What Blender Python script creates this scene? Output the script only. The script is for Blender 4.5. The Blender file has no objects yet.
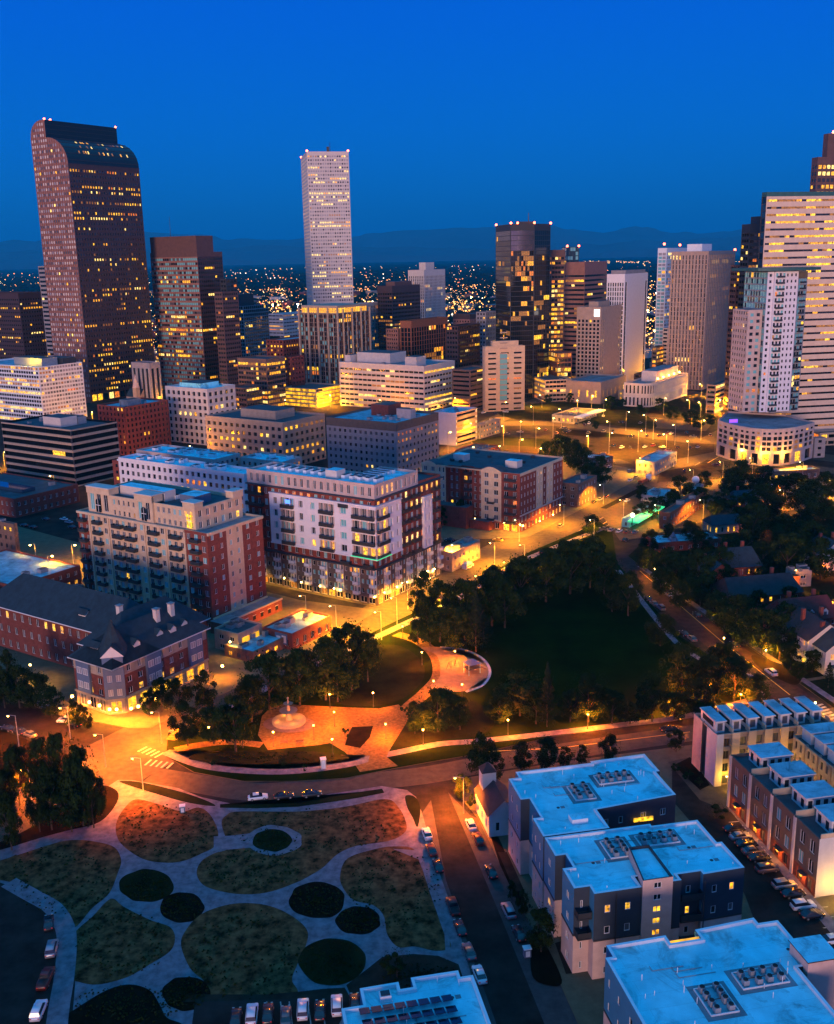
import bpy, bmesh, math, random
from mathutils import Vector, Matrix, noise
random.seed(7)
D = bpy.data; SC = bpy.context.scene; COL = SC.collection
rad = math.radians
# ---------------------------------------------------------------- camera
K = 1.18; H = 100.0 * K
F = 1011.28; PITCH = 0.24756901; ROLL = -0.01961427
AZ1 = -0.19150265; AZ2 = 0.58567079           # azimuths of the park street grid and of the downtown grid
FW = Vector((0, math.cos(PITCH), -math.sin(PITCH))); UP = Vector((0, math.sin(PITCH), math.cos(PITCH)))
RT = Vector((1, 0, 0)) * math.cos(ROLL) + UP * math.sin(ROLL)
UP2 = UP * math.cos(ROLL) - Vector((1, 0, 0)) * math.sin(ROLL)
CAM = Vector((0, 0, H))
cd = D.cameras.new('camera'); cam = D.objects.new('camera', cd); COL.objects.link(cam)
cd.sensor_fit = 'VERTICAL'; cd.sensor_height = 36; cd.lens = 36 * F / 1024; cd.clip_start = 1; cd.clip_end = 90000
cam.matrix_world = Matrix(((RT.x, UP2.x, -FW.x, 0), (RT.y, UP2.y, -FW.y, 0), (RT.z, UP2.z, -FW.z, H), (0, 0, 0, 1)))
SC.camera = cam
# ---------------------------------------------------------------- light
SUN_AZ = rad(193); SUN_EL = rad(2.0)           # pre-dawn glow low behind the camera
vs = SC.view_settings; vs.view_transform = 'Standard'; vs.look = 'None'; vs.gamma = 1; vs.exposure = 0; vs.use_curve_mapping = False
SC.render.engine = 'CYCLES'
cy = SC.cycles; cy.use_denoising = True; cy.max_bounces = 4; cy.diffuse_bounces = 2; cy.glossy_bounces = 2; cy.transmission_bounces = 2; cy.volume_bounces = 0
cy.sample_clamp_indirect = 3; cy.sample_clamp_direct = 0; cy.use_adaptive_sampling = True; cy.caustics_reflective = False; cy.caustics_refractive = False
try: cy.use_light_tree = True
except Exception: pass
W = D.worlds.new('World'); SC.world = W; W.use_nodes = True
nt = W.node_tree; nt.nodes.clear(); N = nt.nodes.new; L = nt.links.new
out = N('ShaderNodeOutputWorld'); bg = N('ShaderNodeBackground'); L(bg.outputs[0], out.inputs[0])
sky = N('ShaderNodeTexSky'); sky.sky_type = 'NISHITA'; sky.sun_disc = False; sky.sun_elevation = SUN_EL; sky.sun_rotation = SUN_AZ
sky.altitude = 1600; sky.ozone_density = 6; sky.dust_density = 0.4
tc = N('ShaderNodeTexCoord'); sx = N('ShaderNodeSeparateXYZ'); L(tc.outputs['Generated'], sx.inputs[0])
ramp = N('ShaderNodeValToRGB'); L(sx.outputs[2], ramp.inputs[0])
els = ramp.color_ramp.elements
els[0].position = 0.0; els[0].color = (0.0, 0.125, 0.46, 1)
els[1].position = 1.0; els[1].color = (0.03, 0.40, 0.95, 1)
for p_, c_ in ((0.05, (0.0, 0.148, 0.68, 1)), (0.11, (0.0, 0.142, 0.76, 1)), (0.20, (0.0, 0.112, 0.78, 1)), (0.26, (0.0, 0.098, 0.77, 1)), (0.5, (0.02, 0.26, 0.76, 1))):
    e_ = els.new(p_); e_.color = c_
# dawn glow low in the sky behind the camera, by true compass direction
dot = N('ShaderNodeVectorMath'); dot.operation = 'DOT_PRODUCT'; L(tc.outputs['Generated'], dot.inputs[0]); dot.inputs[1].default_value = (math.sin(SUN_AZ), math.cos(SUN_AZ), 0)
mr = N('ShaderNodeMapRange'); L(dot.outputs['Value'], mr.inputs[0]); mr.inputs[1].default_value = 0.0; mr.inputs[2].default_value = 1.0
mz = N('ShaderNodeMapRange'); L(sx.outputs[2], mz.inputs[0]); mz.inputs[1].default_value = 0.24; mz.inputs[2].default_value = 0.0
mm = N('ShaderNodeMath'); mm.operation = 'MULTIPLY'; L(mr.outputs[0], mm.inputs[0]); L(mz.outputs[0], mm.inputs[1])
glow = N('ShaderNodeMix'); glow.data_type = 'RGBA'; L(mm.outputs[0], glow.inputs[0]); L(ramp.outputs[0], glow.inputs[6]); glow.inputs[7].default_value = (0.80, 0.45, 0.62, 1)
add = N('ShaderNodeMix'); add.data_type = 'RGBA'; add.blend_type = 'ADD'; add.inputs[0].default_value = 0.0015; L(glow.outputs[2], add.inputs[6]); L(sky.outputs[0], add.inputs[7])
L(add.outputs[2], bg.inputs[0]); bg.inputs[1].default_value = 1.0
sl = D.lights.new('dawn_sun', 'SUN'); sl.energy = 2.7; sl.angle = rad(14); sl.color = (1.0, 0.60, 0.49)
so = D.objects.new('dawn_sun', sl); COL.objects.link(so)
sdir = Vector((math.sin(SUN_AZ) * math.cos(SUN_EL), math.cos(SUN_AZ) * math.cos(SUN_EL), math.sin(SUN_EL)))
so.rotation_euler = sdir.to_track_quat('Z', 'Y').to_euler()
# ---------------------------------------------------------------- projection helpers (pixel -> true ground position)
def G(x, y, z=0.0):
    d = FW * F + RT * (x - 417) - UP2 * (y - 512)
    return CAM + d * ((z - H) / d.z)
def PX(v):
    d = Vector(v) - CAM; k = d.dot(FW)
    return 417 + F * d.dot(RT) / k, 512 - F * d.dot(UP2) / k
def axes(g):
    az = AZ1 + math.pi / 2 if g == 1 else AZ2 if g == 2 else g
    return Vector((math.sin(az), math.cos(az), 0)), Vector((-math.cos(az), math.sin(az), 0)), math.pi / 2 - az
def topz(p, ty):
    lo, hi = 0.0, 700.0
    for _ in range(40):
        m = (lo + hi) / 2
        if PX(p + Vector((0, 0, m)))[1] > ty: lo = m
        else: hi = m
    return m
def solve(cx, by, ty, xl, xr, g):
    bx = cx
    for _ in range(20):
        p = G(bx, by); h = topz(p, ty); bx += cx - PX(p + Vector((0, 0, h)))[0]
    r, l, rot = axes(g); t = p + Vector((0, 0, h))
    def ext(u, x, s):
        lo, hi = 0.0, 1500.0
        for _ in range(40):
            m = (lo + hi) / 2
            if (PX(t + u * m)[0] - x) * s < 0: lo = m
            else: hi = m
        return m
    return p, h, ext(r, xr, 1), ext(l, xl, -1), rot
# ---------------------------------------------------------------- materials
MAT = {}
def mat(n, c=(.5, .5, .5), rough=.8, var=.15, scale=.6, metal=0, em=None, es=0, spec=.5, c2=None, bump=0):
    m = D.materials.new(n); m.use_nodes = True; t = m.node_tree; p = t.nodes['Principled BSDF']
    p.inputs['Base Color'].default_value = (*c, 1); p.inputs['Roughness'].default_value = rough; p.inputs['Metallic'].default_value = metal
    p.inputs['Specular IOR Level'].default_value = spec
    if var or c2:
        tc = t.nodes.new('ShaderNodeTexCoord'); no = t.nodes.new('ShaderNodeTexNoise'); no.inputs['Scale'].default_value = scale; no.inputs['Detail'].default_value = 6; no.inputs['Roughness'].default_value = .65
        t.links.new(tc.outputs['Object'], no.inputs['Vector'])
        mx = t.nodes.new('ShaderNodeMix'); mx.data_type = 'RGBA'; cr = t.nodes.new('ShaderNodeMapRange'); cr.inputs[1].default_value = .35; cr.inputs[2].default_value = .65
        t.links.new(no.outputs[0], cr.inputs[0]); t.links.new(cr.outputs[0], mx.inputs[0])
        a = c if c2 else tuple(v * (1 - var) for v in c); b_ = c2 if c2 else tuple(min(1, v * (1 + var)) for v in c)
        mx.inputs[6].default_value = (*a, 1); mx.inputs[7].default_value = (*b_, 1); t.links.new(mx.outputs[2], p.inputs['Base Color'])
        if bump:
            bp = t.nodes.new('ShaderNodeBump'); bp.inputs['Strength'].default_value = bump; bp.inputs['Distance'].default_value = .1
            t.links.new(no.outputs[0], bp.inputs['Height']); t.links.new(bp.outputs[0], p.inputs['Normal'])
    if em:
        p.inputs['Emission Color'].default_value = (*em, 1); p.inputs['Emission Strength'].default_value = es
    MAT[n] = m; return m
def litmat(n, em, es, sc=1.1):
    m = mat(n, (.1, .08, .05), .4, 0, em=em, es=es); t = m.node_tree; p = t.nodes['Principled BSDF']
    tc = t.nodes.new('ShaderNodeTexCoord'); no = t.nodes.new('ShaderNodeTexNoise'); no.inputs['Scale'].default_value = sc; no.inputs['Detail'].default_value = 3
    t.links.new(tc.outputs['Object'], no.inputs['Vector'])
    r = t.nodes.new('ShaderNodeMapRange'); r.inputs[1].default_value = .32; r.inputs[2].default_value = .68; r.inputs[3].default_value = es * .12; r.inputs[4].default_value = es * 1.9
    t.links.new(no.outputs[0], r.inputs[0]); t.links.new(r.outputs[0], p.inputs['Emission Strength']); return m
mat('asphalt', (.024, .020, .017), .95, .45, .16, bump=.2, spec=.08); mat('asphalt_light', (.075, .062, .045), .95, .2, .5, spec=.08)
mat('brick_asphalt', (.040, .024, .022), .95, .4, .4, spec=.08); mat('concrete', (.12, .10, .06), .9, .18, .4, spec=.1); mat('concrete_pale', (.50, .47, .44), .8, .12, .4); mat('lane', (.06, .055, .055), .95, .2, .5, spec=.1)
mat('path_concrete', (.17, .145, .165), .95, .3, .6, spec=.08); mat('brick_paving', (.17, .10, .03), .9, .35, 1.2, spec=.1)
mat('grass', (.013, .015, .004), .95, .45, .12, bump=.5, spec=.02); mat('grass_dry', (.014, .011, .004), .95, 0, .45, c2=(.19, .088, .036), bump=.5, spec=.02); mat('grass_lawn', (.010, .017, .0015), .95, .35, .06, spec=.0)
mat('grass_deep', (.011, .007, .003), .95, .4, .3, bump=.5, spec=.02)
mat('dirt', (.030, .021, .014), .95, .35, .3, spec=.05); mat('sand', (.26, .16, .07), .95, .2, .5); mat('paint', (.30, .28, .26), .9, .4, 3); mat('paint_yellow', (.6, .42, .06), .7, .1, 2)
mat('plain', (.006, .012, .012), 1, 0, .0006, c2=(.02, .024, .022), spec=0)
mat('mountain', (.045, .055, .06), 1, .3, .0004)
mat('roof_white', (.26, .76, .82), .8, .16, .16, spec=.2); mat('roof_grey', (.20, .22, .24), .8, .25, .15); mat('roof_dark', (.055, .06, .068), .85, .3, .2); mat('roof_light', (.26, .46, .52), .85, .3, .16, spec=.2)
mat('slate', (.010, .028, .040), .9, .25, .5); mat('shingle_brown', (.035, .022, .024), .85, .25, .5); mat('shingle_red', (.17, .020, .014), .85, .25, .5); mat('solar', (.008, .011, .022), .12, 0)
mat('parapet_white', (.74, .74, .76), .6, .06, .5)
mat('brick_red', (.20, .045, .030), .9, .22, .9); mat('brick_dark', (.16, .040, .028), .9, .25, .9); mat('brick_brown', (.17, .10, .075), .9, .22, .9); mat('brick_orange', (.24, .085, .04), .9, .2, .9)
mat('stone_tan', (.36, .275, .21), .85, .12, .5); mat('stone_peach', (.66, .50, .38), .85, .08, .3); mat('stone_pink', (.50, .38, .34), .85, .12, .5); mat('stone_white', (.56, .50, .46), .8, .08, .4); mat('stone_cream', (.60, .44, .29), .8, .1, .5); mat('stone_grey', (.26, .24, .25), .85, .12, .4)
mat('granite_mauve', (.25, .115, .085), .55, .12, .3); mat('granite_dark_and_shaded', (.055, .030, .028), .5, .15, .3); mat('granite_brown', (.11, .055, .045), .6, .15, .3); mat('concrete_brown', (.36, .27, .22), .85, .1, .3)  # dark granite; also stands for shaded right faces of the rosy and banded towers
mat('white_panel', (.68, .66, .70), .6, .05, .4); mat('siding_blue', (.03, .17, .30), .7, .08, .6); mat('siding_dark', (.022, .036, .055), .7, .1, .6); mat('stucco_pink', (.52, .37, .33), .85, .1, .5); mat('stucco_tan', (.36, .27, .21), .85, .1, .5)
mat('taupe', (.12, .088, .072), .85, .12, .5); mat('stucco_white', (.62, .58, .55), .8, .08, .4); mat('panel_bluegrey', (.10, .14, .22), .7, .08, .5)
mat('metal_dark', (.03, .032, .036), .5, .1, 1); mat('metal_grey', (.32, .34, .36), .45, .12, 1, metal=.3); mat('metal_white', (.7, .72, .74), .5, .06, 1); mat('copper_green', (.025, .10, .10), .6, .15, .4)
mat('frame_white', (.66, .66, .68), .5, 0); mat('frame_dark', (.05, .05, .055), .5, 0)
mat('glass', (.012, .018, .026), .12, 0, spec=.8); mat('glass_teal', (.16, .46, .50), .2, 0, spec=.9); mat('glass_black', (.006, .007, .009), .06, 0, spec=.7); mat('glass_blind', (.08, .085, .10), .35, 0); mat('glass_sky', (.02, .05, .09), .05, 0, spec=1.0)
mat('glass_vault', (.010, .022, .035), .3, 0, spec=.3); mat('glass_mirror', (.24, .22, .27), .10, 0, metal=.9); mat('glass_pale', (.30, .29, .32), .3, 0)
litmat('lit_amber', (1, .40, .012), 1.25); litmat('lit_yellow', (1, .50, .02), 1.5); litmat('lit_pale', (1, .68, .18), 1.6); litmat('lit_dim', (1, .32, .02), .32); litmat('lit_orange', (1, .22, .012), .9); litmat('lit_garage', (1, .46, .006), 1.15, .25)
mat('bulb_orange', (.9, .5, .2), .5, 0, em=(1, .42, .07), es=38); mat('bulb_yellow', (.9, .7, .3), .5, 0, em=(1, .62, .16), es=38); mat('bulb_white', (.9, .9, .9), .5, 0, em=(1, .88, .7), es=40)
mat('beacon_red', (.5, .05, .02), .5, 0, em=(1, .12, .05), es=14); mat('led_green', (.05, .5, .2), .5, 0, em=(.05, 1, .45), es=.8); mat('led_purple', (.2, .05, .6), .5, 0, em=(.22, .06, 1), es=2.2); mat('led_blue', (.05, .1, .6), .5, 0, em=(.08, .25, 1), es=2.2)
mat('sign_white', (.9, .9, .9), .5, 0, em=(1, .95, .85), es=1.6); mat('tail_red', (.4, .02, .02), .4, 0, em=(1, .05, .02), es=.08); mat('head_lamp', (.7, .7, .7), .2, 0)
mat('bark', (.045, .033, .025), .95, .2, 3); mat('leaf_dark', (.012, .026, .006), .95, .35, .4, spec=.05); mat('leaf_mid', (.020, .036, .008), .95, .35, .4, spec=.05); mat('leaf_olive', (.036, .044, .010), .95, .3, .4, spec=.05); mat('leaf_blue', (.009, .018, .013), .95, .3, .4, spec=.05)
mat('rubber', (.015, .015, .016), .9, 0); mat('stone_fountain', (.24, .20, .16), .7, .1, 2); mat('water', (.01, .03, .04), .05, 0, spec=.8); mat('wood', (.14, .08, .045), .8, .2, 2)
def seams(n):
    m = MAT[n]; t = m.node_tree; p = t.nodes['Principled BSDF']; src = p.inputs['Base Color'].links[0].from_socket
    tc = t.nodes.new('ShaderNodeTexCoord'); b = t.nodes.new('ShaderNodeTexBrick'); b.inputs['Scale'].default_value = 1; b.inputs['Brick Width'].default_value = 26; b.inputs['Row Height'].default_value = 2.9; b.inputs['Mortar Size'].default_value = .03; b.inputs['Color1'].default_value = (1, 1, 1, 1); b.inputs['Color2'].default_value = (.95, .95, .95, 1); b.inputs['Mortar'].default_value = (.78, .78, .78, 1)
    no = t.nodes.new('ShaderNodeTexNoise'); no.inputs['Scale'].default_value = .13; no.inputs['Detail'].default_value = 9; no.inputs['Roughness'].default_value = .7; no.inputs['Distortion'].default_value = 1.5; r = t.nodes.new('ShaderNodeMapRange'); r.inputs[1].default_value = .50; r.inputs[2].default_value = .70; r.inputs[3].default_value = 1; r.inputs[4].default_value = .35
    t.links.new(tc.outputs['Object'], b.inputs['Vector']); t.links.new(tc.outputs['Object'], no.inputs['Vector']); t.links.new(no.outputs[0], r.inputs[0])
    m1 = t.nodes.new('ShaderNodeMix'); m1.data_type = 'RGBA'; m1.blend_type = 'MULTIPLY'; m1.inputs[0].default_value = 1; t.links.new(src, m1.inputs[6]); t.links.new(b.outputs[0], m1.inputs[7])
    m2 = t.nodes.new('ShaderNodeMix'); m2.data_type = 'RGBA'; m2.blend_type = 'MULTIPLY'; m2.inputs[0].default_value = 1; t.links.new(m1.outputs[2], m2.inputs[6]); t.links.new(r.outputs[0], m2.inputs[7]); t.links.new(m2.outputs[2], p.inputs['Base Color'])
for n_ in ('roof_white', 'roof_light', 'roof_grey'): seams(n_)
LIT = ['lit_amber'] * 4 + ['lit_yellow'] * 4 + ['lit_pale'] * 2 + ['lit_dim'] * 4 + ['lit_orange']
# ---------------------------------------------------------------- mesh builder
def V3(a, b, c): return Vector((a, b, c))
class MB:
    def __init__(s): s.v = []; s.f = []; s.m = []; s.mats = []
    def mi(s, n):
        if n not in s.mats: s.mats.append(n)
        return s.mats.index(n)
    def poly(s, pts, m):
        i = len(s.v); s.v += [tuple(p) for p in pts]; s.f.append(tuple(range(i, i + len(pts)))); s.m.append(s.mi(m))
    def box(s, x0, x1, y0, y1, z0, z1, m, top=None, bottom=True):
        q = [(x0, y0, z0), (x1, y0, z0), (x1, y1, z0), (x0, y1, z0), (x0, y0, z1), (x1, y0, z1), (x1, y1, z1), (x0, y1, z1)]
        i = len(s.v); s.v += q; k = s.mi(m)
        for f in ((0, 1, 5, 4), (1, 2, 6, 5), (2, 3, 7, 6), (3, 0, 4, 7)): s.f.append(tuple(i + a for a in f)); s.m.append(k)
        s.f.append((i + 4, i + 5, i + 6, i + 7)); s.m.append(s.mi(top or m))
        if bottom: s.f.append((i + 3, i + 2, i + 1, i)); s.m.append(k)
    def obox(s, c, u, v, w, m):            # box by centre and three half vectors
        c = Vector(c); i = len(s.v)
        for a, b, d in ((-1, -1, -1), (1, -1, -1), (1, 1, -1), (-1, 1, -1), (-1, -1, 1), (1, -1, 1), (1, 1, 1), (-1, 1, 1)): s.v.append(tuple(c + u * a + v * b + w * d))
        k = s.mi(m)
        for f in ((0, 1, 5, 4), (1, 2, 6, 5), (2, 3, 7, 6), (3, 0, 4, 7), (4, 5, 6, 7), (3, 2, 1, 0)): s.f.append(tuple(i + a for a in f)); s.m.append(k)
    def prism(s, P, z0, z1, m, top=None, cap=True):
        n = len(P)
        for i in range(n):
            a, b = P[i], P[(i + 1) % n]; s.poly(((a[0], a[1], z0), (b[0], b[1], z0), (b[0], b[1], z1), (a[0], a[1], z1)), m)
        if cap: s.poly([(p[0], p[1], z1) for p in P], top or m)
    def cyl(s, p0, p1, r0, r1, n, m, cap=True):
        p0 = Vector(p0); p1 = Vector(p1); d = (p1 - p0).normalized(); u = d.orthogonal().normalized(); w = d.cross(u)
        A = [p0 + (u * math.cos(2 * math.pi * k / n) + w * math.sin(2 * math.pi * k / n)) * r0 for k in range(n)]
        B = [p1 + (u * math.cos(2 * math.pi * k / n) + w * math.sin(2 * math.pi * k / n)) * r1 for k in range(n)]
        i = len(s.v); s.v += [tuple(q) for q in A + B]; k_ = s.mi(m)
        for k in range(n): s.f.append((i + k, i + (k + 1) % n, i + n + (k + 1) % n, i + n + k)); s.m.append(k_)
        if cap: s.f.append(tuple(i + n + k for k in range(n))); s.m.append(k_); s.f.append(tuple(i + n - 1 - k for k in range(n))); s.m.append(k_)
    def ball(s, c, r, m, nu=8, nv=6, sz=1):
        i = len(s.v); k_ = s.mi(m); c = Vector(c)
        for a in range(nv + 1):
            t = math.pi * a / nv
            for b in range(nu): p = 2 * math.pi * b / nu; s.v.append(tuple(c + Vector((r * math.sin(t) * math.cos(p), r * math.sin(t) * math.sin(p), r * sz * math.cos(t)))))
        for a in range(nv):
            for b in range(nu): s.f.append((i + a * nu + b, i + (a + 1) * nu + b, i + (a + 1) * nu + (b + 1) % nu, i + a * nu + (b + 1) % nu)); s.m.append(k_)
    def mesh(s, name, smooth=False):
        me = D.meshes.new(name); me.from_pydata(s.v, [], s.f)
        for n in s.mats: me.materials.append(MAT[n])
        me.polygons.foreach_set('material_index', s.m)
        if smooth: me.polygons.foreach_set('use_smooth', [True] * len(s.f))
        me.update(); return me
    def build(s, name, parent=None, smooth=False):
        o = D.objects.new(name, s.mesh(name, smooth)); COL.objects.link(o)
        if parent is not None: o.parent = parent
        return o
def tag(o, label=None, cat=None, group=None, kind=None):
    if label: o['label'] = label
    if cat: o['category'] = cat
    if group: o['group'] = group
    if kind: o['kind'] = kind
    return o
def empty(name, loc, rz, label, cat, group=None):
    o = D.objects.new(name, None); o.empty_display_size = .5; COL.objects.link(o); o.location = loc; o.rotation_euler = (0, 0, rz); tag(o, label, cat, group); return o
def copy_tree(o, parent=None):
    c = o.copy(); COL.objects.link(c); c.parent = parent
    for ch in list(o.children): copy_tree(ch, c)
    return c
def area(P): return sum(P[i][0] * P[(i + 1) % len(P)][1] - P[(i + 1) % len(P)][0] * P[i][1] for i in range(len(P))) / 2
def inset(P, d):                             # P counter-clockwise
    n = len(P); R_ = []
    for i in range(n):
        a, b, c = Vector(P[i - 1][:2]), Vector(P[i][:2]), Vector(P[(i + 1) % n][:2])
        e1 = (b - a).normalized(); e2 = (c - b).normalized(); n1 = Vector((-e1.y, e1.x)); n2 = Vector((-e2.y, e2.x))
        k = 1 + n1.dot(n2); q = b + (n1 + n2) * (d / k) if k > .1 else b + n1 * d
        R_.append((q.x, q.y))
    return R_
def crom(pts, n=6, closed=True):
    m = len(pts); o = []
    for i in range(m if closed else m - 1):
        p = [Vector(pts[(i + k - 1) % m]) if closed else Vector(pts[min(max(i + k - 1, 0), m - 1)]) for k in range(4)]
        for j in range(n):
            t = j / n; o.append(0.5 * ((2 * p[1]) + (p[2] - p[0]) * t + (2 * p[0] - 5 * p[1] + 4 * p[2] - p[3]) * t * t + (3 * p[1] - p[0] - 3 * p[2] + p[3]) * t ** 3))
    if not closed: o.append(Vector(pts[-1]))
    return o
# ---------------------------------------------------------------- building class
class Bld:
    def __init__(s, name, label, cat, p, rot, group=None, near=False, fr='frame_dark'):
        s.e = empty(name, p, rot, label, cat, group); s.M = Matrix.Translation(p) @ Matrix.Rotation(rot, 4, 'Z'); s.w = MB(); s.pn = []; s.near = near; s.fr = fr; s.balc = []; s.floor_seed = random.random()
    def part(s, name, mb, smooth=False, kind=None, label=None):
        o = mb.build(name, s.e, smooth)
        if kind: o['kind'] = kind
        if label: o['label'] = label
        return o
    def pane(s, quad, m, n=None, fr=None): s.pn.append((quad, m, n, fr))
    def face(s, P, Q, z0, z1, bay=3.6, fh=3.6, ww=.55, wh=.5, wall='stone_tan', span=None, p=.12, rec=.25, gl=('glass',), sill=.4, edge=.6, rows=None, fr=None, litset=None, skip=None, glf=None):
        P = Vector((P[0], P[1])); Q = Vector((Q[0], Q[1])); Wd = (Q - P).length; dr = (Q - P) / Wd; nr = Vector((dr.y, -dr.x)); span = span or wall
        nb = max(1, round((Wd - 2 * edge) / bay)); bw = (Wd - 2 * edge) / nb; nf = max(1, round((z1 - z0) / fh)); f = (z1 - z0) / nf
        w = ww * bw; hh = wh * f
        def pt(a, z, d=0): q = P + dr * a + nr * d; return (q.x, q.y, z)
        def wq(a0, a1, b0, b1, m):
            if a1 - a0 > .01 and b1 - b0 > .01: s.w.poly((pt(a0, b0), pt(a1, b0), pt(a1, b1), pt(a0, b1)), m)
        zprev = z0; n3 = Vector((nr.x, nr.y, 0))
        for i in range(nf):
            zb = z0 + i * f + (f - hh) * sill; zt = zb + hh
            wq(0, Wd, zprev, zb, span); zprev = zt
            pf = rows[i] if rows and i in rows else p if nf < 4 else p * random.choice((0, .1, .2, .5, .8, 1.2, 3.2))
            run = 0; aprev = 0
            for j in range(nb):
                a0 = edge + j * bw + (bw - w) / 2; a1 = a0 + w
                if skip and skip(i, j, nb, nf): continue
                wq(aprev, a0, zb, zt, wall); aprev = a1
                if rec:
                    s.w.poly((pt(a0, zb), pt(a1, zb), pt(a1, zb, -rec), pt(a0, zb, -rec)), span); s.w.poly((pt(a0, zt, -rec), pt(a1, zt, -rec), pt(a1, zt), pt(a0, zt)), span)
                    if ww < .97:
                        s.w.poly((pt(a0, zb, -rec), pt(a0, zt, -rec), pt(a0, zt), pt(a0, zb)), wall); s.w.poly((pt(a1, zb), pt(a1, zt), pt(a1, zt, -rec), pt(a1, zb, -rec)), wall)
                if run > 0: lit = True; run -= 1
                else:
                    lit = random.random() < pf
                    if lit and Wd > 14 and random.random() < .45: run = random.randint(1, 4)
                if lit and run > 0: mm_ = s.pn[-1][1] if (s.pn and s.pn[-1][1].startswith('lit') and j) else random.choice(litset or LIT)
                else: mm_ = random.choice(litset or LIT) if lit else random.choice(glf(i) if glf else gl)
                s.pane((pt(a0, zb, -rec), pt(a1, zb, -rec), pt(a1, zt, -rec), pt(a0, zt, -rec)), mm_, n3, fr or s.fr)
            wq(aprev, Wd, zb, zt, wall)
        wq(0, Wd, zprev, z1, span)
    def plain(s, P, Q, z0, z1, m): s.w.poly(((P[0], P[1], z0), (Q[0], Q[1], z0), (Q[0], Q[1], z1), (P[0], P[1], z1)), m)
    def roof(s, poly, z, m='roof_grey', par=1.0, pm='stone_tan', th=.4, name='roof'):
        Pn = inset(poly, th); mb = MB(); mb.poly([(a, b, z - par) for a, b in Pn], m); o = s.part(name, mb)
        bm = bmesh.new(); bm.from_mesh(o.data); bmesh.ops.triangulate(bm, faces=bm.faces); bm.to_mesh(o.data); bm.free()
        if par > 0:
            n = len(poly); q = MB()
            for i in range(n):
                j = (i + 1) % n; a, b, c, d = poly[i], poly[j], Pn[j], Pn[i]
                q.poly(((a[0], a[1], z), (b[0], b[1], z), (c[0], c[1], z), (d[0], d[1], z)), pm); q.poly(((c[0], c[1], z - par), (d[0], d[1], z - par), (d[0], d[1], z), (c[0], c[1], z)), pm)
            s.part('parapet', q)
        return o
    def unit(s, x, y, z, a=2.2, b=1.6, h=1.4, m='metal_grey', name='rooftop_unit'):
        q = MB(); q.box(x - a / 2, x + a / 2, y - b / 2, y + b / 2, z, z + h, m); q.box(x - a / 2 + .15, x + a / 2 - .15, y - b / 2 + .15, y + b / 2 - .15, z + h, z + h + .12, 'metal_dark')
        return s.part(name, q)
    def box(s, name, x0, x1, y0, y1, z0, z1, m, top=None): q = MB(); q.box(x0, x1, y0, y1, z0, z1, m, top); return s.part(name, q)
    def finish(s, maxw=100, wall='wall'):
        if s.w.f: s.part(wall, s.w)
        rf = next((o for o in s.e.children if o.name.split('.')[0] == 'roof'), None)
        if rf is not None:                      # what stands on the roof is a sub-part of the roof
            for o in list(s.e.children):
                if o is not rf and o.name.split('.')[0] in ('parapet', 'rooftop_unit', 'chimney', 'vent_pipe', 'condenser', 'condenser_curb', 'condenser_mat', 'pipe', 'solar_panel', 'stair_house', 'penthouse', 'antenna', 'warning_light', 'dormer', 'roof_hatch', 'roof_lamp', 'skylight'): o.parent = rf
        if not s.pn: return s
        pn = sorted(s.pn, key=lambda a: (s.M @ Vector(a[0][0]) - CAM).length)
        for a in pn[:maxw]: q = MB(); s._win(q, a); q.build('window', s.e)
        if len(pn) > maxw:
            q = MB()
            for a in pn[maxw:]: s._win(q, a)
            s.part('window', q, kind='stuff')
        return s
    def _win(s, q, a):
        (A, B, C_, D_), m, n, fr = a
        q.poly((A, B, C_, D_), m)
        if s.near and n is not None:
            A, B, C_, D_ = map(Vector, (A, B, C_, D_)); u = (B - A); w = u.length; u = u / w; v = Vector((0, 0, 1)); h = (D_ - A).length; t = .055; o = n * .03; c = (A + C_) / 2 + o
            q.obox(c - v * (h / 2 - t), u * (w / 2), n * .03, v * t, fr); q.obox(c + v * (h / 2 - t), u * (w / 2), n * .03, v * t, fr)
            for k in ((-1, 1) if w < 1.1 else (-1, 0, 1)): q.obox(c + u * k * (w / 2 - t), u * t, n * .028, v * (h / 2 - 2 * t), fr)
BAL = {}
def balcony(b, P, dr, a, z, w=3.2, d=1.5, slab='concrete', rail='metal_dark', fill=True):
    """one balcony: slab and barred railing, mesh shared by size"""
    key = (round(w, 1), d, slab, rail)
    if key not in BAL:
        q = MB(); q.box(-w / 2, w / 2, -d, 0, -.2, 0, slab)
        for x0, x1, y0, y1 in ((-w / 2, w / 2, -d, -d + .05), (-w / 2, -w / 2 + .05, -d + .051, 0), (w / 2 - .05, w / 2, -d + .051, 0)):
            q.box(x0, x1, y0, y1, 1.02, 1.1, rail); q.box(x0, x1, y0, y1, .08, .14, rail)
        for x0, x1, y0, y1 in ((-w / 2 + .05, w / 2 - .05, -d + .01, -d + .04), (-w / 2 + .01, -w / 2 + .04, -d + .06, 0), (w / 2 - .04, w / 2 - .01, -d + .06, 0)): q.box(x0, x1, y0, y1, .14, 1.02, rail)
        BAL[key] = q.mesh('balcony')
    o = D.objects.new('balcony', BAL[key]); COL.objects.link(o); o.parent = b.e
    P = Vector((P[0], P[1])); q = P + Vector((dr[0], dr[1])) * a; o.location = (q.x, q.y, z); o.rotation_euler = (0, 0, math.atan2(dr[1], dr[0])); return o
def lamp_light(parent, loc, power, col, r=.35, name='lamp_glow', spot=False):
    l = D.lights.new(name, 'SPOT' if spot else 'POINT'); l.energy = power; l.color = col; l.shadow_soft_size = r
    if spot: l.spot_size = rad(spot); l.spot_blend = .55      # shielded luminaire, shines down
    o = D.objects.new(name, l); COL.objects.link(o); o.location = loc
    if parent is not None: o.parent = parent
    return o
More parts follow.
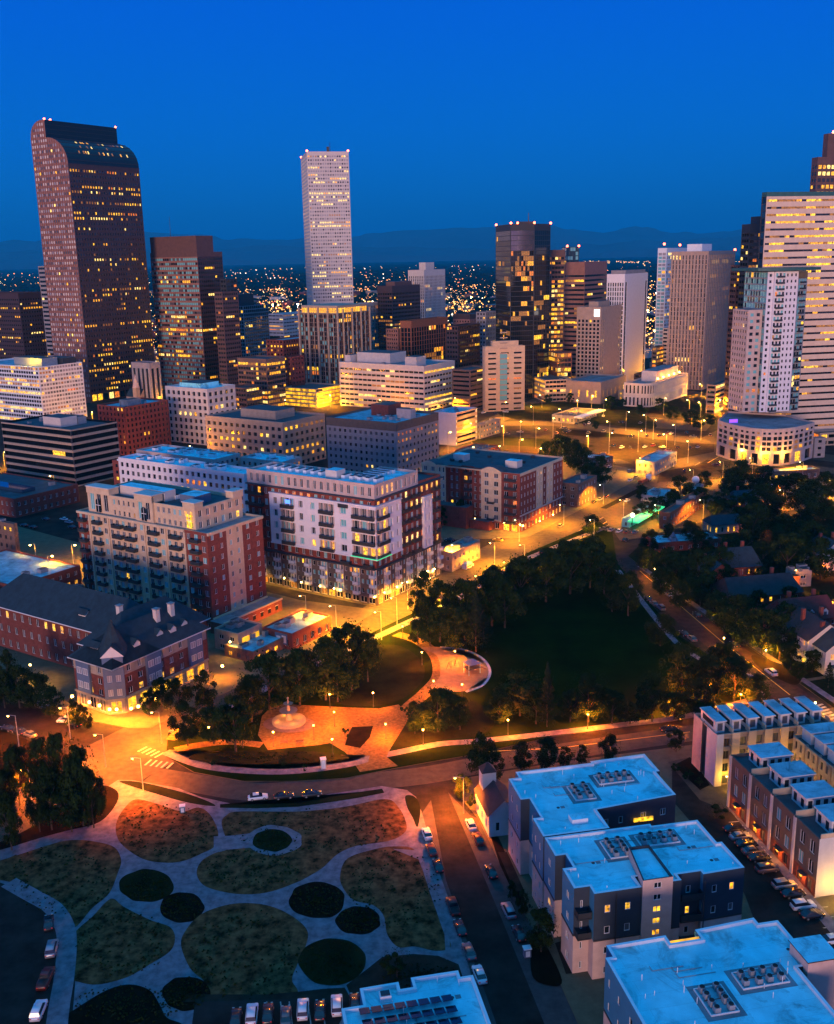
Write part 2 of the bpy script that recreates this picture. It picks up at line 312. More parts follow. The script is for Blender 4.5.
_U = ['', 'first', 'second', 'third', 'fourth', 'fifth', 'sixth', 'seventh', 'eighth', 'ninth', 'tenth', 'eleventh', 'twelfth', 'thirteenth', 'fourteenth', 'fifteenth', 'sixteenth', 'seventeenth', 'eighteenth', 'nineteenth']
def ordw(k):
    if k < 20: return _U[k]
    t, u = divmod(k, 10); T = ['', '', 'twent', 'thirt', 'fort', 'fift', 'sixt', 'sevent'][t]
    return T + 'ieth' if u == 0 else T + 'y-' + _U[u]
def ordn(i, n): return 'leftmost' if i == 0 else 'rightmost' if i == n - 1 else ordw(i + 1) + ' from the left'
# ================================================================= ground, roads, park
ZC = [0]
def sheet(name, pts, z, m, closed=True, smooth=False, slab=None, world=False, n=6, label=None):
    ZC[0] += 1; z += ZC[0] * .0004
    if smooth: pts = crom(pts, n)
    P = [tuple(p)[:2] for p in pts] if world else [tuple(G(x, y, z))[:2] for x, y in pts]
    if area(P) < 0: P = P[::-1]
    bm = bmesh.new(); vs_ = [bm.verts.new((a, b, z)) for a, b in P]; f = bm.faces.new(vs_)
    bmesh.ops.triangulate(bm, faces=[f])
    if slab:
        lo = [bm.verts.new((a, b, -.05)) for a, b in P]
        for i in range(len(P)): j = (i + 1) % len(P); q = bm.faces.new((lo[i], lo[j], vs_[j], vs_[i])); q.material_index = 1
    me = D.meshes.new(name); bm.to_mesh(me); bm.free(); me.materials.append(MAT[m])
    if slab: me.materials.append(MAT[slab])
    o = D.objects.new(name, me); COL.objects.link(o); o['kind'] = 'structure'
    if label: o['label'] = label
    return o
def ribbon(name, pts, wpx, z, m, smooth=True, n=6):
    c = crom(pts, n, False) if smooth else [Vector(p) for p in pts]; Wp = [G(p.x, p.y, z) for p in c]; Lf, Rg = [], []
    for i, p in enumerate(Wp):
        t = (Wp[min(i + 1, len(Wp) - 1)] - Wp[max(i - 1, 0)]).normalized(); nn = Vector((-t.y, t.x, 0)); Lf.append(p + nn * wpx / 2); Rg.append(p - nn * wpx / 2)
    return sheet(name, Lf + Rg[::-1], z, m, world=True)
g = MB(); g.poly(((-30000, -200, 0), (30000, -200, 0), (30000, 3200, 0), (-30000, 3200, 0)), 'asphalt'); tag(g.build('ground'), kind='structure')
g = MB(); g.poly(((-60000, 3200, 0), (60000, 3200, 0), (60000, 60000, 0), (-60000, 60000, 0)), 'plain'); tag(g.build('far_plain'), kind='structure')
zz = .13
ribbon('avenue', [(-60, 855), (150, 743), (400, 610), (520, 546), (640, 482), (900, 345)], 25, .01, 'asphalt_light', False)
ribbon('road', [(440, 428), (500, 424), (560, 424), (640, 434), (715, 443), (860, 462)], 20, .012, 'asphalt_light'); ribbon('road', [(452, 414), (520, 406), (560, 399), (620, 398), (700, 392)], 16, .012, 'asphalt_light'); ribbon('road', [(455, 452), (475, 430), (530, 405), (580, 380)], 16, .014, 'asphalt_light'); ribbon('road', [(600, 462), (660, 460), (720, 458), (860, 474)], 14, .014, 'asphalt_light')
# --- the block with the ringed lawns
sheet('park_pavement', [(132, 780), (178, 788), (201, 797), (240, 805.5), (298, 801), (329, 794), (382, 786), (407, 790), (416, 797), (422, 813), (438, 869), (457, 922), (475, 990), (484, 1045), (75, 1045), (-60, 1045), (-60, 885), (0, 848), (60, 816), (118, 780)], zz, 'path_concrete', slab='concrete')
def c3(pts): return [(x / 3.475, 760 + y / 3.475) for x, y in pts]
def c4(pts): return [(220 + x / 3.208, 760 + y / 3.208) for x, y in pts]
def ell(cx, cy, rx, ry, n=18, j=.05): return [(cx + rx * math.cos(2 * math.pi * k / n) * (1 + random.uniform(-j, j)), cy + ry * math.sin(2 * math.pi * k / n) * (1 + random.uniform(-j, j))) for k in range(n)]
z2 = .16
sheet('lawn', c3([(405, 215), (430, 170), (470, 137), (540, 150), (630, 178), (690, 165), (730, 190), (758, 250), (745, 300), (700, 325), (640, 350), (580, 357), (500, 345), (430, 300), (405, 260)]), z2, 'grass_dry', smooth=True)
sheet('lawn', c3([(30, 340), (120, 298), (250, 278), (340, 285), (400, 305), (421, 350), (410, 390), (380, 462), (320, 515), (262, 580), (238, 545), (195, 505), (110, 455), (40, 425), (-80, 400), (-80, 370)]), z2, 'grass_dry', smooth=True)
sheet('lawn', c3([(385, 482), (430, 510), (520, 555), (590, 580), (608, 620), (590, 665), (520, 710), (440, 755), (340, 780), (270, 770), (243, 755), (250, 690), (258, 605), (320, 545)]), z2, 'grass_dry', smooth=True)
sheet('lawn', c3(ell(510, 437, 95, 57)), z2, 'grass', smooth=True); sheet('lawn', c3(ell(632, 512, 78, 52)), z2, 'grass_deep', smooth=True); sheet('lawn', c3(ell(650, 812, 86, 60)), z2, 'grass_deep', smooth=True)
sheet('lawn', [(181, 945), (186, 930), (200, 915), (222, 906), (245, 903), (270, 906), (292, 916), (307, 930), (306, 945), (297, 965), (292, 980), (298, 992), (290, 1005), (240, 1010), (225, 1012), (212, 1000), (210, 990), (203, 980), (190, 968)], z2, 'grass_dry', smooth=True)
sheet('lawn', c3([(215, 905), (270, 860), (370, 800), (450, 780), (520, 800), (555, 850), (580, 895), (640, 925), (640, 1000), (200, 1000)]), z2, 'grass_deep', smooth=True)
sheet('lawn', c4([(5, 200), (20, 178), (60, 165), (250, 165), (400, 150), (530, 125), (575, 155), (598, 205), (590, 235), (540, 260), (440, 275), (380, 300), (330, 345), (290, 370), (240, 395), (150, 425), (60, 430), (-20, 415), (-60, 395), (-75, 360), (-60, 325), (-20, 300), (20, 288), (30, 268), (15, 240)]), z2, 'grass_dry', smooth=True)
sheet('path', c4(ell(172, 257, 90, 48)), .19, 'path_concrete', smooth=True); sheet('path', c4([(-20, 245), (30, 243), (100, 235), (110, 280), (30, 287), (-20, 288)]), .18, 'path_concrete')
sheet('lawn', c4(ell(168, 258, 64, 35)), .22, 'grass', smooth=True)
sheet('lawn', c4(ell(312, 450, 90, 58)), z2, 'grass_deep', smooth=True); sheet('lawn', c4(ell(443, 515, 72, 45)), z2, 'grass_deep', smooth=True); sheet('lawn', c4(ell(360, 648, 107, 75)), z2, 'grass', smooth=True)
sheet('lawn', c4([(500, 285), (560, 277), (620, 285), (645, 340), (682, 430), (730, 560), (738, 602), (690, 612), (625, 598), (572, 600), (537, 560), (525, 500), (490, 465), (430, 450), (395, 410), (385, 370), (410, 315)]), z2, 'grass_dry', smooth=True)
sheet('lawn', c4([(-110, 752), (150, 752), (265, 742), (330, 734), (400, 730), (420, 766), (200, 770), (-120, 776)]), z2, 'dirt'); sheet('lawn', c4([(405, 722), (470, 672), (520, 632), (620, 622), (700, 628), (765, 655), (800, 760), (560, 766), (424, 766)]), z2, 'dirt')
sheet('lawn', c4([(595, 115), (625, 118), (642, 150), (640, 190), (632, 215), (618, 185), (600, 150)]), z2, 'grass', smooth=True)
sheet('lawn', [(40, 822), (70, 800), (100, 786), (116, 790), (118, 800), (108, 815), (95, 824), (70, 830), (40, 838), (0, 850), (-30, 856), (-40, 850), (0, 842)], z2, 'grass_deep', smooth=True)
sheet('lawn', [(140, 782), (178, 791), (205, 800), (215, 806), (190, 803), (160, 795), (120, 782)], z2, 'grass', smooth=True)
sheet('lawn', c4([(0, 142), (120, 143), (250, 138), (360, 118), (450, 102), (520, 92), (527, 105), (440, 122), (350, 136), (250, 150), (120, 155), (0, 153)]), z2, 'grass')
sheet('parking_lane', [(20, 1045), (70, 1045), (75, 985), (72, 940), (60, 912), (40, 900), (20, 890), (-60, 860), (-60, 1045)], .15, 'asphalt')
ribbon('sidewalk', c3([(30, 425), (110, 470), (185, 515), (225, 580), (232, 650), (222, 760), (205, 860), (190, 990)]), 3.4, .20, 'path_concrete')
ribbon('sidewalk', [(15, 852), (60, 838), (95, 832), (112, 818)], 3.0, .19, 'path_concrete')
sheet('parking_lane', c4([(-80, 775), (430, 762), (380, 850), (-90, 850)]), .20, 'asphalt')
for k_, (x_, w_) in enumerate(((168, 4), (212, 4), (240, 4), (300, 4), (345, 4))): sheet('parking_marking', c4([(x_ - 20, 775), (x_ - 20 + w_, 775), (x_ - 10 + w_, 850), (x_ - 10, 850)]), .22, 'paint')
sheet('worn_track', c4([(555, 285), (640, 290), (655, 320), (690, 440), (735, 560), (742, 640), (725, 640), (720, 560), (675, 430), (640, 320)]), .18, 'path_concrete')
# --- parking lanes beside the near street
sheet('parking_lane', [(422, 813), (431, 800), (446, 880), (470, 950), (504, 1045), (480, 1045), (457, 922), (438, 869)], .012, 'lane'); sheet('parking_lane', [(448, 792), (470, 815), (478, 818), (520, 900), (552, 960), (592, 1045), (553, 1045), (500, 915)], .012, 'lane')
# --- apartment block pavement
sheet('apartment_pavement', [(455, 786), (470, 777), (560, 762), (690, 745), (740, 738), (920, 705), (920, 1045), (588, 1045), (545, 950), (520, 905), (478, 818), (463, 800)], zz, 'concrete', slab='concrete')
sheet('parking_lot', [(672, 765), (700, 785), (712, 792), (727, 808), (834, 922), (900, 990), (900, 1045), (800, 1045), (745, 895), (725, 862), (672, 800)], z2, 'asphalt')
sheet('driveway', [(668, 762), (690, 757), (800, 790), (730, 812), (700, 800)], .17, 'asphalt_light')
for k_ in range(13):
    a_ = Vector((728, 822)) + Vector((8.6, 9.6)) * k_; sheet('parking_marking', [(a_.x, a_.y), (a_.x + 1.2, a_.y + .6), (a_.x + 23, a_.y - 1.4), (a_.x + 22, a_.y - 2.1)], .19, 'paint')
sheet('planting_strip', [(486, 822), (492, 822), (512, 868), (527, 905), (519, 905), (500, 865)], z2, 'grass_deep'); sheet('planting_strip', [(532, 940), (540, 935), (562, 980), (548, 985), (532, 975)], z2, 'grass_deep', smooth=True)
sheet('planting_strip', [(674, 765), (690, 757), (700, 770), (710, 785), (700, 790), (684, 775)], .20, 'grass_deep'); sheet('planting_strip', [(498, 852), (507, 852), (524, 890), (515, 892)], .20, 'dirt'); sheet('planting_strip', [(555, 943), (565, 940), (578, 972), (566, 974)], .20, 'dirt')
sheet('sidewalk', [(728, 808), (734, 806), (838, 925), (838, 942)], .20, 'path_concrete')
# --- the big park with the fountain plaza
sheet('park_lawn', [(168, 733), (290, 672), (398, 620), (450, 596), (520, 556), (600, 522), (612, 530), (617, 563), (676, 634), (770, 694), (764, 702), (690, 716), (554, 736), (470, 755), (440, 760), (395, 768), (345, 778), (294, 781), (244, 781), (194, 772), (166, 756)], zz, 'grass_lawn', slab='concrete')
ribbon('sidewalk', [(165, 752), (200, 765), (240, 770.5), (290, 771.5), (345, 765), (372, 758), (400, 752), (440, 744), (480, 741), (554, 733), (620, 725), (688, 716), (762, 697)], 2.6, .18, 'path_concrete')
ribbon('sidewalk', [(172, 733), (290, 677), (398, 627), (455, 600), (520, 562), (604, 528)], 3.2, .17, 'path_concrete')
ribbon('sidewalk', [(618, 570), (672, 638), (702, 660), (766, 696)], 2.0, .18, 'path_concrete')
sheet('plaza', [(262, 716), (270, 708), (282, 704), (340, 707), (392, 709), (402, 712), (392, 730), (378, 750), (398, 766), (360, 772), (352, 760), (345, 752), (330, 743), (318, 745), (268, 750), (258, 735)], .17, 'brick_paving')
ribbon('path', [(396, 634), (418, 641), (436, 656), (439, 676), (425, 693), (408, 708), (395, 728), (380, 752), (376, 768)], 4.2, .185, 'brick_paving')
ribbon('path', [(340, 722), (375, 717), (405, 711)], 9, .182, 'brick_paving')
ribbon('path', [(262, 745), (230, 742), (200, 745), (175, 750)], 3.0, .182, 'brick_paving'); ribbon('path', [(262, 712), (225, 712), (190, 722), (170, 740)], 2.6, .182, 'brick_paving')
sheet('lawn', [(352, 652), (372, 646), (395, 645), (412, 652), (424, 666), (421, 683), (402, 699), (375, 706), (340, 704), (320, 690)], .17, 'grass', smooth=True)
sheet('lawn', [(386, 742), (392, 730), (405, 716), (425, 705), (470, 700), (495, 720), (480, 735), (440, 740), (400, 747)], .17, 'grass', smooth=True)
sheet('planting_bed', [(352, 727), (373, 726), (370, 737), (360, 748), (345, 745), (348, 735)], .21, 'grass_deep'); sheet('lawn', ell(268, 757, 80, 7), .20, 'grass', smooth=True)
sheet('playground', [(421, 648), (440, 647), (465, 651), (482, 660), (489, 672), (482, 684), (465, 691), (440, 691), (430, 686), (440, 676), (437, 656)], .20, 'sand', smooth=True)
ribbon('kerb', [(440, 647), (465, 650), (483, 659), (490, 672), (483, 685), (466, 692)], .8, .24, 'concrete_pale')
# traffic marks
for cx_, cy_, az_ in ((158, 764, AZ1 + .5), (150, 752, AZ2)):
    c_ = G(cx_, cy_); u_ = Vector((math.sin(az_), math.cos(az_), 0)); v_ = Vector((u_.y, -u_.x, 0))
    for k_ in range(5): o_ = c_ + v_ * (k_ - 2) * 1.5; sheet('crosswalk_marking', [o_ - u_ * 1.5, o_ - u_ * 1.5 + v_ * .55, o_ + u_ * 1.5 + v_ * .55, o_ + u_ * 1.5], .02, 'paint', world=True)
for k_ in range(6): sheet('crosswalk_marking', [(812 + k_ * 3, 706 + k_ * 2.6), (822 + k_ * 3, 703.5 + k_ * 2.6), (824 + k_ * 3, 704.6 + k_ * 2.6), (814 + k_ * 3, 707.2 + k_ * 2.6)], .02, 'paint')
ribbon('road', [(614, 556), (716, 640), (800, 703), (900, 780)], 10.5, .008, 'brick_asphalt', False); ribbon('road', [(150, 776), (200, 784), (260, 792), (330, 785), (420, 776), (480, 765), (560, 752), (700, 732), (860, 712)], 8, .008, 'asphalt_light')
ribbon('lane_marking', [(640, 571), (720, 640), (790, 695)], .25, .02, 'paint_yellow', False); ribbon('lane_marking', [(480, 752), (560, 748), (690, 732)], .25, .02, 'paint_yellow', False)
for (a_, b_) in (((408, 640), (640, 502)), ((640, 502), (900, 352))): ribbon('lane_marking', [a_, b_], .4, .025, 'paint_yellow', False)
for o_ in (-9, 9): ribbon('lane_marking', [(408, 636 + o_), (560, 548 + o_ * .7), (700, 466 + o_ * .4)], .25, .025, 'paint', False)
# --- other blocks, pavements and verges
sheet('block_pavement', [(628, 556), (640, 545), (700, 530), (900, 500), (900, 740), (834, 708), (757, 652), (712, 621)], zz, 'grass', slab='concrete')
ribbon('sidewalk', [(640, 566), (716, 620), (762, 652), (845, 708)], 2.2, .18, 'path_concrete'); ribbon('path', [(742, 645), (790, 640), (834, 632)], 1.6, .17, 'concrete'); ribbon('path', [(788, 683), (834, 676)], 1.6, .17, 'concrete')
sheet('block_pavement', [(600, 512), (660, 482), (745, 478), (900, 482), (900, 495), (700, 522), (640, 538), (620, 540)], zz, 'asphalt_light', slab='concrete')
sheet('block_pavement', [(-80, 668), (60, 715), (128, 728), (150, 728), (235, 688), (330, 640), (378, 610), (300, 600), (200, 575), (-80, 500)], zz, 'concrete', slab='concrete')
sheet('block_pavement', [(200, 570), (372, 606), (382, 604), (446, 570), (470, 556), (440, 548), (300, 520), (200, 540)], zz, 'concrete', slab='concrete')
sheet('block_pavement', [(-80, 712), (0, 730), (62, 752), (80, 762), (-80, 830)], zz, 'grass_deep', slab='concrete')
sheet('block_pavement', [(410, 520), (430, 540), (519, 538), (530, 536), (640, 478), (640, 470), (560, 455), (420, 470)], zz, 'concrete', slab='concrete')
sheet('lawn', [(500, 412), (540, 403), (600, 405), (640, 412), (655, 428), (600, 424), (545, 420), (512, 418)], .2, 'grass', smooth=True)
sheet('lawn', [(640, 398), (700, 402), (712, 418), (670, 415)], .2, 'grass', smooth=True); sheet('railway_yard', [(600, 440), (715, 444), (714, 452), (640, 466), (600, 452)], .06, 'dirt')
for n_, m_, P_ in (('verge', 'grass', [(470, 441), (500, 436), (560, 440), (596, 446), (560, 452), (520, 450), (486, 450)]), ('car_lot', 'asphalt_light', [(604, 422), (652, 428), (706, 431), (712, 424), (660, 418), (620, 414)]), ('verge', 'grass_deep', [(556, 428), (600, 432), (640, 436), (596, 437), (556, 434)]), ('verge', 'grass_deep', [(612, 404), (640, 400), (664, 408), (700, 410), (690, 417), (640, 412)]), ('vacant_lot', 'dirt', [(460, 452), (505, 455), (560, 458), (575, 452), (540, 447), (480, 444)]), ('vacant_lot', 'dirt', [(660, 472), (712, 462), (716, 470), (690, 482), (655, 490)]), ('verge', 'grass_deep', [(600, 508), (642, 486), (660, 490), (628, 512)]), ('verge', 'grass_deep', [(716, 470), (800, 468), (834, 474), (834, 482), (740, 484)]), ('parking_lot', 'asphalt', [(430, 522), (480, 506), (520, 536), (470, 548), (442, 540)])):
    sheet(n_, P_, .11, m_)
sheet('lawn', [(752, 655), (775, 662), (800, 672), (800, 682), (790, 684), (760, 668)], .2, 'grass_deep', smooth=True)
# --- mountains: fractal ridges 30 km away
def ridge(name, dist, depth, hmax, seed, nx=260, ny=14, m='mountain'):
    me = D.meshes.new(name); v = []; f = []
    for j in range(ny):
        t = j / (ny - 1)
        for i in range(nx):
            x = -26000 + 60000 * i / (nx - 1); y = dist + depth * t
            r = noise.fractal(Vector((x * .00017 + seed, t * 1.3, seed)), .85, 2.1, 7) * .5 + .5
            h = hmax * (math.sin(math.pi * min(1, t * 1.02)) ** .8) * (.30 + 1.0 * r) + 110 * noise.noise(Vector((x * .001, y * .001, seed)))
            v.append((x, y, max(-20, h) if 0 < j < ny - 1 else -30))
    for j in range(ny - 1):
        for i in range(nx - 1): a = j * nx + i; f.append((a, a + 1, a + nx + 1, a + nx))
    me.from_pydata(v, [], f); me.materials.append(MAT[m]); o = D.objects.new(name, me); COL.objects.link(o); o['kind'] = 'structure'
ridge('foothills', 24000, 4000, 480, 3.1); ridge('mountains', 29500, 8000, 1000, 8.7)

# rough tufts on the dry lawns: nobody could count them
def tufts(name, regions, n, m=('leaf_olive', 'grass_dry', 'leaf_dark'), hs=(.15, .5), seed=1):
    rnd = random.Random(seed); q = MB()
    for k in range(n):
        x, y, rx, ry, edge = rnd.choice(regions); t = rnd.uniform(0, 6.283); rr = rnd.uniform(edge, .97) if rnd.random() < .75 else rnd.uniform(0, .95); p = G(x + rx * rr * math.cos(t), y + ry * rr * math.sin(t), .18); s_ = rnd.uniform(*hs)
        for j in range(3): a = rnd.uniform(0, 3.14); d = Vector((math.cos(a), math.sin(a), 0)) * s_ * .9; q.poly((p - d, p + d, p + d * .6 + Vector((rnd.uniform(-.1, .1), 0, s_)), p - d * .5 + Vector((0, rnd.uniform(-.1, .1), s_ * .9))), m[(k + j) % 3 if rnd.random() < .3 else k % 3])
    tag(q.build(name), kind='stuff')
tufts('weeds', [(168, 831, 48, 27, .6), (60, 880, 52, 36, .6), (122, 943, 48, 34, .6), (245, 955, 58, 48, .55), (310, 830, 85, 22, .5), (255, 870, 52, 20, .5), (395, 890, 48, 42, .5), (147, 886, 25, 15, .0), (182, 908, 21, 14, 0), (317, 900, 27, 17, 0), (358, 920, 21, 13, 0), (332, 962, 32, 22, 0), (187, 993, 23, 16, 0), (272, 840, 19, 10, 0), (130, 1005, 60, 20, .2), (420, 975, 40, 12, 0), (60, 810, 40, 18, .2), (270, 757, 75, 6, 0)], 5000, m=('leaf_dark', 'leaf_mid', 'leaf_dark'), hs=(.08, .30))
# ================================================================= downtown
def tower(name, label, spec, wall='stone_tan', span=None, Lf=None, Rf=None, roof='roof_dark', par=1.2, pent=None, cat='tower', top=0, base=None, units=0, group=None, near=False, cap=None, fr='frame_dark', um='metal_grey', capm=None):
    """spec: corner px x, base y, top y, left x, right x, grid. Lf / Rf: facade options of the two faces that show"""
    p, h, wr, wl, rot = solve(*spec); b = Bld(name, label, cat, p, rot, group, near, fr)
    z0 = 0
    com = dict(wall=wall, span=span)
    for (P, Q, opt) in (((0, wl), (0, 0), Lf or {}), ((0, 0), (wr, 0), Rf or Lf or {})):
        o = dict(com); o.update(opt); zt = h - top
        zb = 0
        if base:
            ob = dict(o); ob.update(base); hb = ob.pop('h'); b.face(P, Q, 0, hb, **ob); zb = hb
        b.face(P, Q, zb, zt, **o)
        if top: b.plain(P, Q, zt, h, capm or span or wall)
    # the two faces away from the camera: same wall, plainer openings
    b.plain((wr, 0), (wr, wl), 0, h, wall); b.plain((wr, wl), (0, wl), 0, h, wall)
    b.roof([(0, 0), (wr, 0), (wr, wl), (0, wl)], h, roof, par, capm or wall)
    for q in pent or []:
        a0, a1, b0, b1, hh, m = q; b.box('penthouse', a0 * wr, a1 * wr, b0 * wl, b1 * wl, h - par, h + hh, m, 'roof_dark')
    for i in range(units): b.unit(random.uniform(.12, .88) * wr, random.uniform(.12, .88) * wl, h - par, random.uniform(1.5, 3.5), random.uniform(1.2, 2.6), random.uniform(1, 1.9), um)
    b.wr, b.wl, b.h = wr, wl, h
    return b
def beacon(b, pts, r=.9):
    for x, y, z in pts: q = MB(); q.cyl((x, y, z - .8), (x, y, z), .15, .15, 5, 'metal_dark'); q.ball((x, y, z + r * .7), r, 'beacon_red', 6, 4); b.part('warning_light', q)
# --- curved-top tower with glass vaults
def vault_tower():
    p, h1, wr, wl, rot = solve(68, 403, 163, 34, 139, 2); b = Bld('office_tower', 'tall rosy granite tower with curved stepped glass vault on top', 'tower', p, rot)
    h2 = topz(p + axes(2)[1] * wl * .56, 137.5); h3 = topz(p + axes(2)[1] * wl * .56, 119.5); h4 = topz(p + axes(2)[1] * wl, 137)
    s = .56 * wl; prof = []
    n = 12
    for k in range(n + 1): t = math.pi / 2 * k / n; prof.append((s * (1 - math.cos(t)), h1 + (h2 - h1) * math.sin(t)))
    up = []
    for k in range(n + 1): t = math.pi / 2 * k / n; up.append((s * 1.18 + (wl - s * 1.18) * math.sin(t), h3 - (h3 - h4) * (1 - math.cos(t))))
    P = [(0, 0), (0, h1)] + prof[1:] + [(s, h3)] + up + [(wl, 0)]
    w = b.w
    for a in (0, wr): w.poly([(a, q, z) for q, z in P], 'granite_mauve')
    b.plain((wr, wl), (0, wl), 0, h4, 'granite_mauve')
    b.face((0, 0), (wr, 0), 0, h1 - 3, 2.8, 4.2, .52, .46, 'granite_dark_and_shaded', p=.13, rec=.3, gl=('glass', 'glass', 'glass_sky'))  # right face takes the darker granite: its shade is put into the colour
    w.box(0, wr, .02, .4, h1 - 3, h1, 'granite_dark_and_shaded')
    def ztop(q): 
        for (a, c), (a2, c2) in zip(P[1:], P[2:]):
            if a <= q <= a2 and a2 > a: return c + (c2 - c) * (q - a) / (a2 - a)
        return h4
    nb = int(wl / 2.9); bw = wl / nb; nf = int(h3 / 4.3)
    for i in range(1, nf):
        z = i * 4.3
        for j in range(nb):
            y = (j + .5) * bw
            if z + 3.4 > min(ztop(y - bw / 2 + .02), ztop(y + bw / 2 - .02)) - .6: continue
            m = random.choice(LIT) if random.random() < .035 else random.choice(('glass_pale', 'stone_white', 'glass_blind'))
            b.pane(((-.06, y + .8, z + .9), (-.06, y - .8, z + .9), (-.06, y - .8, z + 3.0), (-.06, y + .8, z + 3.0)), m)
    # piers between the bays on the near end give the wall its depth
    q = MB()
    for j in range(nb + 1):
        y = min(max(j * bw, .2), wl - .2); zt = min(ztop(max(0, y - .2)), ztop(min(wl, y + .2))) - .3; q.box(-.35, 0, y - .2, y + .2, 0, zt, 'granite_mauve')
    b.part('pier', q, kind='stuff')
    for nm, pr in (('glass_vault', prof), ('upper_vault', up)):
        q = MB()
        for k in range(len(pr) - 1):
            (a, c), (a2, c2) = pr[k], pr[k + 1]; q.poly(((0.0, a, c), (wr, a, c), (wr, a2, c2), (0.0, a2, c2)), 'glass_vault')
        for k in range(1, len(pr), 2):
            a, c = pr[k]; q.box(-.2, wr + .2, a - .15, a + .15, c - .1, c + .35, 'metal_dark')
        b.part(nm, q)
    q = MB(); q.poly(((0, s, h2), (wr, s, h2), (wr, s, h3), (0, s, h3)), 'glass_vault'); q.poly(((0, s, h3), (wr, s, h3), (wr, s * 1.18, h3), (0, s * 1.18, h3)), 'metal_dark')
    for k in range(1, 4): z = h2 + (h3 - h2) * k / 4; q.box(-.1, wr, s - .25, s - .02, z - .15, z + .15, 'metal_dark')
    b.part('glass_screen', q)
    for row in range(3):
        a, c = prof[3 + row * 2]; a2, c2 = prof[4 + row * 2]
        for j in range(26):
            if random.random() < .42 - .08 * row: x = wr * (.12 + .8 * j / 26); b.pane(((x, a - .1, c + .1), (x + 1.3, a - .1, c + .1), (x + 1.3, a2 - .2, c2 + .1), (x, a2 - .2, c2 + .1)), random.choice(('lit_pale', 'lit_amber', 'lit_dim')))
    b.face((0, .0 - .4), (wr, -.4), 0, 9, 6, 9, .8, .6, 'granite_dark_and_shaded', p=.7, rec=.2)
    beacon(b, ((0.5, s + .5, h3), (wr - .5, s + .5, h3), (wr * .1, s + 2, h3)))
    b.finish()
vault_tower()
G_T = ('glass_teal', 'glass_teal', 'glass', 'glass_blind')
b = tower('office_tower', 'brown granite tower with teal window bands beside the curved-top tower', (197, 393, 252, 150, 222, 2), 'granite_brown', Lf=dict(bay=2.6, fh=3.9, ww=.86, wh=.56, p=.05, gl=G_T, wall='granite_brown', span='granite_mauve', rows={14: .7, 8: .3, 20: .02, 21: .02, 22: .02}), Rf=dict(bay=2.6, fh=3.9, ww=.86, wh=.5, p=.05, gl=('glass', 'glass_black'), rows={14: .8}, wall='granite_dark_and_shaded', span='granite_dark_and_shaded'), pent=[(.003, .66, .003, .98, 14, 'granite_brown')], top=4)  # shade of the right face is painted by a darker wall than the left
q = MB(); q.cyl((b.wr * .5, b.wl * .8, b.h), (b.wr * .5, b.wl * .8, b.h + 32), .35, .12, 6, 'metal_dark'); b.part('antenna', q); b.finish()
b = tower('office_tower', 'lower dark brown shoulder block stepping down from the teal-banded tower', (222, 395, 292, 214, 238, 2), 'granite_brown', Lf=dict(bay=2.8, fh=3.9, ww=.86, wh=.46, p=.10)); b.finish()
b = tower('office_tower', 'dark red-brown office block at the far left edge behind the lit glass one', (18, 394, 293, -40, 45, 2), 'granite_dark_and_shaded', Lf=dict(bay=2.8, fh=3.9, ww=.6, wh=.4, p=.22), top=4, cat='office block'); b.finish()
b = tower('office_tower', 'thin pale slab with dark window bands left of the curved-top tower', (47, 398, 266, 38, 60, 2), 'stone_grey', Lf=dict(bay=3, fh=3.8, ww=.99, wh=.5, p=.04)); b.finish()
b = tower('office_building', 'small grey concrete building between the two brown towers', (149, 412, 363, 131, 160, 2), 'stone_grey', Lf=dict(bay=5, fh=40, ww=.5, wh=.8, p=.1), cat='office building'); b.finish()
b = tower('office_building', 'pale office building glowing yellow through its left glass wall', (38, 424, 367, -30, 82, 2), 'metal_white', Lf=dict(bay=3.0, fh=3.1, ww=.86, wh=.6, p=.85, rec=.3, litset=['lit_amber', 'lit_yellow', 'lit_pale', 'lit_dim']), Rf=dict(bay=2.6, fh=3.1, ww=.8, wh=.55, p=.12, rec=.2, gl=('glass_pale', 'glass_blind', 'glass_pale'), rows=None), roof='roof_light', pent=[(.25, .6, .1, .5, 5, 'metal_grey'), (.65, .95, .05, .3, 4, 'metal_dark')], cat='office building')
for k in range(5): lamp_light(b.e, (b.wr * (.1 + .2 * k), b.wl * .25, b.h + 2.5), 9000, (1, .6, .04), .5)
b.finish()
b = tower('office_building', 'black glass office building ringed by pale concrete bands', (70.5, 487, 430, 1, 117, 2), 'glass_black', span='stone_tan', Lf=dict(bay=3.4, fh=4.1, ww=.995, wh=.66, p=.03, rec=.8, gl=('glass_black',), wall='metal_dark'), roof='roof_dark', pent=[(.25, .6, .3, .55, 4, 'stone_white'), (.62, .8, .3, .5, 3, 'metal_grey')], units=6, cat='office building'); b.finish()
b = tower('brick_building', 'square orange-red brick building with low blue roof below the curved-top tower', (124, 456, 407, 97, 168, 2), 'brick_red', Lf=dict(bay=3.2, fh=3.6, ww=.42, wh=.55, p=.06), roof='roof_light', cat='brick building', units=3, pent=[(.2, .5, .2, .5, 3, 'roof_grey')]); b.finish()
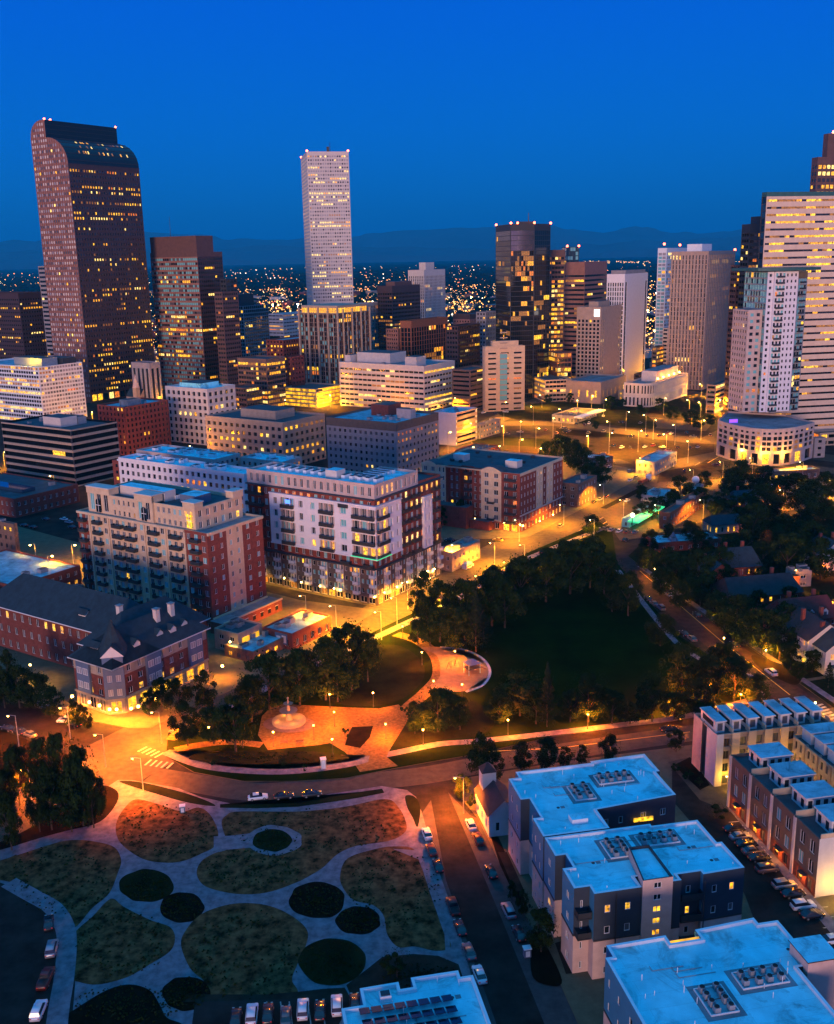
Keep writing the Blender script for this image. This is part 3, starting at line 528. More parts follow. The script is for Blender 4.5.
def chapel():
    p = G(141, 412); b = Bld('chapel', 'little stone chapel with pointed spire before the brown tower', 'chapel', p, axes(2)[2]); q = MB(); q.box(0, 9, 0, 16, 0, 12, 'stone_tan'); q.poly(((-.3, -.3, 12), (9.3, -.3, 12), (4.5, -.3, 18)), 'stone_tan'); b.part('nave', q)
    q = MB(); q.poly(((-.4, -.4, 11.8), (4.5, -.4, 18.2), (4.5, 16, 18.2), (-.4, 16, 11.8)), 'slate'); q.poly(((9.4, -.4, 11.8), (4.5, -.4, 18.2), (4.5, 16, 18.2), (9.4, 16, 11.8)), 'slate'); b.part('roof', q)
    q = MB(); q.box(-4, 0, -1, 3, 0, 20, 'stone_tan'); q.cyl((-2, 1, 20), (-2, 1, 31), 2.9, .05, 8, 'stone_pink'); b.part('spire', q); b.finish()
chapel()
b = tower('apartment_building', 'pale square mid-rise with grid of deep dark windows and light roof', (207, 446, 389, 165, 235, 2), 'stone_white', Lf=dict(bay=4.6, fh=4.3, ww=.55, wh=.6, p=.03, rec=.7), Rf=dict(bay=4.6, fh=4.3, ww=.62, wh=.6, p=.03, rec=.9), top=1.4, roof='roof_white', pent=[(.15, .8, .25, .75, 2.5, 'roof_white')], cat='apartment block', capm='stone_white', near=True); b.finish()
b = tower('office_building', 'four-storey tan office building with yellow windows and dark roof', (282.6, 470, 422.6, 205, 324.7, 2), 'stone_tan', Lf=dict(bay=4.6, fh=4.0, ww=.52, wh=.5, p=.45, rec=.4), Rf=dict(bay=4.6, fh=4.0, ww=.52, wh=.5, p=.4, rec=.4, gl=('glass',)), top=1.8, roof='roof_dark', pent=[(.3, .75, .25, .7, 4, 'stone_tan')], cat='office building', near=True); b.finish()
b = tower('office_building', 'grey stone building with small square windows and long blue roof', (396, 486, 423, 326, 438.5, 2), 'stone_grey', Lf=dict(bay=3.6, fh=3.7, ww=.42, wh=.46, p=.03, rec=.3, gl=('glass', 'glass_blind')), Rf=dict(bay=3.6, fh=3.7, ww=.42, wh=.46, p=.08, litset=['lit_orange', 'lit_amber']), top=4.5, capm='taupe', roof='roof_light', pent=[(.5, .62, .1, .3, 4, 'stone_pink'), (.55, .85, .45, .7, 5, 'brick_dark')], units=8, cat='office building', near=True); b.finish()
b = tower('parking_garage', 'white-sided parking deck with dark slots behind the grey stone building', (456, 446, 413, 434, 477, 2), 'white_panel', Lf=dict(bay=40, fh=40, ww=.02, wh=.02, p=0), Rf=dict(bay=30, fh=3.3, ww=.96, wh=.42, p=.08, rec=.8, gl=('glass_black',), span='stone_tan'), roof='roof_light', cat='parking garage', units=3); b.finish()
b = tower('office_building', 'wide white office block with striped windows and top floor lit', (423.8, 412, 366, 339, 454.7, 2), 'stone_white', Lf=dict(bay=4.4, fh=4.0, ww=.93, wh=.40, p=.20, rec=.35, litset=['lit_pale', 'lit_yellow', 'lit_dim'], rows={0: .5, 7: .45, 6: .1}), Rf=dict(bay=4.4, fh=4.0, ww=.93, wh=.40, p=.30, rec=.35, litset=['lit_pale', 'lit_yellow'], rows={7: .95, 0: .5, 2: .6}), top=3, roof='roof_grey', pent=[(.3, .8, .5, .9, 7, 'stone_white'), (.1, .4, .12, .25, 6, 'stone_white'), (.15, .5, .92, .99, 5, 'stone_white')], cat='office building', units=5); b.finish()
b = tower('office_building', 'brown glass office building lit yellow around its top floor', (266, 409, 359, 237, 285, 2), 'brick_brown', Lf=dict(bay=2.8, fh=3.8, ww=.93, wh=.55, p=.35, rows={0: .95, 1: .8, 2: .5, 9: .9, 8: .5}), top=2.5, cat='office building'); b.finish()
b = tower('office_building', 'low brown office block tucked behind the pale mid-rise roof', (246, 412, 388, 228, 262, 2), 'brick_brown', Lf=dict(bay=2.8, fh=3.8, ww=.9, wh=.5, p=.5), cat='office building'); b.finish()
b = tower('parking_garage', 'open parking deck glowing bright yellow at the pinstriped tower foot', (316, 408, 389, 284, 342, 2), 'stone_tan', Lf=dict(bay=8, fh=3.2, ww=.97, wh=.66, p=1, rec=.3, litset=['lit_garage'], rows={0: 1, 1: 1, 2: 1, 3: 1}), cat='parking garage'); b.finish()
b = tower('office_tower', 'pale tower with vertical stone fins and glowing yellow crown', (338, 394, 314, 299.5, 369, 2), 'granite_brown', span='taupe', Lf=dict(bay=2.7, fh=3.9, ww=.80, wh=.78, p=.06, rec=.5, gl=('glass_teal', 'glass', 'glass', 'glass_black')), Rf=dict(bay=2.7, fh=3.9, ww=.80, wh=.78, p=.14, rec=.5, gl=('glass_teal', 'glass', 'glass_black')), top=0, roof='roof_dark')
q = MB()
for k in range(9): y = b.wl * k / 8; q.box(-1.5 if k % 2 == 0 else -.6, 0, y - (.75 if k % 2 == 0 else .3), y + (.75 if k % 2 == 0 else .3), 0, b.h + (5 if k % 2 == 0 else 0), 'stone_tan')
for k in range(1, 8): x = b.wr * k / 7; q.box(x - .5, x + .5, -1.4 if k % 2 else -.6, 0, 0, b.h + (4 if k % 2 else 0), 'stone_tan')
b.part('fins', q, kind='stuff')
b.face((1.5, b.wl - 1), (1.5, 1.5), b.h, b.h + 6, 2.6, 6, .9, .7, 'stone_tan', p=.92, rows={0: .92}, litset=['lit_yellow', 'lit_amber']); b.face((1.5, 1.5), (b.wr - 1, 1.5), b.h, b.h + 6, 2.6, 6, .9, .7, 'stone_tan', rows={0: .92}, litset=['lit_yellow', 'lit_amber']); b.box('crown_roof', 1.6, b.wr - 1, 1.6, b.wl - 1, b.h + 5.7, b.h + 7, 'stone_tan'); b.finish()
b = tower('office_tower', 'very tall slender white tower with rows of lights behind the yellow crown', (306.5, 361, 151.5, 300.7, 348.5, 1), 'stone_white', Lf=dict(bay=3.2, fh=4.0, ww=.62, wh=.46, p=.02, gl=('glass_sky', 'glass')), Rf=dict(bay=2.75, fh=4.0, ww=.58, wh=.44, p=.26, rec=.3, gl=('glass_pale', 'glass_blind', 'glass_pale', 'glass'), litset=['lit_pale', 'lit_pale', 'lit_amber', 'lit_dim']), top=3)
q = MB(); q.box(b.wr * .5, b.wr * .56, 8, 10, b.h, b.h + 6, 'metal_dark'); q.cyl((b.wr * .58, 9, b.h), (b.wr * .58, 9, b.h + 11), .4, .15, 5, 'metal_dark'); b.part('antenna', q); beacon(b, ((.5, .5, b.h), (b.wr - .5, .5, b.h), (.5, b.wl - 1, b.h), (b.wr * .25, .3, 34), (b.wr * .8, .3, 34)), 1.2); b.finish()
GB0 = ('glass_black',)
b = tower('glass_tower', 'black mirror-glass tower with orange reflections in the centre', (510.5, 399, 224, 495.7, 534.6, 1), 'metal_dark', Lf=dict(bay=2.8, fh=4, ww=.93, wh=.88, p=.03, rec=.08, gl=GB0, glf=lambda i: ('glass_sky',) if i > 31 else ('glass_black',), litset=['lit_dim', 'lit_dim', 'lit_amber'], rows={44: .0, 43: 0, 42: 0, 41: 0, 40: 0, 39: 0, 38: .1}), Rf=dict(bay=1.7, fh=4, ww=.93, wh=.88, p=.05, rec=.08, gl=GB0, glf=lambda i: ('glass_mirror',) if i > 29 else ('glass_black',), litset=['lit_dim', 'lit_dim', 'lit_orange', 'lit_amber', 'lit_dim'], rows={24: .2, 25: .4, 26: .5, 27: .5, 28: .3, 29: .15, 30: .05, 31: .02, 32: .02, 33: .0, 34: .0, 35: .0, 36: .03, 37: .25, 38: .0, 39: .0, 40: .0, 41: .0, 42: .35, 43: 0, 44: 0}), top=5, roof='roof_dark')  # orange reflections of lit buildings are painted as dim glowing panes at mid-height
P1 = (b.wr, 0)
for k_ in range(200):
    wr2 = k_ * .2; P2 = (b.wr + wr2, wr2 * .8)
    if PX(b.M @ Vector((P2[0], P2[1], b.h)))[0] >= 550.5: break
b.wl = max(b.wl, P2[1] + 6)
b.face(P1, P2, 0, b.h - 5, 2.8, 4, .93, .9, 'metal_dark', p=.08, rec=.08, gl=('glass_black',), litset=['lit_dim', 'lit_dim', 'lit_amber', 'lit_yellow']); b.plain(P1, P2, b.h - 5, b.h, 'metal_dark'); b.w.poly(((P1[0], P1[1], b.h), (P2[0], P2[1], b.h), (P2[0], b.wl, b.h), (P1[0], b.wl, b.h)), 'roof_dark'); b.plain(P2, (P2[0], b.wl), 0, b.h, 'metal_dark'); b.plain((P2[0], b.wl), P1, 0, b.h, 'metal_dark')
q = MB(); q.cyl((b.wr * .9, 10, b.h - 1), (b.wr * .9, 10, b.h + 9), .5, .2, 6, 'metal_dark'); q.box(b.wr * .4, b.wr * 1.1, 6, 14, b.h - 1.2, b.h + 2, 'metal_dark'); b.part('antenna', q); beacon(b, ((.5, .5, b.h), (b.wr * .3, .5, b.h), (P1[0], .5, b.h), (P2[0], P2[1], b.h), (.5, b.wl, b.h)), 1.0); b.finish()
b = tower('office_tower', 'yellow-lit office tower just right of the black mirror tower', (551.5, 388, 250, 545, 565, 1), 'granite_brown', Lf=dict(bay=3, fh=4, ww=.93, wh=.5, p=.6), Rf=dict(bay=3.2, fh=4, ww=.93, wh=.55, p=.72, rows={k: .9 for k in range(5, 24)}), top=5); b.finish()
b = tower('office_tower', 'dark striped mauve tower behind the tan hotel', (585, 384, 262, 565, 607, 2), 'granite_brown', Lf=dict(bay=3, fh=4.2, ww=.995, wh=.44, p=.10, span='granite_mauve'), Rf=dict(bay=3, fh=4.2, ww=.995, wh=.44, p=.05, span='granite_mauve'), top=10, capm='granite_mauve'); b.finish()
b = tower('office_tower', 'blue-tinted glass slab peeping over the mauve striped tower', (567, 380, 247, 562, 579, 1), 'glass_sky', Lf=dict(bay=3, fh=4, ww=.9, wh=.8, p=.02, gl=('glass_sky', 'glass_teal'))); beacon(b, ((.5, .5, b.h), (b.wr, .5, b.h)), 1.1); b.finish()
b = tower('hotel_tower', 'tan hotel tower with a lit white sign near its roof corner', (601, 394, 307, 577, 623, 2), 'concrete_brown', Lf=dict(bay=3.4, fh=3.4, ww=.6, wh=.62, p=.02, rec=.6, gl=('glass', 'glass_black')), Rf=dict(bay=4.4, fh=3.4, ww=.46, wh=.62, p=.14, rec=.6, gl=('glass_black',), skip=lambda i, j, nb, nf: 2 <= j < nb - 2), top=10, pent=[(.2, .7, .3, .7, 4, 'concrete_brown')], cat='hotel')
q = MB(); q.box(-.4, 0, 1, 6, b.h - 8, b.h - 2, 'sign_white'); b.part('sign', q); b.finish()
b = tower('office_tower', 'bright white narrow tower with dark vertical slots on both edges', (625, 388, 274, 607, 648, 2), 'white_panel', Lf=dict(bay=2.2, fh=4, ww=.6, wh=.8, p=.02, rec=.4, gl=('glass_blind', 'glass')), Rf=dict(bay=6, fh=4.2, ww=.62, wh=.98, p=.04, gl=('glass',), skip=lambda i, j, nb, nf: 1 <= j < nb - 1), top=7, capm='white_panel', pent=[(.1, .95, .1, .9, 3, 'stone_grey')])
q = MB(); q.cyl((b.wr, 0, b.h - 1), (b.wr, 0, b.h + 5), .2, .1, 5, 'metal_dark'); b.part('antenna', q); b.finish()
b = tower('office_tower', 'tan tower of close vertical ribs in front of the teal glass one', (709, 390, 251, 671.5, 735.5, 2), 'concrete_brown', Lf=dict(bay=2.9, fh=3.9, ww=.36, wh=.86, p=.03, rec=.8, gl=('glass', 'glass_blind')), Rf=dict(bay=4.6, fh=3.9, ww=.55, wh=.92, p=.05, rec=1.2, gl=('glass_black',)), top=3, pent=[(.15, .5, .3, .7, 6, 'metal_white')], roof='roof_grey'); beacon(b, ((b.wr, .5, b.h),), 1.1); b.finish()
b = tower('residential_tower', 'pale teal glass tower with white crown behind the ribbed tan tower', (667, 372, 248, 658, 689, 2), 'metal_white', Lf=dict(bay=3.4, fh=3.5, ww=.86, wh=.72, p=.10, gl=('glass_teal', 'glass_pale', 'glass_teal')), Rf=dict(bay=3.4, fh=3.5, ww=.86, wh=.72, p=.12, gl=('glass_teal', 'glass_sky')), top=4, capm='metal_white', roof='roof_white'); beacon(b, ((.5, 3, b.h + 3), (b.wr * .7, 3, b.h + 2)), 1.2); b.finish()
b = tower('office_block', 'small white striped block beside the foot of the teal glass tower', (668, 378, 328, 663, 673, 2), 'stone_white', Lf=dict(bay=3, fh=3.6, ww=.99, wh=.45, p=.1), cat='office block'); b.finish()
b = tower('office_tower', 'very dark narrow tower with amber windows left of the wide concrete one', (750, 420, 224, 742, 776, 1), 'metal_dark', Lf=dict(bay=3, fh=4, ww=.9, wh=.5, p=.05, gl=('glass_black',)), Rf=dict(bay=3, fh=4.2, ww=.9, wh=.45, p=.05, gl=('glass_black',), rows={42: .3, 41: .9, 39: .95, 36: .9, 37: .2, 34: .5, 32: .6, 30: .4, 28: .1}), top=5, pent=[(.3, 1, .1, .9, 5, 'metal_dark')]); b.finish()
b = tower('office_tower', 'stepped brown tower rising highest at the right edge with lit top floors', (818, 420, 157, 812, 880, 1), 'granite_brown', Lf=dict(bay=3, fh=4.2, ww=.8, wh=.5, p=.1), Rf=dict(bay=3.3, fh=4.2, ww=.72, wh=.56, p=.9, litset=['lit_yellow', 'lit_pale', 'lit_amber'], rows={}), top=4, pent=[(.15, 1, .1, .9, 15, 'granite_brown')]); beacon(b, ((b.wr * .25, 2, b.h + 15),), 1.2); b.finish()
b = tower('office_tower', 'wide pale concrete tower with long horizontal window bands at the right edge', (767, 445, 192, 762, 905, 1), 'stone_peach', span='stone_peach', Lf=dict(bay=3.2, fh=4.0, ww=.9, wh=.85, p=.02, wall='metal_dark', span='metal_dark', gl=('glass_black', 'glass_sky')), Rf=dict(bay=3.2, fh=4.1, ww=.995, wh=.30, p=.25, rec=.5, gl=('glass', 'glass_black', 'glass'), litset=['lit_amber', 'lit_dim', 'lit_yellow', 'lit_dim'], rows={k: v for k, v in zip(range(36, 20, -1), (.2, .75, .8, .8, .7, .6, .5, .4, .4, .35, .3, .3, .25, .4, .4, .25))}), top=2.5, capm='copper_green'); b.finish()
# --- teal-roofed condominium tower on its curved podium
def teal_condo():
    p, h, wr, wl, rot = solve(768, 452, 272, 736, 812, 1); wl = 26
    b = Bld('condominium_tower', 'white and teal glass condo tower with green curved roof on a round podium', 'tower', p, rot)
    h0 = 24; s1, s2 = .12 * wr, .72 * wr
    b.face((0, wl), (0, 0), h0, h, 3.2, 3.5, .9, .8, 'glass_teal', p=.03, gl=('glass_teal', 'glass_sky'), span='metal_grey')
    b.face((0, 0), (wr * .14, 0), h0, h, 3.1, 3.5, .42, .45, 'white_panel', p=.02, edge=.2)
    b.face((wr * .14, -1.2), (wr * .40, -1.2), h0, h, 2.6, 3.5, .62, .66, 'white_panel', p=.04, gl=('glass_teal', 'glass'), edge=.3)
    b.face((wr * .40, 0), (wr * .70, 0), h0, h, 3.0, 3.5, .40, .46, 'white_panel', p=.03, gl=('glass',), edge=.3)
    b.face((wr * .70, 0), (wr, 4), h0, h - 4, 2.8, 3.5, .88, .82, 'metal_grey', p=.09, gl=('glass_teal', 'glass_teal', 'glass'))
    for x in (.14, .40): b.plain((wr * x, 0 if x == .14 else -1.2), (wr * x, -1.2 if x == .14 else 0), h0, h, 'white_panel')
    b.plain((wr, 4), (wr, wl), h0, h, 'stone_grey'); b.plain((wr, wl), (0, wl), h0, h, 'stone_grey')
    b.w.poly(((wr * .14, -1.2, h), (wr * .4, -1.2, h), (wr * .4, 0, h), (wr * .14, 0, h)), 'white_panel')
    n = int((h - h0) / 3.5)
    for i in range(n):
        z = h0 + i * (h - h0) / n + .2; balcony(b, (wr * .14, -1.2), (1, 0), wr * .13, z, 4.4, 1.5, 'concrete_pale')
        if i < 22: balcony(b, (wr * .70, 0), Vector((wr * .3, 4)).normalized(), wr * .15, z, 4.4, 1.5, 'concrete_pale')
    q = MB(); R_ = []
    for k in range(13): t = k / 12; R_.append((-6 + (wr + 12) * t, -5 + 5.5 * (2 * t - 1) ** 2))
    R_ += [(wr + 5, wl), (-9, wl)]
    q.prism(R_, h + .6, h + 2.2, 'copper_green', 'copper_green'); q.poly([(a, c, h + .6) for a, c in R_][::-1], 'copper_green'); b.part('canopy_roof', q)
    b.box('penthouse', wr * .3, wr * .7, 6, 18, h - .2, h + .6, 'metal_grey'); b.box('roof_deck', .3, wr - .5, 4.2, wl, h - .4, h - .1, 'roof_grey')
    # lower wing on the left
    p2, h2, w2, _, _ = solve(737, 448, 309, 736, 762, 1); off = Matrix.Rotation(-rot, 3, 'Z') @ (p2 - p); x0 = off.x; y0 = 3.0
    b.face((x0, y0 + 18), (x0, y0), h0, h2, 3, 3.6, .5, .5, 'stone_pink', p=.05); b.face((x0, y0), (-.1, y0), h0, h2 * .99, 3.6, 3.6, .55, .5, 'stone_pink', p=.06, gl=('glass_teal', 'glass')); b.w.poly(((x0, y0, h2), (-.1, y0, h2), (-.1, y0 + 18, h2), (x0, y0 + 18, h2)), 'roof_grey'); b.plain((x0, y0), (-.1, y0), h2 * .99, h2, 'stone_pink')
    b.finish()
    # podium: curved front, arcade, lit garage openings
    pc = G(768, 464); bb = Bld('podium_building', 'curved stone podium with square bays and bright entrance under the teal condo tower', 'building', p, rot)
    hp = 21; pts = []
    lx = (Matrix.Rotation(-rot, 3, 'Z') @ (G(716, 455) - p)); rx = (Matrix.Rotation(-rot, 3, 'Z') @ (G(812, 458) - p))
    mid = (Matrix.Rotation(-rot, 3, 'Z') @ (G(765, 466) - p)); nseg = 9
    for k in range(nseg + 1):
        t = k / nseg; a = (1 - t) ** 2; c = 2 * t * (1 - t); d = t * t; m2 = mid * 2 - (lx + rx) * .5; v = lx * a + m2 * c + rx * d; pts.append((v.x, v.y))
    for k in range(nseg):
        P, Q = pts[k], pts[k + 1]; L_ = (Vector(Q) - Vector(P)).length
        bb.face(P, Q, 0, 8, L_, 8, .6, .72, 'stone_pink', p=.55, rec=.8, edge=.1, litset=['lit_garage', 'lit_yellow'], gl=('glass_black',)); bb.face(P, Q, 8, hp - 4, L_ / 2.01, 3.0, .86, .7, 'stone_pink', p=.35 if k % 2 else .12, rec=.6, edge=.5, litset=['lit_dim', 'lit_amber']); bb.face(P, Q, hp - 4, hp - 1, L_ / 2.01, 3, .5, .4, 'stone_pink', p=.2, rec=.2, edge=.3); bb.plain(P, Q, hp - 1, hp, 'stone_pink')
    back = [(pts[-1][0], pts[-1][1] + 30), (pts[0][0] + 22, pts[0][1] + 30)]
    for P, Q in ((pts[-1], back[0]), (back[0], back[1]), (back[1], pts[0])): bb.plain(P, Q, 0, hp, 'stone_pink')
    bb.roof(pts + back, hp, 'roof_grey', 1.0, 'stone_pink')
    q = MB()
    for k in range(1): q.box(pts[0][0] + 3, pts[0][0] + 8, pts[1][1] + 4, pts[1][1] + 4.4, hp - .5, hp + 1.4, 'led_purple')
    bb.part('purple_lights', q)
    for t in (.3, .55, .75): v = pts[int(t * nseg)]; lamp_light(bb.e, (v[0], v[1] - 3, 7), 9000, (1, .42, .03), .6)
    bb.finish()
teal_condo()
def quick(lst):
    for (name, lab, sp, wall, bay, fh, ww, wh, p, gl, cat, extra) in lst:
        b = tower(name, lab, sp, wall, Lf=dict(bay=bay, fh=fh, ww=ww, wh=wh, p=p, gl=gl), cat=cat, **extra); b.finish()
GL = ('glass', 'glass_black'); GB = ('glass_black',)
quick([
 ('office_tower', 'near-black office block left of the slim white striped hotel', (392, 372, 286, 377, 420, 2), 'granite_dark_and_shaded', 2.8, 3.9, .85, .5, .09, GB, 'office block', dict(top=6, pent=[(.2, .8, .2, .8, 4, 'granite_brown')])),
 ('hotel_tower', 'slim white tower with vertical stripes and orange rooftop light', (424, 352, 270, 408, 445, 2), 'stone_white', 3.0, 3.6, .4, .85, .03, GL, 'tower', dict(top=7, pent=[(.3, .7, .3, .7, 9, 'stone_white')])),
 ('office_building', 'brown office block framed in orange light above the white office', (411, 392, 321, 400, 448, 2), 'brick_orange', 4.2, 4.2, .82, .9, .12, GB, 'office building', dict(top=6, capm='brick_orange')),
 ('office_building', 'narrow mauve-brown block beside the orange-framed one', (398, 390, 329, 386, 404, 2), 'granite_mauve', 2.6, 3.6, .5, .5, .05, GL, 'office building', dict()),
 ('office_building', 'dark maroon block with scattered yellow windows right of the orange-framed one', (458, 396, 326, 446, 480, 2), 'granite_dark_and_shaded', 2.8, 3.9, .7, .5, .16, GB, 'office building', dict()),
 ('office_building', 'pinkish brown block with dark cap above the maroon one', (470, 380, 314, 453, 497, 2), 'granite_mauve', 3, 3.8, .4, .4, .05, GL, 'office building', dict(top=5, capm='granite_dark_and_shaded')),
 ('office_building', 'grey concrete slab left of the black mirror tower', (486, 384, 312, 476, 496, 2), 'stone_grey', 3, 3.8, .5, .5, .08, GL, 'office building', dict()),
 ('parking_garage', 'low brown parking deck with horizontal slots behind the beige office slab', (470, 411, 370, 452, 490, 2), 'brick_brown', 12, 3.4, .96, .4, .1, GB, 'parking garage', dict()),
 ('office_building', 'dark gridded office block with one bright yellow floor', (243, 372, 306, 229, 268, 2), 'stone_grey', 3.2, 3.8, .8, .7, .06, GB, 'office building', dict(top=0, pent=[(.05, .6, .3, .95, 12, 'metal_dark')])),
 ('office_tower', 'black shaft with two lit windows behind the teal-banded tower', (226, 392, 279, 220, 237, 2), 'metal_dark', 4, 4, .8, .5, .06, GB, 'tower', dict()),
 ('brick_building', 'wide dark brick block with flat blue roof left of the yellow crown tower', (283, 390, 340, 266, 322, 2), 'brick_dark', 3.6, 3.8, .5, .45, .14, GB, 'brick building', dict(roof='roof_light')),
 ('brick_building', 'narrow red-brown block lit by one amber lamp beside the yellow crown tower', (291, 404, 357, 287, 304, 2), 'brick_red', 3.6, 3.8, .4, .45, .1, GB, 'brick building', dict()),
 ('office_building', 'long low white building in the distance between brown and white towers', (283, 345, 314, 268, 310, 2), 'stone_white', 6, 5, .9, .3, .2, GL, 'office building', dict(roof='roof_light')),
 ('apartment_building', 'cream striped block right behind the yellow crown tower', (366, 372, 303, 358, 380, 2), 'stone_white', 2.8, 3.6, .5, .8, .12, GL, 'apartment block', dict(top=3)),
 ('office_building', 'glowing amber block at the foot of the black mirror tower', (557, 396, 353, 548, 572, 1), 'brick_orange', 3, 4, .9, .7, .9, GL, 'office building', dict()),
 ('office_building', 'small yellow-lit stack of floors below the bright white tower', (657, 388, 347, 652, 664, 2), 'taupe', 3, 3.6, .95, .55, .85, GL, 'office building', dict()),
 ('office_building', 'dark building strip squeezed between ribbed tower and dark narrow tower', (737, 415, 265, 731, 743, 1), 'granite_brown', 3, 4, .9, .45, .22, GB, 'office building', dict()),
 ('parking_garage', 'yellow-lit parking deck left of the curved podium', (716, 414, 385, 707, 738, 2), 'stone_tan', 10, 3.4, .97, .5, .75, GB, 'parking garage', dict()),
 ('office_building', 'dark office strip glowing faintly beside the bright white tower foot', (640, 400, 374, 634, 656, 2), 'granite_dark_and_shaded', 3, 3.8, .8, .5, .25, GB, 'office building', dict()),
 ('office_building', 'small pale blue building right of the curved podium', (815, 458, 438, 811, 826, 1), 'stone_grey', 4, 4, .4, .4, .1, GL, 'office building', dict()),
 ('warehouse', 'long low lit pavilion right of the curved podium', (820, 446, 433, 812, 880, 1), 'stone_tan', 5, 5, .8, .5, .6, GL, 'building', dict()),
])
b = tower('office_tower', 'beige office slab with blue glass strip down its middle', (485, 412, 347, 482.5, 525, 1), 'stone_cream', Lf=dict(bay=4, fh=3.8, ww=.3, wh=.4, p=.05), Rf=dict(bay=9, fh=4.0, ww=.62, wh=.34, p=.10, rec=.7, gl=('glass_black', 'glass')), top=3, pent=[(.2, .85, .2, .9, 4, 'stone_cream')], cat='office building')
q = MB(); q.box(b.wr * .37, b.wr * .55, -.5, -.02, 8, b.h - 5, 'glass_teal')
for k in range(14): q.box(b.wr * .37 - .1, b.wr * .55 + .1, -.65, -.5, 8 + k * 4, 8.9 + k * 4, 'concrete_brown')
b.part('glass_strip', q); b.finish()
b = tower('office_building', 'low office building with all floors lit yellow beside the beige slab', (545, 402, 380, 524, 572, 1), 'stone_cream', Lf=dict(bay=3, fh=3.6, ww=.95, wh=.5, p=.9), Rf=dict(bay=3, fh=3.6, ww=.93, wh=.5, p=.95, rows={}, litset=['lit_yellow', 'lit_amber', 'lit_pale']), roof='roof_dark', cat='office building', units=4); b.finish()
b = tower('hotel_podium', 'windowless tan base building under the tan hotel tower', (601, 404, 382, 566, 626, 2), 'concrete_brown', Lf=dict(bay=8, fh=20, ww=.2, wh=.3, p=.9), roof='roof_grey', cat='building'); b.finish()
# --- round-cornered floodlit hall
def hall():
    p, h, wr, wl, rot = solve(652, 408, 384, 624, 688, 2); b = Bld('civic_hall', 'cream floodlit hall with rows of tall windows and rounded corner', 'building', p, rot)
    R_ = [(0, wl)]; r = 9
    for k in range(7): t = math.pi / 2 * k / 6; R_.append((r - r * math.cos(t) * 1, r - r * math.sin(t)))
    R_ += [(wr, 0), (wr, wl)]
    b.face(R_[0], R_[1], 0, h, 3.2, h / 2, .42, .66, 'stone_white', p=.08, rec=.5)
    for k in range(1, 7): b.face(R_[k], R_[k + 1], 0, h, 2.4, h / 2, .5, .66, 'stone_white', p=.1, rec=.4, edge=.1)
    b.face(R_[7], R_[8], 0, h, 3.0, h / 2, .45, .66, 'stone_white', p=.06, rec=.5); b.plain(R_[8], R_[9], 0, h, 'stone_white'); b.plain(R_[9], R_[0], 0, h, 'stone_white')
    b.roof(R_, h, 'roof_grey', 1.2, 'stone_white'); b.box('attic', wr * .3, wr * .9, wl * .25, wl * .8, h - 1.2, h + 7, 'stone_white', 'roof_grey')
    for k in range(5): x = wr * (.3 + .15 * k); q = MB(); q.ball((x, wl * .2, h + 1.2), .7, 'bulb_orange', 6, 4); q.cyl((x, wl * .2, h - 1.2), (x, wl * .2, h + .7), .15, .15, 5, 'metal_dark'); b.part('roof_lamp', q); lamp_light(b.e, (x, wl * .2 - 1.5, h + 2), 3500, (1, .3, .02), .5)
    for k in range(4): lamp_light(b.e, (wr * (.1 + .28 * k), -5, 4), 1100, (1, .52, .16), .5)
    b.finish()
hall()
# --- distant low city: individual small buildings between the towers and the plain
random.seed(21); far_boxes = []
lim = [(250, 345)] 
for row in range(8):
    yb = 366 - row * 9.0 if row < 6 else 318 - (row - 5) * 9
    x = -10 + random.uniform(0, 20)
    while x < 860:
        w = random.uniform(11, 26) * (1 - .03 * row); yy = yb + random.uniform(-3, 3); hh = random.uniform(2.0, 7.0) * (1 - .05 * row)
        far_boxes.append((x, yy, hh, w)); x += w + random.uniform(2, 16)
fk = ['stone_tan', 'brick_dark', 'stone_grey', 'brick_brown', 'stone_white', 'granite_mauve', 'brick_orange']
for (x, yy, hh, w) in far_boxes:
    if hash((round(x), round(yy))) % 1 == 0:
        p, h, wr, wl, rot = solve(x, yy, yy - hh - 3, x - w * .5, x + w * .5, 2); wr = min(wr, 70); wl = min(wl, 70)
        b = Bld('low_building', 'small flat-roofed building in the distant city below the mountains', 'building', p, rot, 'distant low buildings'); m = random.choice(fk)
        q = MB(); q.box(0, wr, 0, wl, 0, h, m, random.choice(('roof_grey', 'roof_light', 'roof_dark', 'roof_grey'))); b.part('wall', q)
        q = MB()
        for k in range(max(1, int(h / 4))):
            for j in range(max(1, int(wl / 6))):
                if random.random() < .42: q.box(-.12, -.02, j * 6 + 1, j * 6 + random.uniform(3, 5.5), k * 4 + 1, k * 4 + 2.8, random.choice(LIT))
            for j in range(max(1, int(wr / 6))):
                if random.random() < .34: q.box(j * 6 + 1, j * 6 + random.uniform(3, 5.5), -.12, -.02, k * 4 + 1, k * 4 + 2.8, random.choice(LIT))
        if q.f: b.part('window', q, kind='stuff')
        if random.random() < .6: b.box('penthouse', wr * .3, wr * .6, wl * .3, wl * .6, h, h + 3, random.choice(fk))
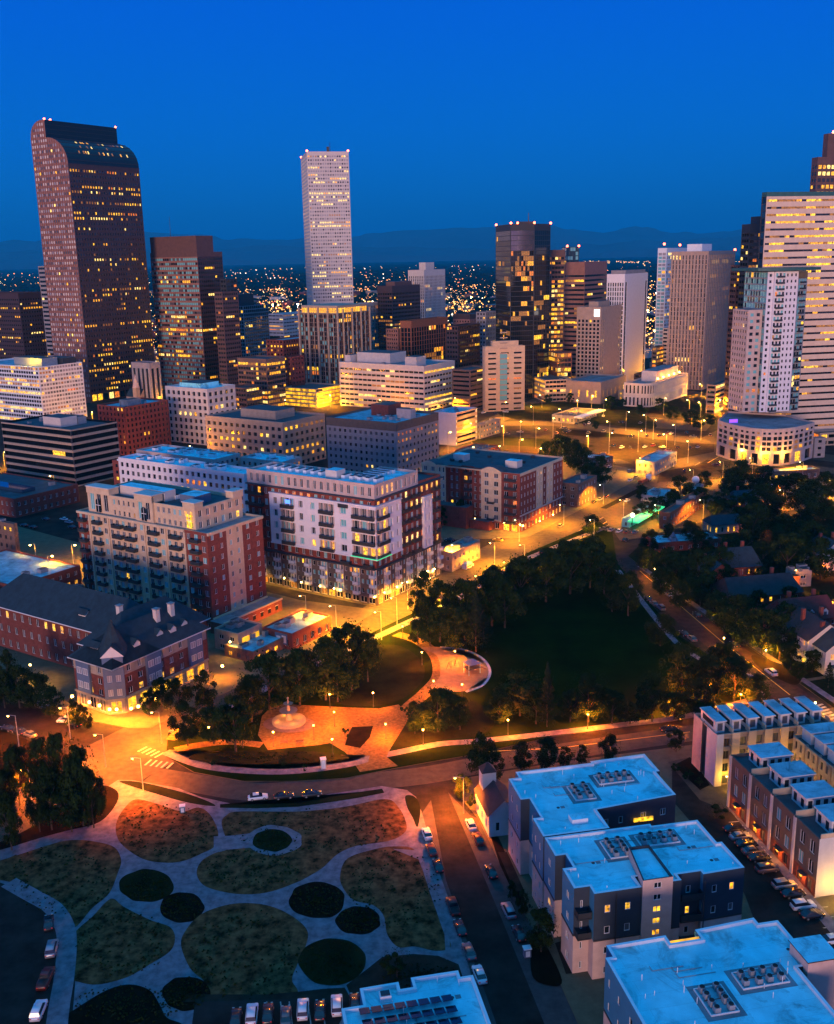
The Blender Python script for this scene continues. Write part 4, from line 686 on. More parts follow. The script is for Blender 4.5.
# ================================================================= middle distance
random.seed(5)
def blocky(name, label, spec, cat='building', near=False, fr='frame_dark', group=None):
    p, h, wr, wl, rot = solve(*spec); b = Bld(name, label, cat, p, rot, group, near, fr); b.h, b.wr, b.wl = h, wr, wl; return b
def cornice(b, P, Q, z, m='stone_white', t=.5, hgt=.7, name='cornice'):
    P = Vector(P); Q = Vector(Q); d = (Q - P).normalized(); n = Vector((d.y, -d.x)); q = MB(); c = (P + Q) / 2 + n * (t / 2)
    q.obox((c.x, c.y, z), Vector((d.x, d.y, 0)) * ((Q - P).length / 2), Vector((n.x, n.y, 0)) * (t / 2), Vector((0, 0, hgt / 2)), m); b.part(name, q)
def wall_lamps(b, pts, power=2600, col=(1, .42, .03), z=4.2, m='bulb_yellow', outd=.7, r=.28):
    inv = b.M.inverted()
    for x, y in pts:
        w = G(x, y, z); c = (CAM - w); c.z = 0; w = w + c.normalized() * outd; l = inv @ w
        q = MB(); q.ball(l, r, m, 7, 5); q.box(l.x - .12, l.x + .12, l.y - .12, l.y + .12, l.z + r, l.z + r + .3, 'metal_dark'); b.part('wall_lamp', q); c2 = inv.to_3x3() @ c.normalized(); lamp_light(b.e, l + c2 * .9 + Vector((0, 0, .1)), power * 1.2, col, .25, spot=150)
# --- cream balcony condominium with stepped crown
def condo():
    b = blocky('condominium', 'cream and red-brick condominium block with stacked dark balconies and arched crown windows', (206.7, 632, 533.5, 77, 262, 2), 'apartment block', True, 'frame_white'); h, wr, wl = b.h, b.wr, b.wl
    nf = 9; fh = h / nf; ws = ('glass', 'glass_blind', 'glass_teal', 'glass')
    # near-left long face, as vertical bays: (from, to, colour, projecting)
    cuts = [(1.0, .90, 'brick_red', 0), (.90, .745, 'stone_cream', .0), (.745, .46, 'stone_cream', .0), (.46, .30, 'stone_cream', 0), (.30, .16, 'stone_cream', 0), (.16, 0, 'brick_red', 0)]
    for a0, a1, m, pr in cuts:
        P = (0, wl * a0); Q = (0, wl * a1); n = max(2, round((a0 - a1) * wl / 2.9)); b.face(P, Q, 0, h, (a0 - a1) * wl / n, fh, .52, .55, m, p=.03, rec=.25, gl=ws, edge=.05)
        if a1 > 0: cornice(b, P, (0, wl * a1 + .05), h - .4, 'stone_cream', .5, .8)
    for yc, w in ((.95, 3.6), (.825, 4.0), (.66, 4.6), (.56, 4.6), (.38, 4.6), (.22, 4.8), (.075, 4.0)):
        for i in range(0, nf): balcony(b, (0, wl), (0, -1), wl * (1 - yc), i * fh + .35, w, 1.7)
    for y in (.90, .745, .46, .30, .16): b.box('pilaster', -.35, 0, wl * y - .35, wl * y + .35, 0, h - .9, 'stone_cream')
    # right face: brick wings and cream centre
    for a0, a1, m, nb in ((0, .33, 'brick_red', 2), (.33, .62, 'stone_cream', 2), (.62, 1, 'brick_red', 2)):
        b.face((wr * a0, 0), (wr * a1, 0), fh * 1.2, h, (a1 - a0) * wr / nb, fh, .34, .5, m, p=.03, gl=ws, edge=.3, fr='frame_white')
    b.face((-.0, 0), (wr, 0), 0, fh * 1.2, 3.4, fh * 1.2, .5, .5, 'brick_red', p=.05, gl=ws)
    cornice(b, (0, 0), (wr, 0), h - .4, 'stone_cream', .6, 1.0); cornice(b, (0, 0), (wr, 0), fh * 1.2, 'stone_cream', .5, .6)
    b.plain((wr, 0), (wr, wl), 0, h, 'brick_red'); b.plain((wr, wl), (0, wl), 0, h, 'brick_red')
    b.roof([(0, 0), (wr, 0), (wr, wl), (0, wl)], h, 'roof_grey', .7, 'stone_cream')
    # upper set-back storeys
    z1 = h - .7; i0, i1, j0, j1 = 1.6, wr * .9, wl * .10, wl * .93; h2 = z1 + 7.6
    b.face((i0, j1), (i0, j1 * .80), z1, h2 + 2, 3.4, 9, .62, .62, 'stone_cream', p=0, gl=ws)
    b.face((i0, j1 * .80), (i0, j0 + (j1 - j0) * .52), z1, h2, 2.6, 3.9, .42, .5, 'stone_cream', p=.05, gl=ws)
    b.face((i0 - .8, j0 + (j1 - j0) * .52), (i0 - .8, j0 + (j1 - j0) * .36), z1, h2 + 2, 4, 9, .55, .62, 'stone_cream', p=.0, gl=ws)
    b.plain((i0, j0 + (j1 - j0) * .52), (i0 - .8, j0 + (j1 - j0) * .52), z1, h2 + 2, 'stone_cream'); b.plain((i0 - .8, j0 + (j1 - j0) * .36), (i0, j0 + (j1 - j0) * .36), z1, h2 + 2, 'stone_cream')
    b.face((i0, j0 + (j1 - j0) * .36), (i0, j0), z1, h2, 2.6, 3.9, .5, .52, 'stone_cream', p=.3, gl=ws, litset=['lit_yellow', 'lit_amber'])
    b.face((i0, j0), (i1, j0), z1, h2, 3.6, 3.9, .45, .6, 'stone_cream', p=.12, gl=ws, litset=['lit_yellow'])
    b.plain((i1, j0), (i1, j1), z1, h2, 'stone_cream'); b.plain((i1, j1), (i0, j1), z1, h2, 'stone_cream')
    b.roof([(i0, j0), (i1, j0), (i1, j1), (i0, j1)], h2, 'roof_dark', 1.0, 'stone_cream', name='upper_roof')
    for (x0, x1, y0, y1, dz) in ((i0 - .3, i0 + 4, j1 * .80, j1, 2), (i0 - 1.0, i0 + 4, j0 + (j1 - j0) * .36, j0 + (j1 - j0) * .52, 2.2), (i0 - .4, i0 + 3.4, j0 - .4, j0 + 5, 1.8), (i1 - 4.5, i1 + .3, j0 - .4, j0 + 3, 2.0)):
        b.box('parapet_tower', x0, x1, y0, y1, h2 - .2, h2 + dz, 'stone_cream'); b.box('parapet_cap', x0 - .25, x1 + .25, y0 - .25, y1 + .25, h2 + dz, h2 + dz + .35, 'stone_white')
    # arched windows
    for yy in (j1 * .9, j0 + (j1 - j0) * .44, j0 + 2.4):
        q = MB(); x = i0 - (1.02 if 0.3 < (yy - j0) / (j1 - j0) < .6 else .5); q.poly([(x, yy + 1.2 * math.cos(math.pi * k / 8), z1 + 4.6 + 1.2 * math.sin(math.pi * k / 8)) for k in range(9)] + [(x, yy - 1.2, z1 + 1), (x, yy + 1.2, z1 + 1)], 'lit_yellow' if yy < wl * .2 else 'glass'); q.box(x - .06, x, yy - .06, yy + .06, z1 + 1, z1 + 5.7, 'frame_white'); q.box(x - .05, x, yy - 1.2, yy + 1.2, z1 + 3.4, z1 + 3.6, 'frame_white')
        b.part('arched_window', q)
    b.box('stair_house', i0 + 5, i0 + 10, wl * .40, wl * .75, h2 - 1, h2 + 2.6, 'stone_white', 'roof_white'); b.box('stair_house', i0 + 7, i0 + 14, wl * .2, wl * .32, h2 - 1, h2 + 2, 'panel_bluegrey', 'roof_white')
    for k in range(6): b.unit(i0 + random.uniform(5, 16), wl * random.uniform(.2, .85), h2 - 1 if k % 2 else h2 - 1, 2, 2, 1.4, 'metal_white')
    # terrace wing in front right and entrance
    b.box('terrace_wing', -1.5, wr + 1, -6, -.02, 0, fh * 1.15, 'brick_red', 'roof_grey')
    for k in range(7): x = wr * (k + .5) / 7; q = MB(); q.box(x - .7, x + .7, -6.06, -6.0, 1.2, 2.7, 'glass'); q.box(x - .8, x + .8, -6.1, -6.02, 2.7, 2.85, 'frame_white'); b.part('window', q)
    cornice(b, (-1.5, -6), (wr + 1, -6), fh * 1.15 + .2, 'stone_cream', .4, .5)
    b.finish()
condo()
# --- long apartment block with white framed panel
def panel_block():
    b = blocky('apartment_building', 'big red and brown apartment block wrapped by a white framed panel on its corner', (374, 606, 485, 252, 440, 2), 'apartment block', True, 'frame_white'); h, wr, wl = b.h, b.wr, b.wl
    wl2 = wl * 1.05; nf = 11; fh = h / nf; gl = ('glass', 'glass_blind', 'glass_teal'); lp = dict(gl=gl, p=.16, litset=['lit_amber', 'lit_yellow', 'lit_dim', 'lit_pale', 'lit_orange'])
    za, zb = fh * 3.4, fh * 9.7
    # base storeys
    for (P, Q, n) in (((0, wl2), (0, 0), 8), ((0, 0), (wr, 0), 6)):
        Pv, Qv = Vector(P), Vector(Q); L_ = (Qv - Pv).length
        for k in range(n):
            a = Pv + (Qv - Pv) * (k / n); m_ = Pv + (Qv - Pv) * ((k + .60) / n); c = Pv + (Qv - Pv) * ((k + 1) / n)
            b.face(a, m_, fh * .8, za, L_ / n * .29, fh * .87, .5, .5, 'taupe', **lp, edge=.05)
            b.face(m_, c, fh * .8, za, L_ / n * .19, fh * .87, .60, .62, 'stucco_white', p=.12, gl=gl, edge=.02, litset=['lit_yellow', 'lit_amber', 'lit_dim'])
            d = (Qv - Pv).normalized()
            for i in range(3): balcony(b, m_, (d.x, d.y), L_ / n * .20, fh * (.82 + i * .87), 2.4, 1.2, 'concrete_pale', 'metal_white')
        b.face(P, Q, 0, fh * .8, L_ / n / 2, fh * .8, .8, .7, 'taupe', p=.35, gl=('glass',), litset=['lit_amber', 'lit_dim'])
        b.face(P, Q, za, zb, 3.3, (zb - za) / 6, .46, .56, 'brick_red', **lp); b.face(P, (wr * .64, 0) if P == (0, 0) else Q, zb, h, 3.0, (h - zb), .45, .62, 'stone_pink', p=.08, gl=gl, litset=['lit_yellow', 'lit_amber'])
        cornice(b, P, Q, za, 'siding_dark', 1.3, .5, 'ledge'); cornice(b, P, Q, zb - .1, 'siding_dark', 1.3, .35, 'ledge')
        d = (Qv - Pv).normalized(); fl = (zb - za) / 6
    # dark balconies on the brick part
    fl = (zb - za) / 6
    for i in range(6):
        z = za + i * fl + .25
        for y in (.97, .90, .22 if i in (0, 5) else None, .05 if i == 0 else None):
            if y: balcony(b, (0, wl2), (0, -1), wl2 * (1 - y), z, 4.2, 1.5, 'metal_dark')
        for x in (.42, .58, .9): balcony(b, (0, 0), (1, 0), wr * x, z, 4.4, 1.5, 'metal_dark')
    # white frame panel wrapping the corner, 1 m proud: left face part and right face part
    z0, z1 = za + fl * .95, za + fl * 5.35; f4 = (z1 - z0) / 4; wh = 'white_panel'
    segs = [(.80, .715, 'w'), (.715, .60, 'b'), (.60, .41, 'w'), (.41, .29, 'b'), (.29, .16, 'w'), (.16, .0, 'b')]
    for a0, a1, t in segs:
        P = (-1.0, wl2 * a0); Q = (-1.0, wl2 * a1 if a1 else -1.0)
        if t == 'w': b.face(P, Q, z0, z1, (a0 - a1) * wl2 / (2 if a0 - a1 > .15 else 1), f4, .34 if a0 - a1 > .15 else .36, .55, wh, p=.08, gl=gl, rec=.5, edge=.1, litset=['lit_orange', 'lit_yellow'])
        else:
            b.face(P, Q, z0, z1, (a0 - a1) * wl2 / 3, f4, .72, .70, 'stone_pink', span=wh, p=.14, gl=gl, rec=.9, edge=.1, litset=['lit_yellow', 'lit_amber'], rows={0: .6} if a0 < .42 else None)
            for i in range(4): balcony(b, P, (0, -1), (P[1] - Q[1]) / 2, z0 + i * f4 + .15, (P[1] - Q[1]) - .8, 1.0, 'metal_dark')
    b.face((-1, -1), (wr * .16, -1), z0, z1, wr * .08, f4, .72, .70, 'stone_pink', span=wh, p=.15, gl=gl, rec=.9, edge=.1, litset=['lit_yellow'], rows={0: .9})
    for i in range(4): balcony(b, (-1, -1), (1, 0), (wr * .16 + 1) / 2, z0 + i * f4 + .15, wr * .16, 1.0, 'metal_dark')
    b.face((wr * .16, -1), (wr * .34, -1), z0, z1, wr * .09, f4, .34, .55, wh, p=.05, gl=gl, rec=.5, edge=.1)
    b.face((wr * .70, -1), (wr * .82, -1), z0 - fl, z1 - fl * .7, wr * .06, f4, .4, .55, wh, p=.05, gl=gl, rec=.5, edge=.1)
    q = MB()
    for (x0, x1, y0, y1, a, c) in ((-1, 0, wl2 * .8, wl2 * .8 + .3, z0, z1), (wr * .34, wr * .34 + .3, -1, 0, z0, z1), (wr * .82, wr * .82 + .3, -1, 0, z0 - fl, z1 - fl * .7), (wr * .7 - .3, wr * .7, -1, 0, z0 - fl, z1 - fl * .7)): q.box(x0, x1, y0, y1, a, c, wh)
    q.box(-1.35, 0, -1.35, wl2 * .8 + .35, z1, z1 + .5, wh); q.box(-1.35, 0, -1.35, wl2 * .8 + .35, z0 - .5, z0, wh); q.box(0.01, wr * .34 + .35, -1.35, 0, z1, z1 + .5, wh); q.box(.01, wr * .34 + .35, -1.35, 0, z0 - .5, z0, wh); q.box(wr * .7 - .3, wr * .82 + .3, -1.3, 0, z1 - fl * .7, z1 - fl * .7 + .5, wh)
    b.part('white_frame', q, label='white frame around the balcony bays')
    q = MB(); q.box(-2.3, -2.05, -2.3, wl2 * .16, z0 + .1, z0 + .32, 'led_green'); q.box(-2.04, wr * .15, -2.3, -2.05, z0 + .1, z0 + .32, 'led_green'); b.part('green_light_strip', q)
    q = MB(); q.box(-2.1, -2.0, wl2 * .62, wl2 * .66, z1 - 2.6, z1 - 1.2, 'led_blue'); b.part('blue_light', q)
    b.plain((wr, 0), (wr, 16), 0, zb + 1, 'brick_red'); b.plain((wr * .64, 0), (wr * .64, 16), zb, h, 'stone_pink'); b.plain((wr, 16), (15, 16), 0, zb + 1, 'stone_pink'); b.plain((wr * .64, 16), (15, 16), zb, h, 'stone_pink'); b.plain((wr * .64 + .01, 0), (wr, 0), zb, zb + 1, 'brick_red'); b.roof([(wr * .64 + .02, 0), (wr, 0), (wr, 16), (wr * .64 + .02, 16)], zb + 1, 'roof_dark', .8, 'brick_dark', name='lower_roof'); b.plain((15, 16), (15, wl2), 0, h, 'stone_pink'); b.plain((15, wl2), (0, wl2), 0, h, 'stone_pink')
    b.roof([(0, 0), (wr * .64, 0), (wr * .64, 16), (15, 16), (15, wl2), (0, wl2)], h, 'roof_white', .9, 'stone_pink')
    for k in range(15): b.unit(7.5, wl2 * (.06 + .06 * k), h - .9, 4.2, 1.5, 1.5, 'metal_white'); b.unit(11.5, wl2 * (.09 + .06 * k), h - .9, 1.6, 1.6, 1.2, 'metal_grey') if k % 3 == 0 else None
    for k in range(6): b.unit(wr * (.18 + .07 * k), 10.5, h - .9, 1.3, 7, 1.3, 'metal_white')
    b.box('stair_house', 4, 9, 19, 24, h - .9, h + 2.2, 'stone_white', 'roof_white')
    wall_lamps(b, [(200 + x / 3.208, 340 + y / 3.208) for x, y in ((205, 748), (270, 762), (325, 775), (385, 787), (430, 795), (450, 800), (560, 822), (592, 808), (632, 790), (665, 775), (705, 757), (730, 740), (752, 733))], 3200)
    b.finish()
panel_block()
# --- L-shaped low wings with white roofs behind the cream condominium
def wing(label, spec, face, roof='roof_white', units=10, um='metal_white', capm=None, near=False, name='apartment_wing', cat='building', par=.9, extra=None):
    b = tower(name, label, spec, face.get('wall', 'stone_pink'), Lf=face, Rf=extra, roof=roof, par=par, units=units, cat=cat, near=near, um=um, capm=capm, top=face.pop('top', .8)); return b
b = wing('white-fronted wing with pale blue roof and rows of white roof units', (244, 560, 474, 118, 262, 2), dict(bay=3.3, fh=3.3, ww=.5, wh=.55, wall='white_panel', gl=('glass', 'glass_blind'), p=.12, top=1), units=22); b.finish()
b = wing('pale pink wing with bright blue roof farthest behind the cream condominium', (214, 520, 459.5, 136, 240, 2), dict(bay=3.3, fh=3.3, ww=.5, wh=.5, wall='stone_pink', gl=('glass', 'glass_blind'), p=.06), units=20); b.finish()
b = wing('small pink wing with bright roof between tan office and panel block', (282, 520, 462, 240, 302, 2), dict(bay=3.6, fh=3.3, ww=.4, wh=.5, wall='stone_pink', p=.1), units=8); b.finish()
b = wing('low white-trimmed brick shopfront left of the pink wings', (120, 520, 461, 112, 140, 2), dict(bay=3, fh=3, ww=.4, wh=.5, wall='brick_red', p=.1), units=2, roof='roof_light'); b.finish()
# --- red-brick apartment block with arched white bays
def red_block():
    b = blocky('apartment_building', 'red-brick apartment block with two cream arched bays and dark roof by the yellow avenue', (520, 533, 474, 421, 563, 2), 'apartment block', True, 'frame_white'); h, wr, wl = b.h, b.wr, b.wl
    gl = ('glass', 'glass_blind'); fh = h / 7; ls = ['lit_yellow', 'lit_orange', 'lit_amber']
    plan = [(1.0, .83, 'stone_cream', 0, 1.6), (.83, .74, 'stone_cream', 0, 0), (.74, .62, 'brick_red', 2.5, 0), (.62, .50, 'brick_dark', 4.5, 0), (.50, .38, 'brick_red', 2.5, 0), (.38, .18, 'stone_cream', 0, 1.8), (.18, 0, 'brick_red', 0, 0)]
    fp = []
    for a0, a1, m, dx, arch in plan:
        P, Q = (dx, wl * a0), (dx, wl * a1); b.face(P, Q, fh, h, (a0 - a1) * wl / 2.0, fh, .45 if m != 'brick_dark' else .6, .6, m, p=.06, gl=gl, edge=.3, litset=ls); b.face(P, Q, 0, fh, 3.4, fh, .7, .75, 'brick_red', p=.4, gl=gl, litset=ls)
        fp += [P, Q]
        if arch:
            q = MB(); n = 10; y0, y1 = wl * a0, wl * a1
            top = [(-.4, y0 + (y1 - y0) * k / n, h + arch * math.sin(math.pi * k / n)) for k in range(n + 1)]
            q.poly([(-.4, y0, h - 1)] + top + [(-.4, y1, h - 1)], 'stone_cream')
            for k in range(n): a, c = top[k], top[k + 1]; q.poly((a, c, (6, c[1], c[2]), (6, a[1], a[2])), 'roof_dark')
            b.part('arched_gable', q)
            for i in range(2): balcony(b, P, (0, -1), (a0 - a1) * wl / 2, fh * (1 + i * 2) + .2, 3.4, 1.2, 'concrete_pale')
        if m == 'brick_dark' or a1 == 0:
            for i in range(1, 7): balcony(b, P, (0, -1), (a0 - a1) * wl * .5, fh * i + .2, (a0 - a1) * wl * .6, 1.3, 'metal_dark')
    for i in range(len(fp) // 2 - 1):
        a, c = fp[2 * i + 1], fp[2 * i + 2]
        if abs(a[0] - c[0]) > .1: b.plain(a, c, 0, h, 'brick_red')
    for a0, a1, m in ((0, .36, 'brick_red'), (.36, .52, 'stone_cream'), (.52, .60, 'brick_dark'), (.60, .76, 'stone_cream'), (.76, 1, 'brick_red')):
        b.face((wr * a0, 0), (wr * a1, 0), fh * 2, h - 1.2, (a1 - a0) * wr / max(1, round((a1 - a0) * wr / 3.4)), fh, .4, .5, m, p=.05, gl=gl, edge=.2, litset=ls)
    b.plain((0, 0), (wr, 0), h - 1.2, h, 'stone_cream'); b.face((0, 0), (wr, 0), 0, fh * 2, 3.6, fh, .5, .6, 'brick_red', p=.3, gl=gl, litset=ls); cornice(b, (0, 0), (wr, 0), fh * 2, 'stone_pink', .5, .5)
    b.plain((wr, 0), (wr, wl), 0, h, 'brick_red'); b.plain((wr, wl), (0, wl), 0, h, 'brick_red')
    b.roof([(0, 0), (wr, 0), (wr, wl), (0, wl)], h, 'roof_dark', .7, 'stone_cream')
    for a, c in ((.3, .22), (.35, .78)): b.box('stair_house', wr * a, wr * a + 5, wl * c - 3, wl * c + 3, h - .7, h + 2.4, 'stone_white', 'roof_white')
    for k in range(8): b.unit(random.uniform(.2, .9) * wr, random.uniform(.1, .9) * wl, h - .7, 1.4, 1.4, 1, 'metal_dark')
    b.box('lower_wing', -6, -.01, wl * .46, wl * .80, 0, fh * 2.6, 'brick_red', 'roof_dark'); b.box('entrance_block', -4, -.01, wl * .26, wl * .45, 0, fh * 1.1, 'brick_red', 'roof_dark')
    wall_lamps(b, [(410 + x / 4.39, 430 + y / 4.39) for x, y in ((170, 352), (190, 352), (284, 352), (322, 360), (370, 366), (413, 405), (448, 408), (484, 414), (285, 388), (628, 370), (570, 398), (496, 418))], 2600, z=4)
    b.finish()
red_block()
# --- slate-roofed brick corner building
def hip_building():
    O_ = G(117, 718); R2, L2, rot = axes(2); b = Bld('corner_building', 'red-brick corner building with steep dark slate roofs and grey-blue turret', 'building', O_, rot, None, True, 'frame_white')
    he = topz(O_, 668)                       # eaves
    inv = b.M.inverted()
    def loc(x, y, z): v = inv @ G(x, y, z); return (v.x, v.y)
    e1 = loc(222, 632, he); wr = e1[0]; e2 = loc(63, 660, he); wl = e2[1]
    d = 15; fh = he / 3.4; ls = ['lit_yellow', 'lit_amber']
    def hip(P0, P1, w, over=1.0, zt=7.5, hip0=True, hip1=True, nm='roof'):
        """hipped roof over the strip from P0 to P1 (its front eaves line), depth w to the left"""
        P0, P1 = Vector(P0), Vector(P1); u = (P1 - P0).normalized(); n = Vector((-u.y, u.x)); a = P0 - u * over - n * over; c = P1 + u * over - n * over; e = c + n * (w + 2 * over); f = a + n * (w + 2 * over)
        r0 = P0 + n * (w / 2) + u * (w / 2 if hip0 else -over); r1 = P1 + n * (w / 2) - u * (w / 2 if hip1 else -over)
        q = MB(); z = he; zt_ = he + zt; v = lambda p, zz: (p.x, p.y, zz)
        q.poly((v(a, z), v(c, z), v(r1, zt_), v(r0, zt_)), 'slate'); q.poly((v(e, z), v(f, z), v(r0, zt_), v(r1, zt_)), 'slate'); q.poly((v(c, z), v(e, z), v(r1, zt_)), 'slate'); q.poly((v(f, z), v(a, z), v(r0, zt_)), 'slate')
        q.poly((v(a, z - .02), v(f, z - .02), v(e, z - .02), v(c, z - .02)), 'stucco_white'); b.part(nm, q)
        g_ = MB()
        for (s_, t_) in ((a, c), (c, e), (e, f), (f, a)):
            m_ = (s_ + t_) / 2; uu = (t_ - s_); g_.obox((m_.x, m_.y, z - .16), Vector((uu.x, uu.y, 0)) / 2, Vector((uu.y, -uu.x, 0)).normalized() * .08, Vector((0, 0, .14)), 'frame_white')
        b.part('gutter', g_)
    gl = ('glass', 'glass_blind')
    for (P, Q) in (((0, wl), (0, 3)), ((3, 0), (wr, 0))):
        P, Q = Vector(P), Vector(Q); L_ = (Q - P).length; dd = (Q - P).normalized()
        b.face(P, Q, 0, fh * 1.1, 4.2, fh * 1.1, .7, .72, 'stone_tan', p=.55, gl=gl, litset=ls, rec=.4); b.face(P, Q, fh * 1.1, he - fh * .8, 3.8, (he - fh * 1.9) / 2 * 1.2, .42, .55, 'brick_dark', p=.05, gl=gl, litset=ls); b.face(P, Q, he - fh * .8, he, 3.8, fh * .8, .35, .55, 'stone_tan', p=.05, gl=gl, litset=ls)
        cornice(b, P, Q, fh * 1.1, 'stone_tan', .5, .5)
    for (x, y, ax) in ((0, wl * .72, 1), (wr * .40, 0, 0), (wr * .86, 0, 0)):   # white window bays on blue panels
        q = MB(); w = 2.6
        if ax: q.box(-.7, 0, y - w, y + w, fh * 1.2, he - .1, 'panel_bluegrey')
        else: q.box(x - w, x + w, -.7, 0, fh * 1.2, he - .1, 'panel_bluegrey')
        b.part('window_bay', q)
        for zz_ in (fh * 1.5, fh * 2.45):
            for k in (-1, 1):
                if ax: b.pane(((-.74, y + k * 1.2 + .95, zz_), (-.74, y + k * 1.2 - .95, zz_), (-.74, y + k * 1.2 - .95, zz_ + 1.9), (-.74, y + k * 1.2 + .95, zz_ + 1.9)), 'glass_pale', Vector((-1, 0, 0)), 'frame_white')
                else: b.pane(((x + k * 1.2 - .95, -.74, zz_), (x + k * 1.2 + .95, -.74, zz_), (x + k * 1.2 + .95, -.74, zz_ + 1.9), (x + k * 1.2 - .95, -.74, zz_ + 1.9)), 'glass_pale', Vector((0, -1, 0)), 'frame_white')
    # chamfered corner with turret
    b.face((0, 3), (3, 0), 0, fh * 1.1, 4.2, fh * 1.1, .7, .7, 'stone_tan', p=1, gl=gl, litset=ls, edge=.1); b.face((-.6, 3.2), (3.2, -.6), fh * 1.1, he + 2.2, 2.4, fh * .9, .55, .5, 'panel_bluegrey', p=.0, gl=('glass_pale',), edge=.4, fr='frame_white')
    q = MB(); c0, c1 = Vector((-.9, 3.5)), Vector((3.5, -.9)); m_ = (c0 + c1) / 2; n_ = Vector((1, 1)).normalized(); zt = he + 2.2
    q.poly(((c0.x, c0.y, zt), (c1.x, c1.y, zt), (m_.x, m_.y, zt + 3.0)), 'stucco_white'); e_ = n_ * 7
    q.poly(((c0.x, c0.y, zt), (m_.x, m_.y, zt + 3.1), (m_.x + e_.x, m_.y + e_.y, zt + 3.1), (c0.x + e_.x, c0.y + e_.y, zt)), 'slate'); q.poly(((c1.x, c1.y, zt), (m_.x, m_.y, zt + 3.1), (m_.x + e_.x, m_.y + e_.y, zt + 3.1), (c1.x + e_.x, c1.y + e_.y, zt)), 'slate'); b.part('gable', q)
    q = MB(); cc = m_ + n_ * 5.5; q.cyl((cc.x, cc.y, he), (cc.x, cc.y, he + 11), 5.2, .05, 8, 'slate'); b.part('turret_roof', q)
    b.plain((-.6, 3.2), (.6, 4.4), fh * 1.1, he + 2.2, 'panel_bluegrey'); b.plain((4.4, .6), (3.2, -.6), fh * 1.1, he + 2.2, 'panel_bluegrey')
    hip((0, wl), (0, 0), d, nm='roof'); hip((0, 0), (wr, 0), d, nm='roof')
    # rear range joining and long left range with courtyard
    b.plain((wr, 0), (wr, d), 0, he, 'brick_dark'); b.plain((wr, d), (d, d), 0, he, 'brick_dark'); b.plain((d, d), (d, wl), 0, he, 'stone_cream'); b.plain((d, wl), (0, wl), 0, he, 'stone_cream')
    a2 = loc(-60, 636, he); x2 = 22.0
    # second range, set back, running to the left edge
    Lw = wl + 62
    b.face((x2 - 6, wl + 62), (x2 - 6, wl + 8), 0, he, 3.8, fh, .4, .5, 'brick_dark', p=.12, gl=gl, litset=ls); b.face((d, wl), (x2 - 6, wl + 8), 0, he, 3, fh, .5, .5, 'stone_white', p=.1, gl=gl, litset=ls)
    hip((x2 - 6, wl + 62), (x2 - 6, wl - 4), d + 2, zt=8.5); hip((x2 - 6, wl + 2), (wr + 2, wl - 4), 1, zt=.2, nm='link_roof') if False else None
    P, Q = (8, wl - 2), (wr + 8, wl - 2); b.w.box(8, wr + 6, wl - 18 + 8, wl + 6, 0, he - .3, 'brick_dark'); hip((8, wl - 10), (wr + 6, wl - 10), 16, zt=8.2)
    for (x, y) in ((wr * .55, 3.5), (wr * .82, 3.5), (wr * .30, 3.2), (3.3, wl * .6), (x2 - 3, wl + 18), (wr * .68, 3.0)):
        q = MB(); z = he + 2.4; q.box(x - 1.1, x + 1.1, y - 1.6, y + 1.5, z - 1.2, z + .8, 'stucco_white'); q.poly(((x - 1.5, y - 2, z + .7), (x, y - 2, z + 2.1), (x, y + 3, z + 2.1), (x - 1.5, y + 3, z + .7)), 'slate'); q.poly(((x + 1.5, y - 2, z + .7), (x, y - 2, z + 2.1), (x, y + 3, z + 2.1), (x + 1.5, y + 3, z + .7)), 'slate'); q.poly(((x - 1.1, y - 1.62, z + .7), (x + 1.1, y - 1.62, z + .7), (x, y - 1.62, z + 1.9)), 'stucco_white'); b.part('dormer', q)
    for (x, y) in ((wr * .62, 5.5), (wr * .78, 5.5), (18, wl + 1)): q = MB(); q.box(x - .7, x + .7, y - .7, y + .7, he + 3, he + 8.8, 'stone_white'); q.box(x - .85, x + .85, y - .85, y + .85, he + 8.8, he + 9.1, 'stone_grey'); b.part('chimney', q)
    wall_lamps(b, [(x / 3.475, 560 + y / 3.475) for x, y in ((250, 470), (310, 490), (345, 502), (380, 515), (405, 515), (455, 512), (480, 505), (537, 478), (772, 365))], 8500, (1, .28, .012), 4.0, 'bulb_orange', r=.4)
    wall_lamps(b, [(14, 666), (30, 664)], 4500, (1, .45, .03), 6)
    b.finish()
hip_building()
